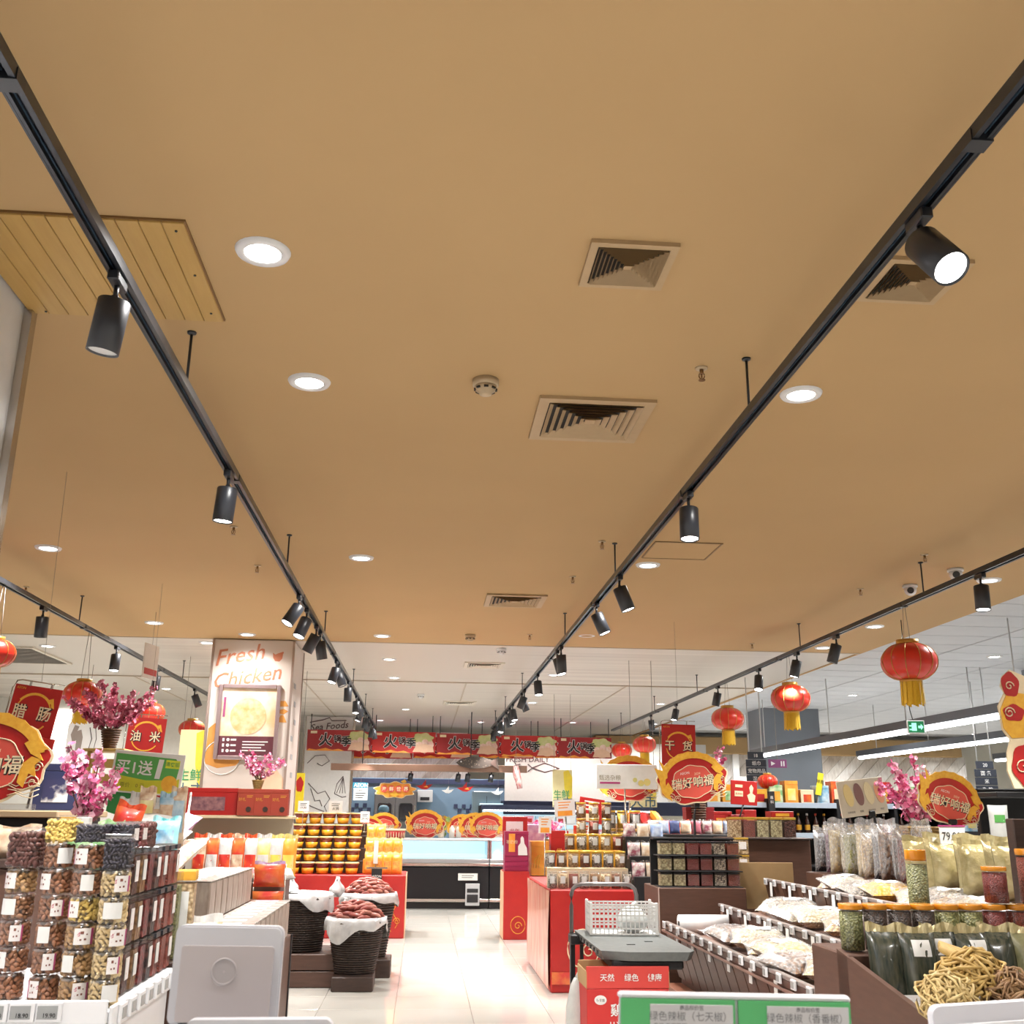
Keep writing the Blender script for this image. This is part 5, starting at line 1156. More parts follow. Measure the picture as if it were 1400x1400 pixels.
# upright bags along the back of the island
seq2 = ['raisin','purple','noodle','seed','green','noodle','peanut','raisin','mushroom','date','berry','choc']
fw['berry'] = 'red dates'
for i,fl_n in enumerate(seq2):
    fillbag(f'upright clear bag of {fw[fl_n]} behind the bins, {ORD[i]} from the corner cabinet', (3.12+.03*(i%2),8.15-.145*i,1.095),.15,.30+.03*(i%3),.10,fl_n,(0,0,R(random.uniform(-15,25))),'upright bags at the back of the bins')
for i in range(7):
    y = 6.35-.17*i; bag('gold_bag', f'shiny gold foil bag of noodles, {ORD[i]} from the upright nut bags', (3.06+.05*(i%2),y,1.095),.25,.27+.02*(i%2),.11,film_gold,None,film_gold,'gold foil bags at the back of the bins',(R(-5),0,R(-10+6*(i%4))),seed=i)
# ================================================================== near right shelf with orange lidded jars
t = thing('near_shelf','brown wooden shelf end at the near right with jars and dried vegetables','shelf',(0,0,0))
b = MB(); b.rbox((2.2,4.08,.51),(1.3,.36,1.02),.005); b.obj('body', brown, t)
b = MB(); b.plate([(0,0),(1.0,0),(1.0,1.03),(.2,.90),(0,.82)],.02,0)
b.v = [(1.55+(y if False else y), 3.0+x, z) for x,y,z in b.v]; b.obj('side_panel', brown, t)
b = MB(); b.rbox((2.2,3.45,.36),(1.28,.88,.72),.005); b.obj('lower_body', brown, t)
b = MB(); b.box((2.2,3.45,.80),(1.26,.86,.012),rx=.12); b.obj('tray', mat('tray_grey',(.36,.34,.33),.35), t)
b = MB(); b.rbox((2.47,4.28,1.25),(.06,.06,.5),.004); b.rbox((2.68,4.3,1.22),(.36,.05,.45),.004); b.obj('upright', dkbrown, t)
of = ['herb','tea','tea','tea','green','green','redbean','pepper','tea']
on_ = ['pale green herbs','dark tea','dark tea','dark tea','green dried petals','green dried petals','dark red berries','rusty flakes','dark tea']
for i in range(9): jar('lidded_jar', f'jar of {on_[i]} with orange lid, {ORD[i]} from the aisle on the near shelf', 'jar', (1.615+.0935*i,4.0,1.022),.0455,.165 if i else .165,of[i],lid_orange,None,'orange lidded jars on the near shelf')
jar('lidded_jar','tall jar of greyish green herbs with orange lid standing above the row','jar',(P(1254,1200,4.2).x,4.2,1.022),.042,.355,'herb',lid_orange,None,'orange lidded jars on the near shelf')
jar('lidded_jar','jar of dark red berries stacked on top of the seventh orange lidded jar','jar',(1.615+.0935*6.2,4.0,1.188),.0465,.135,'redbean',lid_orange,None,'orange lidded jars on the near shelf')
jar('lidded_jar','brown jar with orange lid at the right picture edge, set highest','jar',(2.36,4.02,1.188),.055,.2,'pepper',lid_orange,None,'orange lidded jars on the near shelf')
sea = mat('seaweed_film', (.018,.03,.024), .25, col2=(.08,.08,.055), scale=30, coat=.5, contrast=.35, stretch=(3,3,.5))
for i in range(7):
    x = 1.66+.105*i; bag('seaweed_bag', f'dark seaweed bag with gold header, {ORD[i]} from the near shelf side panel', (x,3.80-.04*(i%2),.86),.13,.25,.08,sea if i < 5 else mat('bean_film',(.30,.28,.14),.3,col2=(.1,.1,.05),scale=20,coat=.5),lab_p if i in (1,2,3,5) else None,film_gold,'seaweed bags on the near shelf',(R(-10),0,R(-12+7*(i%4))),seed=i,lr=(-.5,.5,.35,.8))
for i in range(3): bag('gold_header_bag', f'clear bag with gold header beyond the seaweed, {ORD[i]} from it', (2.42+.13*i,3.78,.88),.15,.24,.08,mat('bean_film',(0,0,0)),lab_p,film_gold,'gold header bags on the near shelf',(R(-10),0,R(5*i)),seed=i,lr=(-.5,.5,.2,.7))
yuba = [mat('yuba_yellow',(.66,.46,.16),.5,col2=(.42,.26,.07),scale=30),mat('yuba_pale',(.74,.58,.28),.5,col2=(.5,.34,.12),scale=30)]
def tangle(label, loc, r, n, seed, m_):
    rnd = random.Random(seed); o = thing('dried_tofu_bundle', label, 'dried food', loc, 0, 'dried tofu bundles on the near shelf')
    for k in range(n):
        a = rnd.uniform(0,6.28); el = rnd.uniform(-.1,1.3); c = Vector((math.cos(a)*math.cos(el),math.sin(a)*math.cos(el),math.sin(el)))*r*.66
        u = c.normalized().orthogonal(); u.rotate(Matrix.Rotation(rnd.uniform(0,6.28),3,c.normalized())); v = c.normalized().cross(u); rr = r*rnd.uniform(.22,.45); pts = []
        for i in range(9):
            q = i/8*rnd.uniform(4,5.5); pts.append(c*1.0+Vector((0,0,r*.35))+u*rr*math.cos(q)*1.2+v*rr*math.sin(q)*.7+c.normalized()*rr*.5*math.sin(q*1.7))
        b = MB(); b.tube(pts,[r*.03,r*.05,r*.035,r*.055,r*.035,r*.05,r*.035,r*.045,r*.02],5); b.obj('strand', m_, o)
q1, q2, q3 = P(1292,1352,3.25), P(1328,1322,3.48), P(1378,1345,3.4)
tangle('curly tangle of yellow dried tofu skin, lower one beside the tray', (q1.x,3.25,q1.z-.085),.10,75,3,yuba[1]); tangle('large curly tangle of yellow dried tofu skin, highest of the heap', (q2.x,3.48,q2.z-.10),.12,85,4,yuba[0])
tangle('brownish dried tofu tangle at the end of the heap', (q3.x,3.4,q3.z-.08),.10,60,5,mat('yuba_brown',(.42,.26,.12),.5,col2=(.2,.1,.05),scale=30))
b = MB(); b.rbox((q2.x+.02,3.42,.88),(.42,.42,.10),.01); b.obj('tofu_tray', MATS['tray_grey'], t)
t = thing('tofu_stick','bundle of flat yellow dried tofu sticks leaning across the heap','dried food',(q3.x-.02,3.52,q3.z+.02)); t.rotation_euler=(.2,.5,-.3)
for k in range(4): b = MB(); b.tube([(-.14,.015*k,0),(0,.015*k+.005,.008*k),(.14,.015*k,0)],[.012,.016,.012],6); b.obj('stick', yuba[0], t)
# ================================================================== trolley in the aisle
grey_pl = mat('trolley_grey', (.15,.165,.16), .45, col2=(.11,.12,.12), scale=30)
t = thing('trolley','two deck trolley with grey plastic top and rounded tube handle','trolley',(0,0,0))
X0,X1,Y0,Y1,TZ_ = 1.05,1.60,6.25,7.42,.745
b = MB(); ch = .07
top = [(X0,Y1),(X0,Y0+ch),(X0+ch*2.2,Y0),(X1-ch*.6,Y0),(X1,Y0+ch),(X1,Y1)]
n = len(top); z0,z1 = TZ_-.05,TZ_
b.add([(x,y,z1) for x,y in top]+[(x+(.02 if x < 1.3 else -.02),y+.02,z0) for x,y in top],[tuple(range(n)),tuple(range(2*n-1,n-1,-1))]+[(i,n+i,n+(i+1)%n,(i+1)%n) for i in range(n)],False); b.obj('upper_deck', grey_pl, t)
b = MB(); b.rbox((1.32,6.6,TZ_-.075),(.42,.6,.05),.01); b.obj('under_tray', dark, t)
for i in range(7): b = MB(); b.box((X0-.001,6.45+.13*i,TZ_-.022),(.006,.05,.02)); b.obj('slot', dark, t)
for x,y in ((1.28,6.6),(1.42,6.75)): b = MB(); b.box((x,y,TZ_+.001),(.05,.02,.004)); b.obj('mark', dark, t)
tube_m = mat('tube_grey', (.20,.18,.18), .3, metal=.6)
b = MB(); yb = Y1-.02
arc = [(X0-.02,yb,.1),(X0-.02,yb,.9)]+[(X0-.02+.07*(1-math.cos(a)),yb,.97+.07*math.sin(a)) for a in (0,.5,1.0,1.57)]+[(X1-.19+.07*math.sin(a),yb,.97+.07*math.cos(a)) for a in (0,.5,1.0,1.57)]+[(X1-.12,yb,.7)]
b.tube(arc,.014,10); b.obj('handle', tube_m, t)
b = MB(); b.box((X0-.02,yb-.05,.42),(.03,.03,.62)); b.obj('post', dark, t); b = MB(); b.box((X0+.03,yb-.12,.42),(.022,.022,.62)); b.obj('post', dark, t); b = MB(); b.rbox((X0+.0,yb-.08,.70),(.09,.14,.06),.006); b.obj('bracket', dark, t)
b = MB(); b.box((X1-.03,yb-.05,.42),(.03,.03,.62)); b.obj('post', dark, t)
b = MB(); b.rbox((1.32,6.83,.16),(.58,1.2,.05),.01); b.obj('lower_deck', grey_pl, t)
for x in (1.1,1.54):
    for y in (6.35,7.3): b = MB(); b.lathe([(.05,-.015),(.05,.015)],16,(x,y,.05),axis=(1,0,0)); b.box((x,y,.11),(.03,.03,.07)); b.obj('castor', dark, t)
# white crate on the trolley
t = thing('plastic_crate','white perforated plastic basket standing on the trolley deck','basket',(1.335,7.2,TZ_+.003),R(-3))
wp_ = mat('crate_white', (.82,.82,.80), .4)
def side(nm, L, Hh, mk):
    b = MB(); cols_n = 15; rowsz = [.02,.055,.10,.135,.155,.175]
    for k in range(cols_n+1): mk(b, -L/2+L*k/cols_n, Hh/2, .007, Hh)
    for z in (.006,.04,.085,.12,.148,.165,Hh-.006): mk(b, 0, z, L, .01)
    b.obj(nm, wp_, t)
side('wall', .43, .19, lambda b,x,z,w_,h: b.box((x,-.14,z),(w_,.005,h))); side('wall', .43, .19, lambda b,x,z,w_,h: b.box((x,.14,z),(w_,.005,h)))
side('wall', .28, .19, lambda b,x,z,w_,h: b.box((-.215,x,z),(.005,w_,h))); side('wall', .28, .19, lambda b,x,z,w_,h: b.box((.215,x,z),(.005,w_,h)))
b = MB(); b.box((0,0,.004),(.43,.28,.008)); b.obj('floor_plate', wp_, t)
for x in (-.215,.215):
    for y in (-.14,.14): b = MB(); b.rbox((x,y,.1),(.02,.02,.2),.004); b.obj('corner_post', wp_, t)
t = thing('carrier_bag','crumpled clear carrier bag lying in the white crate','bag',(1.40,7.16,TZ_+.02)); b = MB(); b.lathe([(.05,0),(.1,.03),(.11,.08),(.06,.14),(.02,.16)],12); b.obj('bulge', mat('haze_plastic',(.75,.77,.75),.3,col2=(.6,.63,.62),scale=20,coat=.4), t); b = MB(); b.tube([(0,0,.15),(.03,0,.18)],[.02,.01],6); b.obj('neck', MATS['haze_plastic'], t)
# red carton on the lower deck
p = P(858,1358,6.3)
t = thing('red_carton','red carton of seasoning with white slogans under the trolley deck','box',(p.x,6.45,.19))
ctn = mat('carton_red', (.56,.03,.025), .55, col2=(.5,.02,.02), scale=8)
cw,chh,cdp = .475,.47,.34
b = MB(); b.rbox((0,0,chh*.38),(cw,cdp,chh*.76),.004); b.obj('body', ctn, t)
b = MB(); b.rbox((0,-cdp/2+.004,chh*.89),(cw*1.01,.008,chh*.25),.003); b.obj('flap', mat('carton_flap',(.62,.055,.045),.55,scale=8), t)
for s in (-1,1): b = MB(); b.rbox((s*cw*.5,0,chh*.86),(.008,cdp,chh*.2),.003); b.obj('flap', mat('kraft',(0,0,0)), t)
b = MB(); b.rbox((0,cdp/2-.004,chh*.88),(cw,.008,chh*.24),.003); b.obj('flap', MATS['kraft'], t)
for x,s_ in ((-.12,'天然'),(.02,'绿色'),(.155,'健康')): text(t,s_,.042,x,chh*.89,paper,y=-cdp/2-.002,bold=.012)
text(t,'鷄精',.07,-.035,chh*.53,paper,y=-cdp/2-.001,bold=.012); text(t,'JIXIANG',.042,-.01,chh*.36,paper,y=-cdp/2-.001,bold=.012,space=1.4); text(t,'中国名牌',.055,0,chh*.2,paper,y=-cdp/2-.001,bold=.014)
b = MB(); b.lathe([(1,0),(1,.002)],20,axis=(0,-1,0)); o = b.obj('brand_oval', paper, t, (-.16,-cdp/2-.001,chh*.64)); o.scale = (.035,1,.025); text(t,'伍食益',.016,-.16,chh*.64,ink,y=-cdp/2-.004,bold=.01)
b = MB(); b.box((.06,-cdp/2-.003,chh*.5),(.09,.003,.1)); b.obj('sticker', paper, t)
t = thing('clear_sack','limp clear plastic sack hanging beside the red carton','bag',(.955,6.62,.0)); b = MB(); b.lathe([(.05,0),(.10,.06),(.11,.2),(.10,.40),(.06,.52),(.03,.56)],14); o = b.obj('film', MATS['haze_plastic'], t); o.scale = (.7,.8,1); b = MB(); b.tube([(.0,0,.55),(.03,.02,.62)],[.02,.008],6); b.obj('tie', MATS['haze_plastic'], t)
# ================================================================== near price frames in front of the camera
t = thing('front_counter','pale counter edge just below the picture that carries the price frames','counter',(0,0,0))
b = MB(); b.rbox((.2,1.12,.6),(2.2,.5,1.2),.01); b.obj('body', white, t); b = MB(); b.rbox((.2,1.12,1.205),(2.24,.54,.015),.005); b.obj('top', white, t)
def rr_plate(w_, h, r, n=6):
    out = []
    for cx,cz,a0 in ((w_/2-r,h/2-r,0),(-w_/2+r,h/2-r,90),(-w_/2+r,-h/2+r,180),(w_/2-r,-h/2+r,270)):
        for i in range(n+1): a = R(a0+90*i/n); out.append((cx+r*math.cos(a),cz+r*math.sin(a)))
    return out
holder = mat('holder_white', (.66,.66,.70), .35)
p0_ = P(309,1334,1.1)
t = thing('tag_holder','white rounded price tag holder seen from behind with a round dent','price holder',(p0_.x,1.1,p0_.z)); t.rotation_euler = (0,R(1),R(2))
b = MB(); b.plate(rr_plate(.104,.09,.008),.010,.003); b.plate(rr_plate(.101,.087,.008),.004,0); b.obj('back_shell', holder, t)
b = MB(); b.plate([(x_,z_-.007) for x_,z_ in rr_plate(.088,.068,.003)],.004,-.003); b.obj('raised_panel', mat('holder_panel_shaded',(.52,.47,.47),.45,scale=5), t)  # same white plastic as the shell, with its shade put into the colour
b = MB(); b.lathe([(.0125,.0),(.0125,.0006),(.011,.0006),(.0105,-.0)],24,(-.002,-.0031,.004),axis=(0,-1,0),cap=False); b.lathe([(.001,.0001),(.0105,.0001)],24,(-.002,-.0031,.004),axis=(0,-1,0),cap=False); b.obj('round_dent', mat('holder_dent',(.44,.40,.40),.5), t)
text(t,'24/03/2018',.0042,.0,-.0365,mat('faint_print',(.45,.42,.42),.6),y=-.0031,ext=.0002)
b = MB(); b.box((-.01,.004,-.07),(.06,.012,.055)); b.obj('clamp', dark, t)
p1 = P(355,1394,1.02); t = thing('tag_holder','white rounded holder top edge at the bottom of the picture beside the dented one','price holder',(p1.x,1.02,p1.z-.05)); b = MB(); b.plate(rr_plate(.13,.10,.008),.012,0); b.obj('back_shell', holder, t); b = MB(); b.box((0,.006,-.06),(.08,.014,.03)); b.obj('clamp', dark, t)
p1 = P(1362,1449,1.12); t = thing('tag_holder','white rounded price tag holder at the bottom right picture corner','price holder',(p1.x,1.12,p1.z)); t.rotation_euler=(0,R(-3),0)
b = MB(); b.plate(rr_plate(.12,.105,.010),.012,.002); b.obj('back_shell', holder, t); b = MB(); b.plate(rr_plate(.094,.07,.004),.004,-.002); b.obj('raised_panel', white, t); b = MB(); b.box((0,.006,-.065),(.07,.014,.05)); b.obj('clamp', dark, t)
greent = mat('tag_green', (.10,.46,.16), .45)
t0 = P(1007,1398,1.0)
t = thing('price_display','two green and white price labels side by side at the picture bottom','price label',(t0.x,1.0,t0.z-.04)); t.rotation_euler=(0,R(1.2),0)
b = MB(); b.plate([(-.111,-.06),(.113,-.06),(.107,.0585),(-.107,.0585)],.004,.004); b.obj('rail_back', holder, t); b = MB(); b.rbox((0,.008,.060),(.216,.012,.006),.002); b.obj('rail_lip', holder, t)
for i,(x,s1,s2) in enumerate(((-.054,'绿色辣椒（七天椒）','10800/09'),(.054,'绿色辣椒（香番椒）','10800/12'))):
    b = MB(); b.box((x,.002,.004),(.105,.002,.108)); lb = b.obj('label', greent, t); b = MB(); b.box((x+.012,.0005,.004),(.076,.002,.1)); b.obj('label_face', mat('label_grey',(.62,.62,.63),.5), lb)
    text(lb,s1,.0085,x+.008,.0445,mat('soft_ink',(.16,.16,.17),.6),y=-.0005,ext=.0002); text(lb,'商品标价签',.0045,x+.012,.0515,MATS['soft_ink'],y=-.0005,ext=.0002,bold=.01); text(lb,'产地:云南昆明',.005,x-.008,.0365,MATS['soft_ink'],y=-.0005,ext=.0002); text(lb,'规格:400g/袋',.005,x-.008,.0295,MATS['soft_ink'],y=-.0005,ext=.0002); text(lb,s2,.008,x+.028,.028,MATS['soft_ink'],y=-.0005,ext=.0002,bold=.02)
b = MB(); b.box((0,.01,-.085),(.2,.014,.06)); b.obj('clamp', dark, t)
# ================================================================== signs and blossoms over the right-hand bins
p = P(1179,1090,7.9)
t = thing('dish_board','cream board with four oval dish pictures on a black clamp','sign',(p.x,7.9,p.z)); t.rotation_euler=(0,R(-7),R(8))
b = MB(); b.rbox((0,.004,0),(.40,.008,.27),.003); b.obj('board', mat('board_cream',(.80,.72,.58),.5), t)
for i,c in enumerate(((.62,.38,.15),(.10,.03,.025),(.66,.42,.25),(.6,.2,.1))):
    b = MB(); b.lathe([(1,0),(1,.003)],24,axis=(0,-1,0)); o = b.obj('dish_picture', mat(f'dish_{i}',c,.4,col2=tuple(min(1,x*1.9+.12) for x in c),scale=55,kind='voronoi',contrast=.35), t, (-.115+.088*i,-.001,.025)); o.scale = (.037,1,.085); o.rotation_euler=(0,R(-8),0)
    text(t,('红枣银耳','桂圆','莲子百合','枸杞')[i],.016,-.115+.088*i,-.1,dkbrown,y=-.002)
b = MB(); b.tube([(.06,.01,-.1),(.08,.01,-.2),(.12,.01,-.32)],.012,6); b.rbox((.055,0,-.13),(.05,.03,.05),.006); b.obj('clamp', dark, t)
p = P(1296,1128,6.4); dragon_sign('large red dragon cut-out sign tilted above the gold foil bags', (p.x,6.4,p.z), .46, R(10), R(14), False)
t = thing('sign_clamp','black clamp arm under the tilted dragon sign','clamp',(p.x+.05,6.4,0)); b = MB(); b.tube([(.1,0,p.z-.14),(.05,0,p.z-.06),(-.03,0,p.z+.02)],.012,6); b.obj('arm', dark, t); b = MB(); b.rbox((-.02,-.006,p.z+.02),(.05,.03,.03),.005); b.rbox((.11,0,p.z-.16),(.05,.04,.04),.005); b.obj('jaw', dark, t); b = MB(); b.tube([(.11,0,p.z-.16),(.14,.1,1.1)],.008,6); b.obj('tail', dark, t)
p = P(1262,1160,6.75)
t = blossom('bright pink peach blossom in a woven gold basket above the nut bags',(p.x,6.75,p.z),.66,.26,12,60,.022,wick_y,41,vr=.12,vh=.13,lean=-.05)
t2 = thing('basket_stand','narrow brown stand lifting the gold blossom basket above the bags','stand',(p.x,6.75,0)); b = MB(); b.rbox((0,0,1.09+(p.z-1.09)/2),(.14,.14,p.z-1.092),.004); b.obj('body', dkbrown, t2); b = MB(); b.rbox((0,0,p.z-.004),(.2,.2,.006),.002); b.obj('top', gold, t2)
p = P(1302,1142,6.0); t = thing('price_card','white price card reading 79.90 below the tilted dragon sign','sign',(p.x,6.0,p.z)); b = MB(); b.rbox((0,0,0),(.155,.006,.1),.002); b.obj('card', paper, t); text(t,'79.90',.065,-.008,-.005,ink,y=-.004,sx=.8); b = MB(); b.cyl((.05,.01,1.1-p.z),.005,p.z-1.1,6); b.obj('stalk', chrome, t); b = MB(); b.box((0,-.001,.052),(.16,.012,.008)); b.obj('clip', pink_tag, t)
# rack of hanging white bags and cut-out at the right edge
t = thing('peg_rack','black rack with hanging packets near the right picture edge','rack',(0,0,0)); xr = P(1372,1080,7.2).x
b = MB(); b.rbox((xr+.2,7.5,1.4),(.5,.06,.62),.006); b.obj('panel', dark, t); b = MB(); b.rbox((xr+.14,7.3,1.66),(.5,.4,.04),.006); b.obj('top_bar', dark, t); b = MB(); b.rbox((xr+.2,7.5,.55),(.5,.3,1.08),.006); b.obj('base', brown, t)
for i in range(4): bag('hanging_packet', f'white hanging packet with black logo, {ORD[i]} on the black rack', (P(1356+7*i,1130,7.2).x,7.1+.07*i,1.33),.13,.26,.04,mat('film_silver',(.72,.74,.72),.3,col2=(.5,.53,.52),scale=9,coat=.4),ink if i else green_s,None,'hanging packets on the black rack',(0,0,R(-15)),seed=i,lr=(-.5,.6,.1,.5))
jar('red_bottle','small dark red patterned bottle left of the hanging packets','bottle',(P(1352,1145,6.3).x,6.3,1.22),.03,.16,'berry',red,None); t = thing('bottle_stand','brown block behind the gold foil bags holding the red bottle','stand',(P(1352,1145,6.3).x,6.3,1.09)); b = MB(); b.rbox((0,.02,.064),(.3,.16,.128),.004); b.obj('body', brown, t); b = MB(); b.box((0,-.062,.064),(.28,.004,.1)); b.obj('face', dkbrown, t)
p = P(1412,1078,6.0); t = thing('festival_cutout','yellow and red festival cut-out standing at the right picture edge','sign',(p.x,6.0,p.z))
b = MB(); b.plate([(-.11,0),(-.14,.1),(-.13,.2),(-.10,.28),(-.14,.34),(-.15,.48),(-.10,.56),(-.12,.60),(-.10,.66),(-.05,.70),(.05,.66),(.12,.5),(.14,.3),(.12,.0)],.012,.003); b.obj('backing', cream, t)
b = MB(); b.plate([(-.09,.29),(-.135,.35),(-.14,.46),(-.08,.57),(.05,.55),(.11,.4),(.05,.3)],.006,-.002); b.obj('gold_field', gold, t); b = MB(); b.plate(blob(.22,.26,.3,30,.05,6),.006,-.004); o = b.obj('red_cloud', red, t, (0,0,.13)); b = MB(); b.plate(blob(.11,.15,.3,24,.06,5),.006,-.005); b.obj('red_cloud', red, t, (-.06,0,.61)); b = MB(); b.plate(blob(.13,.1,.3,24,.08,5),.006,-.006); b.obj('red_cloud', red, t, (-.06,0,.44))
b = MB(); b.tube(spiral(-.09,.44,.035,1.5,y=-.009),.004,4); b.tube(spiral(-.05,.12,.05,1.2,y=-.009),.004,4); b.tube(spiral(-.07,.6,.03,1.2,y=-.009),.004,4); b.obj('scrollwork', cream, t); b = MB(); b.cyl((.02,.02,-p.z+1.1),.01,p.z-1.0,8); b.obj('pole', chrome, t)
# ================================================================== far grocery shelves on the right
t = thing('grocery_gondola','black grocery gondola with pale blue price rails beyond the canisters','shelf',(0,0,0))
gx0,gx1 = 3.3,6.2; gc_ = (gx0+gx1)/2; gw = gx1-gx0
b = MB(); b.rbox((gc_,12.75,.85),(gw,.06,1.7),.004); b.obj('back_panel', dark, t)
for z in (.15,.55,.95,1.28,1.62): b = MB(); b.rbox((gc_,12.5,z),(gw,.46,.03),.003); b.obj('shelf_board', dark, t)
railb = mat('rail_blue',(.42,.50,.60),.35)
for z in (1.28,1.62): b = MB(); b.rbox((gc_,12.26,z+.005),(gw,.012,.06),.003); b.obj('price_rail', railb, t)
for x in (gx0,4.05,4.9,5.6,gx1): b = MB(); b.rbox((x,12.5,.85),(.04,.5,1.7),.003); b.obj('upright', dark, t)
sauce = mat('sauce_dark',(.06,.025,.018),.2,col2=(.03,.012,.01),scale=8,coat=.5); cap_r = mat('cap_red',(.6,.06,.03),.4)
bt1 = MB(); bt1.lathe([(.03,0),(.032,.02),(.032,.14),(.012,.19),(.011,.22)],10); bt1 = bt1.mesh('body', sauce); bt2 = MB(); bt2.lathe([(.014,.215),(.014,.24)],8); bt2m = [bt2.mesh('cap', m_) for m_ in (cap_r,gold,paper)]; bt3 = MB(); bt3.lathe([(.033,.05),(.033,.11)],10,cap=False); bt3m = [bt3.mesh('label', m_) for m_ in (cream,red,gold)]
for i in range(26):
    x = gx0+.1+.105*i
    if min(abs(x-u) for u in (4.05,4.9,5.6)) < .05: continue
    o = thing('sauce_bottle', f'dark sauce bottle below the pale rail, {ORD[i] if i < 20 else "twenty-"+ORD[i-20]} from the near end', 'bottle', (x,12.38,1.296),0,'sauce bottles on the grocery gondola')
    link('body', bt1, o); link('cap', bt2m[i%3], o); link('label', bt3m[(i//2)%3], o)
pk = [film_y,film_b,orange,gold,film_o,film_r,cream,film_g,red]
for i in range(15):
    x = gx0+.12+.19*i; h = .17+(.05*((i*7)%3) if i not in (2,3) else 0)
    carton('grocery_pack', f'small colourful grocery pack on top of the gondola, {ORD[i]} from its near end', (x,12.42,1.637),(.16,.18,h),pk[(i*4)%9],'packs on top of the grocery gondola',0,pk[(i*5+2)%9])
for i,(x,l) in enumerate(((3.62,'red tray with small figure in front of the gondola'),)):
    c = carton('red_tray', 'red gift tray lying in front of the sauce bottles above the canisters', (P(1067,1112,9.05).x,9.08,1.49+.0),(.20,.16,.05),red,None,0,gold)
t = thing('yellow_strip','long yellow price strip leaning on the grocery packs','sign',(P(1120,1072,12.3).x,12.29,P(1120,1072,12.3).z)); t.rotation_euler=(0,R(12),0); b = MB(); b.rbox((0,0,0),(.07,.008,.26),.002); b.obj('strip', mat('pop_yellow',(.85,.72,.03),.45), t); text(t,'特惠',.05,0,.03,ink,y=-.006); b = MB(); b.box((0,.012,-.17),(.012,.008,.24)); b.obj('stalk', chrome, t)
t = thing('blade_sign','narrow black blade sign standing out of the grocery gondola','sign',(P(1057,1100,12.15).x,12.2,P(1057,1100,12.15).z)); b = MB(); b.rbox((0,0,-.02),(.075,.03,.34),.003); b.obj('panel', dark, t); text(t,'酱',.04,0,.08,paper,y=-.017); text(t,'料',.04,0,.03,paper,y=-.017)
# second grocery gondola further right
t = thing('grocery_gondola','dark grocery gondola with red packs at the far right behind the dish board','shelf',(0,0,0))
b = MB(); b.rbox((6.9,11.2,.8),(2.6,.06,1.6),.004); b.obj('back_panel', dark, t)
for z in (.2,.6,1.0,1.35,1.6): b = MB(); b.rbox((6.9,10.95,z),(2.6,.46,.03),.003); b.obj('shelf_board', dark, t)
for i in range(14): carton('grocery_pack', f'boxed grocery pack on the far right gondola, {ORD[i]} from the grey column', (5.75+.18*i,10.9,1.366),(.15,.2,.2),pk[(i*3+1)%9],'packs on the far right gondola',0,pk[(i*7)%9])
# hanging aisle signs
ink_b = mat('sign_slate',(.03,.035,.05),.5)
def aisle_sign(label, px, py, Y, rows, w_=.29, rh=.105):
    p = P(px,py,Y); t = thing('aisle_sign', label, 'sign', (p.x,Y,p.z),0,'black hanging aisle signs')
    for i,s_ in enumerate(rows):
        b = MB(); b.rbox((0,0,-i*rh),(w_*(.8 if i == 0 else 1),.02,rh*.95),.003); o = b.obj('panel', ink_b, t); text(o,s_,rh*.62,0,-i*rh,paper,y=-.012,bold=.01)
    b = MB(); top = CZ+.1-p.z
    for x in (-w_*.32,w_*.32): b.cyl((x,0,rh*.4),.008,top-rh*.4,6)
    b.obj('suspension_rods', mat('rod_white',(.6,.6,.6),.4), t)
aisle_sign('black hanging aisle sign reading 18 tissues pet supplies and wet wipes',1033,1033,14.5,['18','纸巾','宠物用品','湿巾'])
aisle_sign('black hanging aisle sign reading 20 at the far right',1346,1046,13.5,['20','面 条','米','杂 粮'],.3)
p = P(1063,1044,16.5); t = thing('exit_board','small purple sign board with arrow left of the grey column','sign',(p.x,16.5,p.z)); b = MB(); b.rbox((0,0,0),(.3,.02,.13),.003); b.obj('board', mat('purple_sign',(.22,.04,.15),.5), t); b = MB(); b.plate([(-.11,.035),(-.11,-.035),(-.04,0)],.003,-.013); b.box((.06,-.012,0),(.02,.004,.08)); b.box((.1,-.012,0),(.02,.004,.08)); b.obj('arrow', paper, t); b = MB(); b.cyl((0,0,.065),.006,CZ+.1-p.z-.065,6); b.obj('rod', wire, t)
p = P(1252,994,9.8); t = thing('exit_sign','green glowing emergency exit sign hanging below the largest lantern','sign',(p.x,9.8,p.z),R(-8))
b = MB(); b.rbox((0,0,0),(.165,.025,.125),.004); b.obj('case', white, t); b = MB(); b.box((0,-.0135,0),(.148,.003,.108)); b.obj('green_field', emis('exit_green',(.005,.16,.06),.5), t)
b = MB(); b.box((-.02,-.016,.0),(.045,.003,.075)); b.plate([(.02,.012),(.045,.012),(.045,.028),(.068,0),(.045,-.028),(.045,-.012),(.02,-.012)],.003,-.017); b.box((-.055,-.016,.01),(.02,.003,.012)); b.box((-.05,-.016,-.025),(.03,.003,.012)); b.obj('running_figure', emis('exit_mint',(.3,.9,.6),1.2), t)
b = MB(); b.tube([(-.02,0,.06),(-.04,0,.16),(-.05,0,.3),(-.04,0,CZ+.085-p.z)],.005,5); b.obj('cable', dark, t)
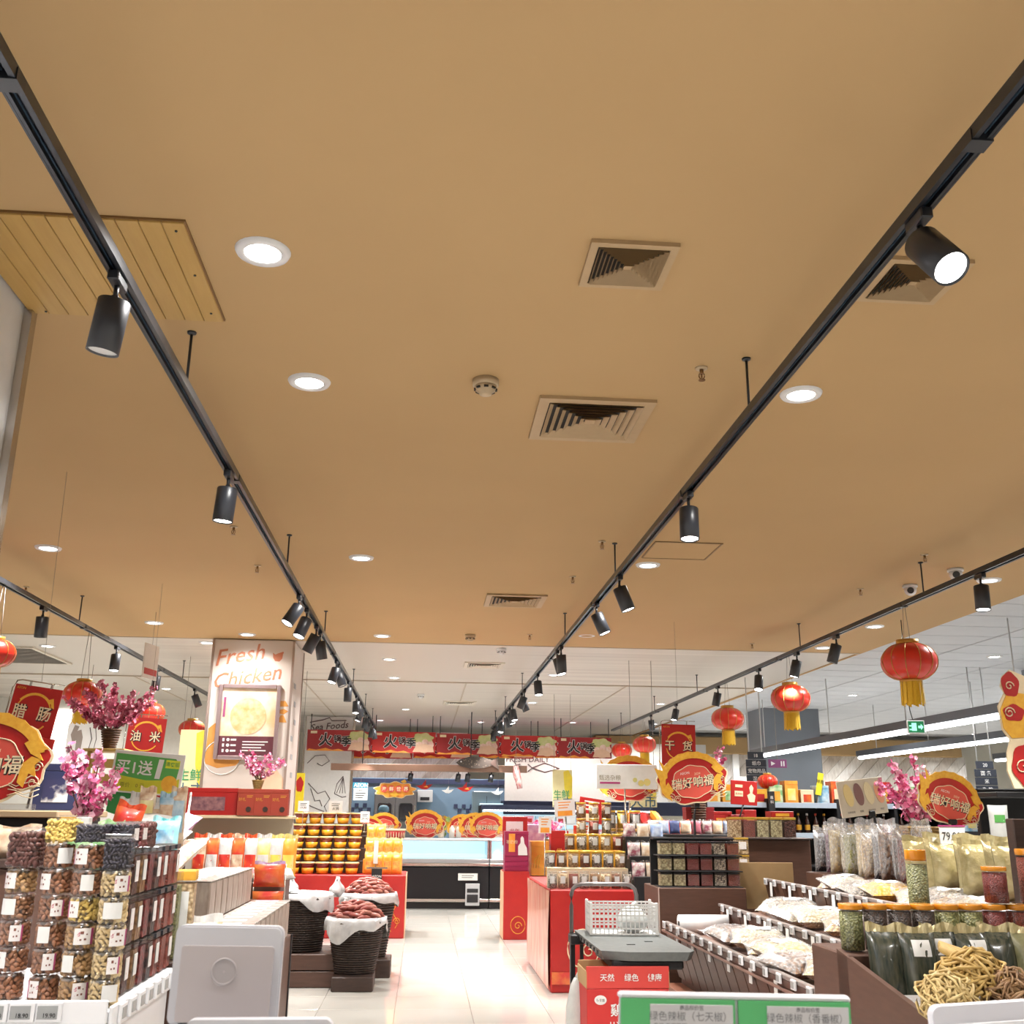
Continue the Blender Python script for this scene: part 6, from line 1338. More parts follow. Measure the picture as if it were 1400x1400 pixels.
# suspended linear lights
tubem = emis('tube_glow',(.95,.98,1),16,True)
def linear(X, y0, y1, z, label, rods):
    t = thing('linear_light', label, 'ceiling light', (X,0,z),0,'long suspended tube lights')
    L = y1-y0; c = (y0+y1)/2
    b = MB(); b.add([(-.06,y0,0),(.06,y0,0),(.06,y0,.10),(-.06,y0,.10),(-.06,y1,0),(.06,y1,0),(.06,y1,.10),(-.06,y1,.10)],[(0,1,2,3),(7,6,5,4),(0,3,7,4),(1,5,6,2),(3,2,6,7),(0,4,5,1)],False); b.obj('housing', mat('housing_grey',(.06,.065,.075),.4), t)
    n_ = max(1,int(L/2.2))
    for k in range(n_): b = MB(); b.rbox((0,y0+L*(k+.5)/n_,-.03),(.085,L/n_-.02,.045),.02); b.obj('tube', tubem, t)
    for y in rods: b = MB(); b.cyl((0,y,.1),.008,CZ+.1-z-.1,6); b.obj('rod', mat('rod_white',(0,0,0)), t)
linear(5.95,8.5,18.8,2.55,'nearest long suspended tube light above the right-hand aisles',(10,12.5,15,18))
linear(8.2,11,19.3,2.6,'second long suspended tube light behind the blossom',(13,15,16.5,18.5))
linear(11,13,19.5,2.6,'third suspended tube light at the far right edge',(14,17,19))
# grey columns
colm = mat('column_grey',(.20,.22,.25),.35,metal=.3,col2=(.17,.185,.21),scale=1.5)
b = MB(); b.rbox((6.95,19.9,1.75),(1.12,1.0,3.49),.01); b.box((6.39,19.4,1.75),(.02,.02,3.49)); struct(b.obj('column_far', colm))
b = MB(); b.rbox((6.5,10.9,1.76),(.9,.5,3.5),.01) if False else b.rbox((8.75,13.2,1.75),(1.0,1.0,3.49),.01); struct(b.obj('column_near', colm))
# ================================================================== the far end of the shop
# diagonal plank cladding on the back wall
plk = [mat('whitewash_a',(.66,.63,.58),.6,col2=(.45,.41,.37),scale=6,stretch=(4,1,1),contrast=.4),mat('whitewash_b',(.74,.72,.69),.6,col2=(.55,.5,.46),scale=6,stretch=(4,1,1),contrast=.4),mat('whitewash_c',(.56,.51,.46),.6,col2=(.4,.35,.3),scale=6,stretch=(4,1,1),contrast=.4)]
def cladding(x0, x1, z0, z1, Y, name):
    b = MB(); b.box(((x0+x1)/2,Y+.03,(z0+z1)/2),(x1-x0,.04,z1-z0)); s = struct(b.obj(name, cream_wall))
    h = z1-z0; wd = .34; x = x0-h; k = 0
    def clip(poly, side, lim):
        out = []
        for i in range(len(poly)):
            a, c = poly[i], poly[(i+1)%len(poly)]; ia, ic = (a[0]-lim)*side >= 0, (c[0]-lim)*side >= 0
            if ia: out.append(a)
            if ia != ic: f = (lim-a[0])/(c[0]-a[0]); out.append((lim,a[1]+f*(c[1]-a[1])))
        return out
    while x < x1:
        q = clip(clip([(x+.012,z0),(x+wd-.012,z0),(x+wd-.012+h,z1),(x+.012+h,z1)],1,x0),-1,x1)
        if len(q) > 2: b = MB(); b.plate(q,.02,Y-.012); b.obj('plank', plk[(k*7)%3], s)
        x += wd; k += 1
cladding(-1.75,1.0,2.2,3.3,24.5,'wall_cladding_left')
cladding(4.6,14,1.6,3.0,26.3,'wall_cladding_right')
b = MB(); b.box((9,26.2,3.2),(9.5,.5,.4)); struct(b.obj('soffit', tan))
p = P(1013,1050,26.2); t = thing('wall_letter','big white letter L standing off the plank wall','sign',(p.x,26.1,p.z)); text(t,'L',.95,0,0,paper,ext=.01,bold=.03,name='letter_face'); b = MB(); b.box((-.16,.03,0),(.14,.06,.66)); b.box((.02,.03,-.27),(.42,.06,.12)); b.obj('letter_body', white, t)
# blue kitchen wall with ovens
steelb = mat('kitchen_blue',(.16,.25,.34),.35,col2=(.12,.20,.29),scale=2); steelg = mat('oven_steel',(.20,.20,.21),.3,metal=.6); navy2 = mat('navy_band',(.03,.04,.09),.5)
b = MB(); b.rbox((.1,24.0,1.12),(3.6,.6,2.22),.01); kw = struct(b.obj('wall_kitchen', steelb))
b = MB(); b.box((.1,23.68,2.16),(3.6,.05,.1)); struct(b.obj('trim_4', navy2))
b = MB(); b.rbox((.1,20.6,2.33),(3.8,.14,.13),.005); bm = struct(b.obj('beam', mat('beam_brown',(.22,.12,.08),.5)))
for x in (-1.2,.9): b = MB(); b.cyl((x,20.6,2.39),.01,CZ+.02-2.39,6); b.obj('rod', dark, bm)
chk = MB(); chk.rbox((0,0,0),(.085,.02,.085),.003); chk = chk.mesh('tile', navy2)
for X_ in [-1.55+.09*i for i in range(5)]+[.72+.09*i for i in range(8)]:
    for k in range(2):
        if (int(round(X_/.09))+k) % 2: link('tile', chk, kw, (X_,23.69,1.55+.09*k))
for i,(px,l) in enumerate(((526,'left'),(555,'right'))):
    p = P(px,1100,23.3); t = thing('combi_oven', f'steel combination oven with dark round-cornered window, the one to the {l}', 'oven', (p.x,23.4,.95),0,'steel ovens')
    b = MB(); b.rbox((0,.12,.5),(.46,.36,1.0),.01); b.obj('body', steelg, t); b = MB(); b.plate(rr_plate(.27,.36,.05),.02,-.075); b.obj('door_window', mat('oven_glass',(.012,.015,.025),.1,coat=.6), t,(0,0,.55)); b = MB(); b.tube([(x_,-.085,z_+.55) for x_,z_ in rr_plate(.28,.37,.05)],.012,5,True); b.obj('window_rim', dark, t); b = MB(); b.rbox((.19,-.09,.5),(.02,.03,.4),.004); b.obj('handle', chrome, t)
t = thing('oven_stand','steel bench under the two ovens','stand',(0,0,0)); x0 = P(540,1100,23.3).x; b = MB(); b.rbox((x0,23.46,.46),(1.1,.4,.92),.005); b.obj('body', steelg, t); b = MB(); b.rbox((x0,23.44,.935),(1.14,.44,.025),.004); b.obj('top', chrome, t)
p = P(581,1088,23.3); t = thing('label_printer','pale grey wall device with dark display above the kitchen bench','device',(p.x,23.6,p.z)); b = MB(); b.rbox((0,0,0),(.34,.2,.26),.01); b.obj('case', mat('device_grey',(.55,.57,.58),.4), t); b = MB(); b.box((0,-.103,-.06),(.2,.006,.07)); b.obj('display', dark, t)
p = P(666,1095,22.6); t = thing('steel_cabinet','tall blue grey steel cabinet at the end of the kitchen','cabinet',(p.x,23.0,0)); b = MB(); b.rbox((0,0,.98),(.6,.5,1.94),.01); b.obj('body', mat('cabinet_blue',(.22,.31,.36),.35,scale=2), t); b = MB(); b.box((-.0,-.253,1.0),(.008,.004,1.7)); b.obj('door_gap', dark, t); b = MB(); b.rbox((.05,-.27,1.0),(.02,.03,.18),.004); b.obj('handle', chrome, t)
# hanging kitchen ornaments
p = P(493,1082,20.6); t = thing('notice_board','white notice with blue header and brand lettering hanging over the chiller','sign',(p.x,20.6,p.z)); b = MB(); b.rbox((0,0,-.05),(.27,.01,.23),.003); b.obj('notice', paper, t); b = MB(); b.rbox((-.01,.002,.115),(.29,.01,.1),.003); b.obj('header', mat('teal_header',(.03,.25,.38),.45), t); text(t,'AEON',.1,0,.115,paper,y=-.005,bold=.015,sx=1.0); text(t,'温馨提示',.035,0,.02,ink,y=-.007); lines(t,3,.2,0,-.03,.04,ink,-.006,.012); b = MB(); b.cyl((0,0,.16),.003,2.27-p.z-.16,5); b.obj('cord', wire, t)
p = P(540,1080,20.6); t = thing('lobster_sign','long red and gold hanging cut-out with four round characters','sign',(p.x,20.6,p.z))
b = MB(); b.plate(blob(.78,.30,.2,50,.1,9),.02,.004); b.obj('edge', cream, t); b = MB(); b.plate(blob(.74,.27,.2,50,.1,9),.02,0); b.obj('board', orange, t)
for i,s_ in enumerate('海鲜世界'): b = MB(); b.lathe([(.065,0),(.065,.008)],18,(-.21+.14*i,-.002,.02),axis=(0,-1,0)); o = b.obj('medallion', coral, t); text(t,s_,.085,-.21+.14*i,.02,cream,y=-.012,bold=.02)
b = MB(); b.plate([(-.1,-.08),(0,-.14),(.1,-.08),(0,-.05)],.01,-.008); b.plate([(.1,.16),(.16,.12),(.22,.15),(.18,.2),(.14,.18)],.01,-.006); b.obj('star', gold, t); b = MB(); b.cyl((-.2,.01,.1),.003,2.27-p.z-.1,5); b.cyl((.2,.01,.1),.003,2.27-p.z-.1,5); b.obj('cords', wire, t)
for i,(px,py,c,l) in enumerate(((612,1082,'w','white hanging paper bird over the chiller'),(680,1084,'w','white paper bird on the steel cabinet side'),(636,1079,'r','red hanging paper fish before the kitchen'),(580,1076,'r','small red hanging paper shrimp beside the lobster sign'))):
    p = P(px,py,20.6); t = thing('paper_ornament', l, 'ornament', (p.x,20.6,p.z),0,'hanging paper ornaments'); s_ = .12 if c == 'w' else .16
    b = MB(); b.plate([(-s_,.02),(-.3*s_,.25*s_),(.2*s_,.9*s_),(.2*s_,.2*s_),(s_,.35*s_),(.6*s_,-.1*s_),(.2*s_,-.3*s_),(-.3*s_,-.25*s_)],.008,0); b.obj('body', paper if c == 'w' else red, t); b = MB(); b.plate([(-.1*s_,0),(.3*s_,.2*s_),(.5*s_,-.05*s_)],.01,-.006); b.obj('wing', white if c == 'w' else orange, t); b = MB(); b.cyl((.1*s_,.004,.1*s_),.002,2.27-p.z-.1*s_,5); b.obj('cord', wire, t)
p = P(650,1043,20.5); t = thing('fish_plaque','dark patterned fish shaped plaque fixed to the brown beam','ornament',(p.x,20.48,p.z)); fo = [(-.38,0),(-.30,.06),(-.1,.12),(.15,.11),(.32,.05),(.46,.13),(.44,0),(.46,-.13),(.32,-.05),(.15,-.10),(-.1,-.11),(-.30,-.06)]
b = MB(); b.plate(fo,.02,0); b.obj('body', mat('fish_dark',(.22,.17,.13),.5,col2=(.035,.025,.02),scale=22,kind='voronoi',contrast=.15), t); b = MB(); b.lathe([(.015,0),(.015,.004)],10,(-.28,-.003,.02),axis=(0,-1,0)); b.obj('eye', paper, t); b = MB(); b.plate([(.3,.02),(.44,.11),(.4,0),(.44,-.11),(.3,-.02)],.006,-.005); b.obj('tail_fin', dkbrown, t)
for i,px in enumerate((562,627,640,672)):
    p = P(px,1060,20.6); t = thing('beam_spotlight', f'small black spotlight under the brown beam, {ORD[i]} from the seafood panel', 'spotlight', (p.x,20.6,2.265),0,'spotlights under the beam'); b = MB(); b.lathe([(.05,0),(.05,-.15),(.045,-.15)],14,(0,0,-.04),axis=(.15,.1,1)); b.obj('head', black, t); b = MB(); b.cyl((0,0,-.05),.012,.05,8); b.obj('stem', black, t)
# seafood panel
b = MB(); b.rbox((-1.83,20.3,1.70),(1.0,.1,3.40),.004); sp_ = struct(b.obj('wall_seafood', mat('panel_white',(.80,.77,.74),.5))); sp_.location = (-.16,1.75,0)
b = MB(); b.box((-2.33,20.25,1.70),(.03,.03,3.4)); b.box((-1.33,20.25,1.70),(.05,.03,3.4)); b.obj('edge_strip', chrome, sp_)
draw = mat('line_art',(.12,.08,.08),.6)
b = MB(); Yd = 20.245
b.tube([(-2.2,Yd,2.05),(-2.0,Yd,1.85),(-1.85,Yd,1.9),(-1.75,Yd,1.75),(-1.85,Yd,1.6),(-1.8,Yd,1.5)],.008,4); b.tube([(-2.15,Yd,1.95),(-2.05,Yd,1.7),(-1.95,Yd,1.72),(-1.9,Yd,1.6)],.008,4); b.tube([(-2.25,Yd,1.65),(-2.0,Yd,1.55),(-1.85,Yd,1.5)],.008,4)
b.tube([(-1.5,Yd,2.2),(-1.62,Yd,2.05),(-1.66,Yd,1.85),(-1.5,Yd,1.78),(-1.42,Yd,1.8)],.008,4)
for k in range(4): b.tube([(-1.5,Yd,2.18),(-1.62+.06*k,Yd,1.86)],.005,4)
b.tube([(-2.25,Yd,2.45),(-2.1,Yd,2.6),(-1.9,Yd,2.62),(-1.8,Yd,2.5),(-1.95,Yd,2.4),(-2.05,Yd,2.45)],.007,4)
b.obj('line_drawing', draw, sp_); text(sp_,'Sea Foods',.19,-1.84,3.21,draw,y=20.245,shear=.25,rot=R(6),bold=.01); b = MB(); b.tube([(-2.25,Yd,3.28),(-2.0,Yd,3.33),(-1.85,Yd,3.38),(-1.8,Yd,3.32),(-1.5,Yd,3.33)],.01,4); b.obj('line_drawing', draw, sp_)
# cream wall above the open chiller with fish drawing
b = MB(); b.rbox((4.1,23.6,2.4),(4.6,.1,1.3),.004); cw_ = struct(b.obj('wall_fresh', mat('fresh_cream',(.66,.64,.58),.6)))
text(cw_,'FRESH DAILY',.17,P(722,1038,23.5).x,P(722,1038,23.5).z,draw,y=23.545,bold=.01); b = MB(); pf0 = P(745,1050,23.5)
b.tube([(pf0.x-.38,23.54,pf0.z+.08),(pf0.x-.28,23.54,pf0.z),(pf0.x,23.54,pf0.z+.11),(pf0.x+.33,23.54,pf0.z),(pf0.x,23.54,pf0.z-.09),(pf0.x-.28,23.54,pf0.z),(pf0.x-.38,23.54,pf0.z-.08)],.012,4); b.tube([(pf0.x-.7,23.54,pf0.z+.15),(pf0.x-.55,23.54,pf0.z-.1)],.012,4); b.tube([(pf0.x-.8,23.54,pf0.z),(pf0.x-.55,23.54,pf0.z+.08)],.012,4); b.obj('line_drawing', draw, cw_)
b = MB(); b.rbox((4.1,23.0,1.62),(4.8,.9,.28),.01); struct(b.obj('trim_5', navy2))
# red hotpot banners
meatp = mat('meat_print',(.72,.38,.28),.45,col2=(.75,.60,.35),scale=7,contrast=.4); leafp = mat('lettuce_print',(.45,.5,.16),.5,col2=(.6,.55,.3),scale=12)
def banner(label, X, Y, z, w_, h, m_, words=True):
    t = thing('hotpot_banner', label, 'banner', (X,Y,z),0,'red hotpot banners')
    b = MB(); b.rbox((0,0,-h/2),(w_,.015,h),.003); b.obj('board', m_, t)
    b = MB(); b.lathe([(.18,0),(.18,.004)],20,(w_*.32,-.0045,-h*.56),axis=(0,-1,0)); o = b.obj('meat_picture', meatp, t); b = MB(); [b.lathe([(.07,0),(.07,.003)],14,(w_*.32+dx_,-.010,-h*.62+dz_),axis=(0,-1,0)) for dx_,dz_ in ((-.1,.0),(.02,.05),(.13,.01))]; b.obj('slice_picture', mat('slice_print',(.78,.42,.36),.45,col2=(.85,.7,.6),scale=30), t); b = MB(); b.plate([(x+w_*.3,zz-h*.3) for x,zz in blob(.42,.22,.5,24,.12,6)],.004,-.011); b.obj('lettuce_picture', leafp, t); b = MB(); b.plate([(w_*.14,-h*.95),(w_*.2,-h*.6),(w_*.34,-h*.55),(w_*.46,-h*.7),(w_*.48,-h*.95)],.004,-.014); b.obj('shrimp_picture', peach, t)
    b = MB(); b.plate([(-w_*.5,-h),(-w_*.46,-h*.9),(-w_*.35,-h*.95),(-w_*.2,-h*.86),(-w_*.1,-h*.95),(0,-h*.9),(w_*.1,-h)],.004,-.010); b.obj('flame_picture', orange, t)
    b = MB(); b.box((-w_*.4,-.009,-h*.12),(w_*.1,.003,h*.12)); b.obj('brand_patch', cream, t)
    for ch_,sz,x,z_ in (('火',.34,-.15,-.46),('锅',.19,.03,-.42),('季',.26,.17,-.52)):
        text(t,ch_,sz*h*2.2*.9,x*w_-.06*w_,z_*h,paper,y=-.010,bold=.05,ext=0,name='lettering_outline'); text(t,ch_,sz*h*2.2*.9,x*w_-.06*w_,z_*h,ink,y=-.0125,bold=.022,ext=0)
    b = MB()
    for x in (-w_*.45,w_*.45): b.cyl((x,0,0),.008,CZ+.02-z,6)
    b.obj('suspension_rods', dark, t); return t
for i,(px0,px1,m_) in enumerate(((420,508,crimson),(509,596,red),(597,683,crimson),(685,762,red),(763,836,crimson))):
    a, c = P(px0,1004,21.6), P(px1,1004,21.6); banner(f'red hotpot season banner with meat picture, {ORD[i]} from the poster pillar', (a.x+c.x)/2,21.6,P((px0+px1)/2,998+.03*(px0-420),21.6).z,c.x-a.x-.01,.42,m_)
for i,(px0,px1) in enumerate(((480,565),(566,645),(655,730),(731,812))):
    a, c = P(px0,1004,22.4), P(px1,1004,22.4); banner(f'lower red hotpot banner showing beneath the front row, {ORD[i]} from the seafood panel', (a.x+c.x)/2,22.4,P((px0+px1)/2,1008,22.4).z,c.x-a.x-.01,.44,red)
# glass front chiller
inside_glow = emis('chiller_inside_glow',(.62,.86,.95),.75)  # cold light inside the chillers, put into their inner surfaces as a glow
def chiller(label, x0, x1):
    t = thing('deli_chiller', label, 'chiller', ((x0+x1)/2,17.8,0),0,'long deli chillers'); w_ = x1-x0-.01
    b = MB(); b.rbox((0,.5,.05),(w_,.9,.10),.005); b.obj('plinth', dark, t)
    b = MB(); b.rbox((0,.5,.38),(w_,.98,.52),.005); b.obj('front_panel', mat('chiller_black',(.008,.008,.01),.4,spec=.3), t)
    for z,h in ((.13,.05),(.68,.05)): b = MB(); b.rbox((0,0,z),(w_,.03,h),.008); b.obj('bumper', chrome, t)
    b = MB(); b.rbox((0,.5,.735),(w_,1.0,.07),.008); b.obj('deck_edge', mat('deck_grey',(.40,.42,.44),.3,metal=.4), t)
    b = MB(); b.box((0,.55,.80),(w_-.04,.8,.06)); b.box((0,.92,.92),(w_-.04,.06,.28)); b.obj('well', inside_glow, t)
    b = MB(); b.add([(-w_/2+.02,.02,.77),(w_/2-.02,.02,.77),(w_/2-.02,.24,1.05),(-w_/2+.02,.24,1.05)],[(0,1,2,3)],False); b.obj('front_glass', glass, t)
    b = MB(); b.rbox((0,.6,1.06),(w_,.76,.035),.006); b.obj('top_board', mat('top_white',(.74,.76,.78),.3), t)
    for s in (-1,1): b = MB(); b.box((s*(w_/2-.015),.4,.91),(.03,.75,.30)); b.obj('end_frame', chrome, t)
    return t
c1 = chiller('long black fronted deli chiller across the end of the aisle', -1.95,1.12); chiller('second black fronted deli chiller half hidden by the tall red display', 1.12,3.4)
t = thing('chiller_notice','white notice and small grey ticket machine on the black chiller front','sign',(P(641,1215,17.75).x,17.765,0)); zz = P(641,1199,17.75).z
b = MB(); b.rbox((-.02,0,zz),(.32,.012,.11),.003); b.obj('notice', paper, t); b = MB(); b.rbox((.06,-.005,zz-.27),(.23,.04,.34),.006); b.obj('machine', mat('machine_grey',(.52,.53,.55),.4), t); b = MB(); b.box((.06,-.03,zz-.21),(.18,.01,.06)); b.box((.06,-.03,zz-.33),(.18,.01,.12)); b.obj('slot', dark, t); lines(t,2,.2,-.02,zz+.02,.03,ink,-.006,.008)
ZT = 1.082
for i,(px,W_,Y,l) in enumerate(((524,.58,18.5,'dragon sign on the chiller behind the orange bags'),(504,.5,18.3,'dragon sign at the near end of the chiller top, half behind the hotpot bags'),(581,.66,18.35,'dragon sign in the middle of the chiller top below the flowers'),(632,.56,18.7,'rearmost of three overlapping dragon signs on the chiller'),(650,.6,18.5,'middle one of three overlapping dragon signs on the chiller'),(666,.62,18.3,'front one of three overlapping dragon signs on the chiller'))):
    dragon_sign(l,(P(px,1140,Y).x,Y,ZT),W_,0,0,True)
p = P(604,1115,18.75)
t = blossom('bouquet of yellow and orange flowers standing on the chiller',(p.x,18.75,ZT),.42,.2,9,9,.05,None,51,name='flower_bouquet',vr=.06,vh=.1,mats=[mat('flower_yellow',(.85,.62,.08),.6),mat('flower_orange',(.75,.25,.08),.6),mat('flower_leaf',(.2,.32,.08),.6)])
b = MB(); b.lathe([(.05,0),(.06,.1),(.045,.12)],14); b.obj('pot', lidw, t)
for i,(px,m_,l) in enumerate(((618,paper,'white sauce bottle on the chiller, left one of the pair'),(627,paper,'white sauce bottle on the chiller, right one of the pair'))):
    o = thing('squeeze_bottle', l, 'bottle', (P(px,1130,18.72).x,18.72,ZT),0,'white bottles on the chiller'); b = MB(); b.lathe([(.05,0),(.052,.15),(.02,.21)],12); b.obj('body', paper, o); b = MB(); b.lathe([(.02,.205),(.008,.27)],10); b.obj('nozzle', paper, o)
t = thing('red_tub_row','pleated red gift tin standing on the chiller top','tin',(P(540,1147,18.2).x,18.18,ZT)); b = MB(); b.lathe([(.15,0),(.17,.12)],24); b.obj('body', red, t); b = MB(); b.lathe([(.175,.12),(.175,.15)],24); b.obj('rim', cream, t)
for k in range(12): b = MB(); a = -math.pi*k/11; b.cyl((.158*math.cos(a),.158*math.sin(a),.005),.008,.115,6); b.obj('pleat', cream, t)
for i,(px,l) in enumerate(((690,'small cactus like pot'),)): pass
# open chiller cabinet at the back right
t = thing('open_chiller','bright open wall chiller full of white packs behind the red displays','chiller',(3.0,22.2,0))
b = MB(); b.rbox((0,.5,.85),(3.6,.06,1.7),.005); b.obj('back', inside_glow, t)
b = MB(); b.rbox((0,.25,.25),(3.6,.6,.5),.01); b.obj('base', dark, t); b = MB(); b.rbox((0,.2,1.62),(3.6,.7,.1),.01); b.obj('canopy', navy2, t)
for x in (-1.8,1.8): b = MB(); b.rbox((x,.25,.85),(.05,.6,1.6),.005); b.obj('end_panel', dark, t)
for z in (.75,1.02,1.28): b = MB(); b.rbox((0,.28,z),(3.54,.42,.025),.004); b.obj('shelf_board', white, t)
b = MB(); b.rbox((0,-.1,1.56),(3.5,.06,.03),.006); b.obj('lamp_strip', emis('strip_glow',(1,.98,.97),6,True), t)
for r,z in enumerate((1.035,1.295)):
    for i in range(16):
        m_ = [paper,film_b,paper,mat('pack_pink',(.75,.35,.45),.4),paper][(i*3+r)%5]
        carton('meat_tray', f'pale chilled pack, {["lower","upper"][r]} shelf of the open chiller, {ORD[i]} from the steel cabinet', (3.0-1.65+.22*i,22.42,z),(.18,.2,.16),m_,f'packs on the {["lower","upper"][r]} chiller shelf',0,[None,red,paper][i%3])
p = P(745,1128,15.2)
blossom('pale pink blossom behind the tall red display',(p.x,15.2,1.05),.48,.34,10,30,.032,wick_y,61,vr=.07,vh=.1)
t = thing('blossom_stand','slim white stand under the pale blossom','stand',(p.x,15.2,0)); b = MB(); b.rbox((0,0,.515),(.22,.22,1.03),.005); b.obj('body', white, t); b = MB(); b.rbox((0,0,1.04),(.26,.26,.02),.004); b.obj('top', white, t)
def flag(label, px, py, Y, w_, h, txt):
    p = P(px,py,Y); t = thing('hanging_flag', label, 'banner', (p.x,Y,p.z),0,'yellow hanging flags'); b = MB(); b.rbox((0,0,0),(w_,.008,h),.002); b.obj('cloth', mat('flag_cream',(.72,.66,.36),.6), t); b = MB(); b.plate([(.05*w_,.45*h),(.3*w_,.5*h),(.5*w_,.3*h),(.48*w_,-.2*h),(.3*w_,-.4*h),(.1*w_,0)],.002,-.006); b.obj('fruit_print', mat('flag_yellow',(.78,.62,.04),.5,col2=(.6,.5,.05),scale=10), t)
    text(t,txt[:2],w_*.42,-.05*w_,-.15*h,mat('flag_green',(.05,.30,.12),.5),y=-.008,bold=.01); text(t,txt[2:],w_*.5,0,-.36*h,mat('flag_slate',(.06,.12,.16),.5),y=-.008,bold=.01)
    b = MB(); b.cyl((-.42*w_,0,h/2),.003,CZ-p.z-h/2,5); b.cyl((.42*w_,0,h/2),.003,CZ-p.z-h/2,5); b.obj('cords', wire, t)
flag('yellow fresh market flag hanging between the chiller and the white board',769,1078,17.0,.32,.58,'生鲜大市'); flag('yellow fresh market flag behind the left lantern beside the pillar',263,1045,13.5,.36,.85,'生鲜大市'); flag('yellow fresh market flag showing under the white promotion board',879,1075,13.0,.34,.5,'生鲜大市')
p = P(705,1062,20); t = thing('paper_ornament','red and pink hanging paper fish above the open chiller','ornament',(p.x,20,p.z),0,'hanging paper ornaments'); b = MB(); b.tube([(0,0,.2),(.02,0,.05),(.06,0,-.1),(.08,0,-.22)],[.05,.075,.06,.05],8); b.obj('body', mat('bacon_print',(0,0,0)), t); b = MB(); b.cyl((0,0,.2),.003,CZ-p.z-.2,5); b.obj('cord', wire, t)
# white art board on the far left
p = P(115,1010,14.5); t = thing('art_board','white board with a grey lobster drawing on the far left','sign',(p.x,14.5,p.z)); b = MB(); b.plate(rr_plate(.46,.5,.1),.02,0); b.obj('board', paper, t); b = MB(); b.plate([(-.18,.05),(-.14,.18),(-.08,.16),(-.1,.1),(-.05,.12),(-.02,.02),(-.03,-.16),(-.1,-.16),(-.1,-.02),(-.15,-.05)],.004,-.004); b.obj('grey_print', mat('taupe_print',(.30,.25,.22),.6), t); b = MB(); b.tube([(.06,-.004,.15),(.1,-.004,0),(.07,-.004,-.15)],.006,4); b.tube([(.13,-.004,.18),(.16,-.004,.0),(.13,-.004,-.2)],.004,4); b.obj('line_drawing', draw, t)
b = MB(); b.cyl((0,.012,.25),.004,CZ-p.z-.25,5); b.obj('cord', wire, t)
b = MB(); b.rbox((-6.6,19.5,1.75),(6.6,.15,3.5),.005); struct(b.obj('wall_left_far', mat('wall_offwhite',(.78,.76,.70),.7)))
t = thing('yellow_strip','yellow and red vertical strip sign hanging beside the poster pillar','sign',(P(409,1085,14.8).x,14.8,P(409,1085,14.8).z)); b = MB(); b.rbox((0,0,0),(.13,.01,.55),.002); b.obj('strip', MATS['pop_yellow'], t); b = MB(); b.plate(blob(.1,.2,.3,16,.1,5),.004,-.008); b.obj('print', red, t,(0,0,.12)); b = MB(); b.cyl((0,0,.27),.003,CZ-t.location.z-.255,5); b.obj('cord', wire, t)
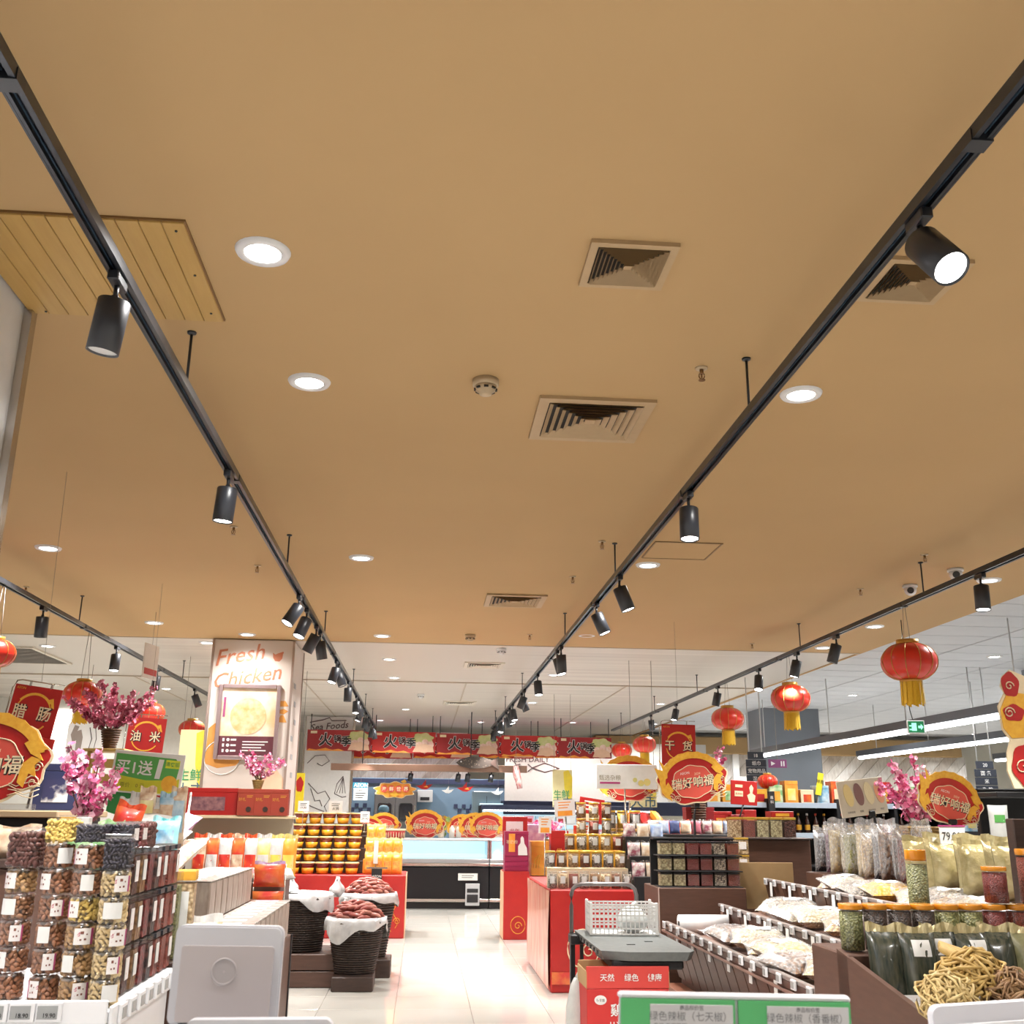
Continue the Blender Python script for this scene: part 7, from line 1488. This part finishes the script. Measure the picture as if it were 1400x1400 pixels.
# ================================================================== the assistant behind the chiller
def person(loc, rz):
    t = thing('person','person in a dark uniform and blue cap bending behind the chiller','person',loc,rz)
    me = bpy.data.meshes.new('body')
    J = {'pel':(0,0,.92),'sp':(0,-.05,1.12),'ch':(0,-.12,1.30),'nk':(0,-.17,1.42),'hd':(0,-.20,1.50),'ht':(0,-.20,1.60),
         'shl':(-.17,-.11,1.34),'ell':(-.24,-.16,1.08),'wrl':(-.16,-.38,1.02),'hal':(-.14,-.45,1.01),'shr':(.17,-.11,1.34),'elr':(.24,-.16,1.08),'wrr':(.16,-.38,1.02),'har':(.14,-.45,1.01),
         'hil':(-.09,0,.86),'knl':(-.10,-.02,.48),'anl':(-.10,.03,.08),'tol':(-.10,-.12,.035),'hir':(.09,0,.86),'knr':(.10,-.02,.48),'anr':(.10,.03,.08),'tor':(.10,-.12,.035)}
    E_ = [('pel','sp'),('sp','ch'),('ch','nk'),('nk','hd'),('hd','ht'),('ch','shl'),('shl','ell'),('ell','wrl'),('wrl','hal'),('ch','shr'),('shr','elr'),('elr','wrr'),('wrr','har'),('pel','hil'),('hil','knl'),('knl','anl'),('anl','tol'),('pel','hir'),('hir','knr'),('knr','anr'),('anr','tor')]
    rad = dict(pel=.14,sp=.13,ch=.14,nk=.055,hd=.085,ht=.07,shl=.065,ell=.045,wrl=.032,hal=.035,shr=.065,elr=.045,wrr=.032,har=.035,hil=.085,knl=.06,anl=.045,tol=.04,hir=.085,knr=.06,anr=.045,tor=.04)
    ks = list(J); me.from_pydata([J[k] for k in ks],[(ks.index(a),ks.index(c)) for a,c in E_],[])
    o = bpy.data.objects.new('body', me); COL.objects.link(o); o.parent = t
    me.materials.append(mat('uniform_dark',(.05,.06,.08),.7,scale=12))
    sk = o.modifiers.new('skin','SKIN'); sb = o.modifiers.new('smooth','SUBSURF'); sb.levels = sb.render_levels = 2
    for i,k in enumerate(ks):
        v = me.skin_vertices[0].data[i]; v.radius = (rad[k],rad[k]); v.use_root = k == 'pel'
    skin = mat('skin_tone',(.60,.40,.30),.55)
    b = MB(); b.lathe([(.02,-.11),(.055,-.09),(.075,-.04),(.08,.03),(.07,.09),(.03,.115)],16,(0,-.215,1.53)); b.lathe([(.004,0),(.014,.03)],6,(0,-.30,1.52),axis=(0,.6,.8)); b.obj('face', skin, t)
    b = MB()
    for x in (-.03,.03): b.lathe([(.001,.008),(.008,.004),(.009,0)],8,(x,-.287,1.545),axis=(0,-1,0))
    b.box((0,-.288,1.475),(.035,.006,.006)); b.obj('features', ink, t)
    b = MB()
    for s in (-1,1):
        for k in range(5):
            x0 = s*.14+(-.03+.015*k if k < 4 else -s*.04); L_ = (.05,.06,.062,.05,.04)[k]; b.tube([(x0,-.46,1.012),(x0-(s*.01 if k == 4 else 0),-.46-L_*.6,1.005),(x0-(s*.015 if k == 4 else 0),-.46-L_,.99)],[.010,.009,.007],6)
    b.obj('fingers', skin, t)
    b = MB(); b.lathe([(.092,-.01),(.098,.02),(.092,.07),(.06,.105),(.001,.115)],18,(0,-.20,1.56)); b.obj('cap', mat('cap_blue',(.07,.14,.19),.7,scale=20), t)
    b = MB(); b.plate([(x_,z_) for x_,z_ in rr_plate(.17,.1,.045)],.008,0); b.v = [(x,-.30-z*.9,1.555+y-.15*abs(x)) for x,y,z in b.v]; b.obj('cap_brim', MATS['cap_blue'], t)
    return t
p = P(533,1108,19.7); person((p.x,19.9,p.z-1.58),R(-35))
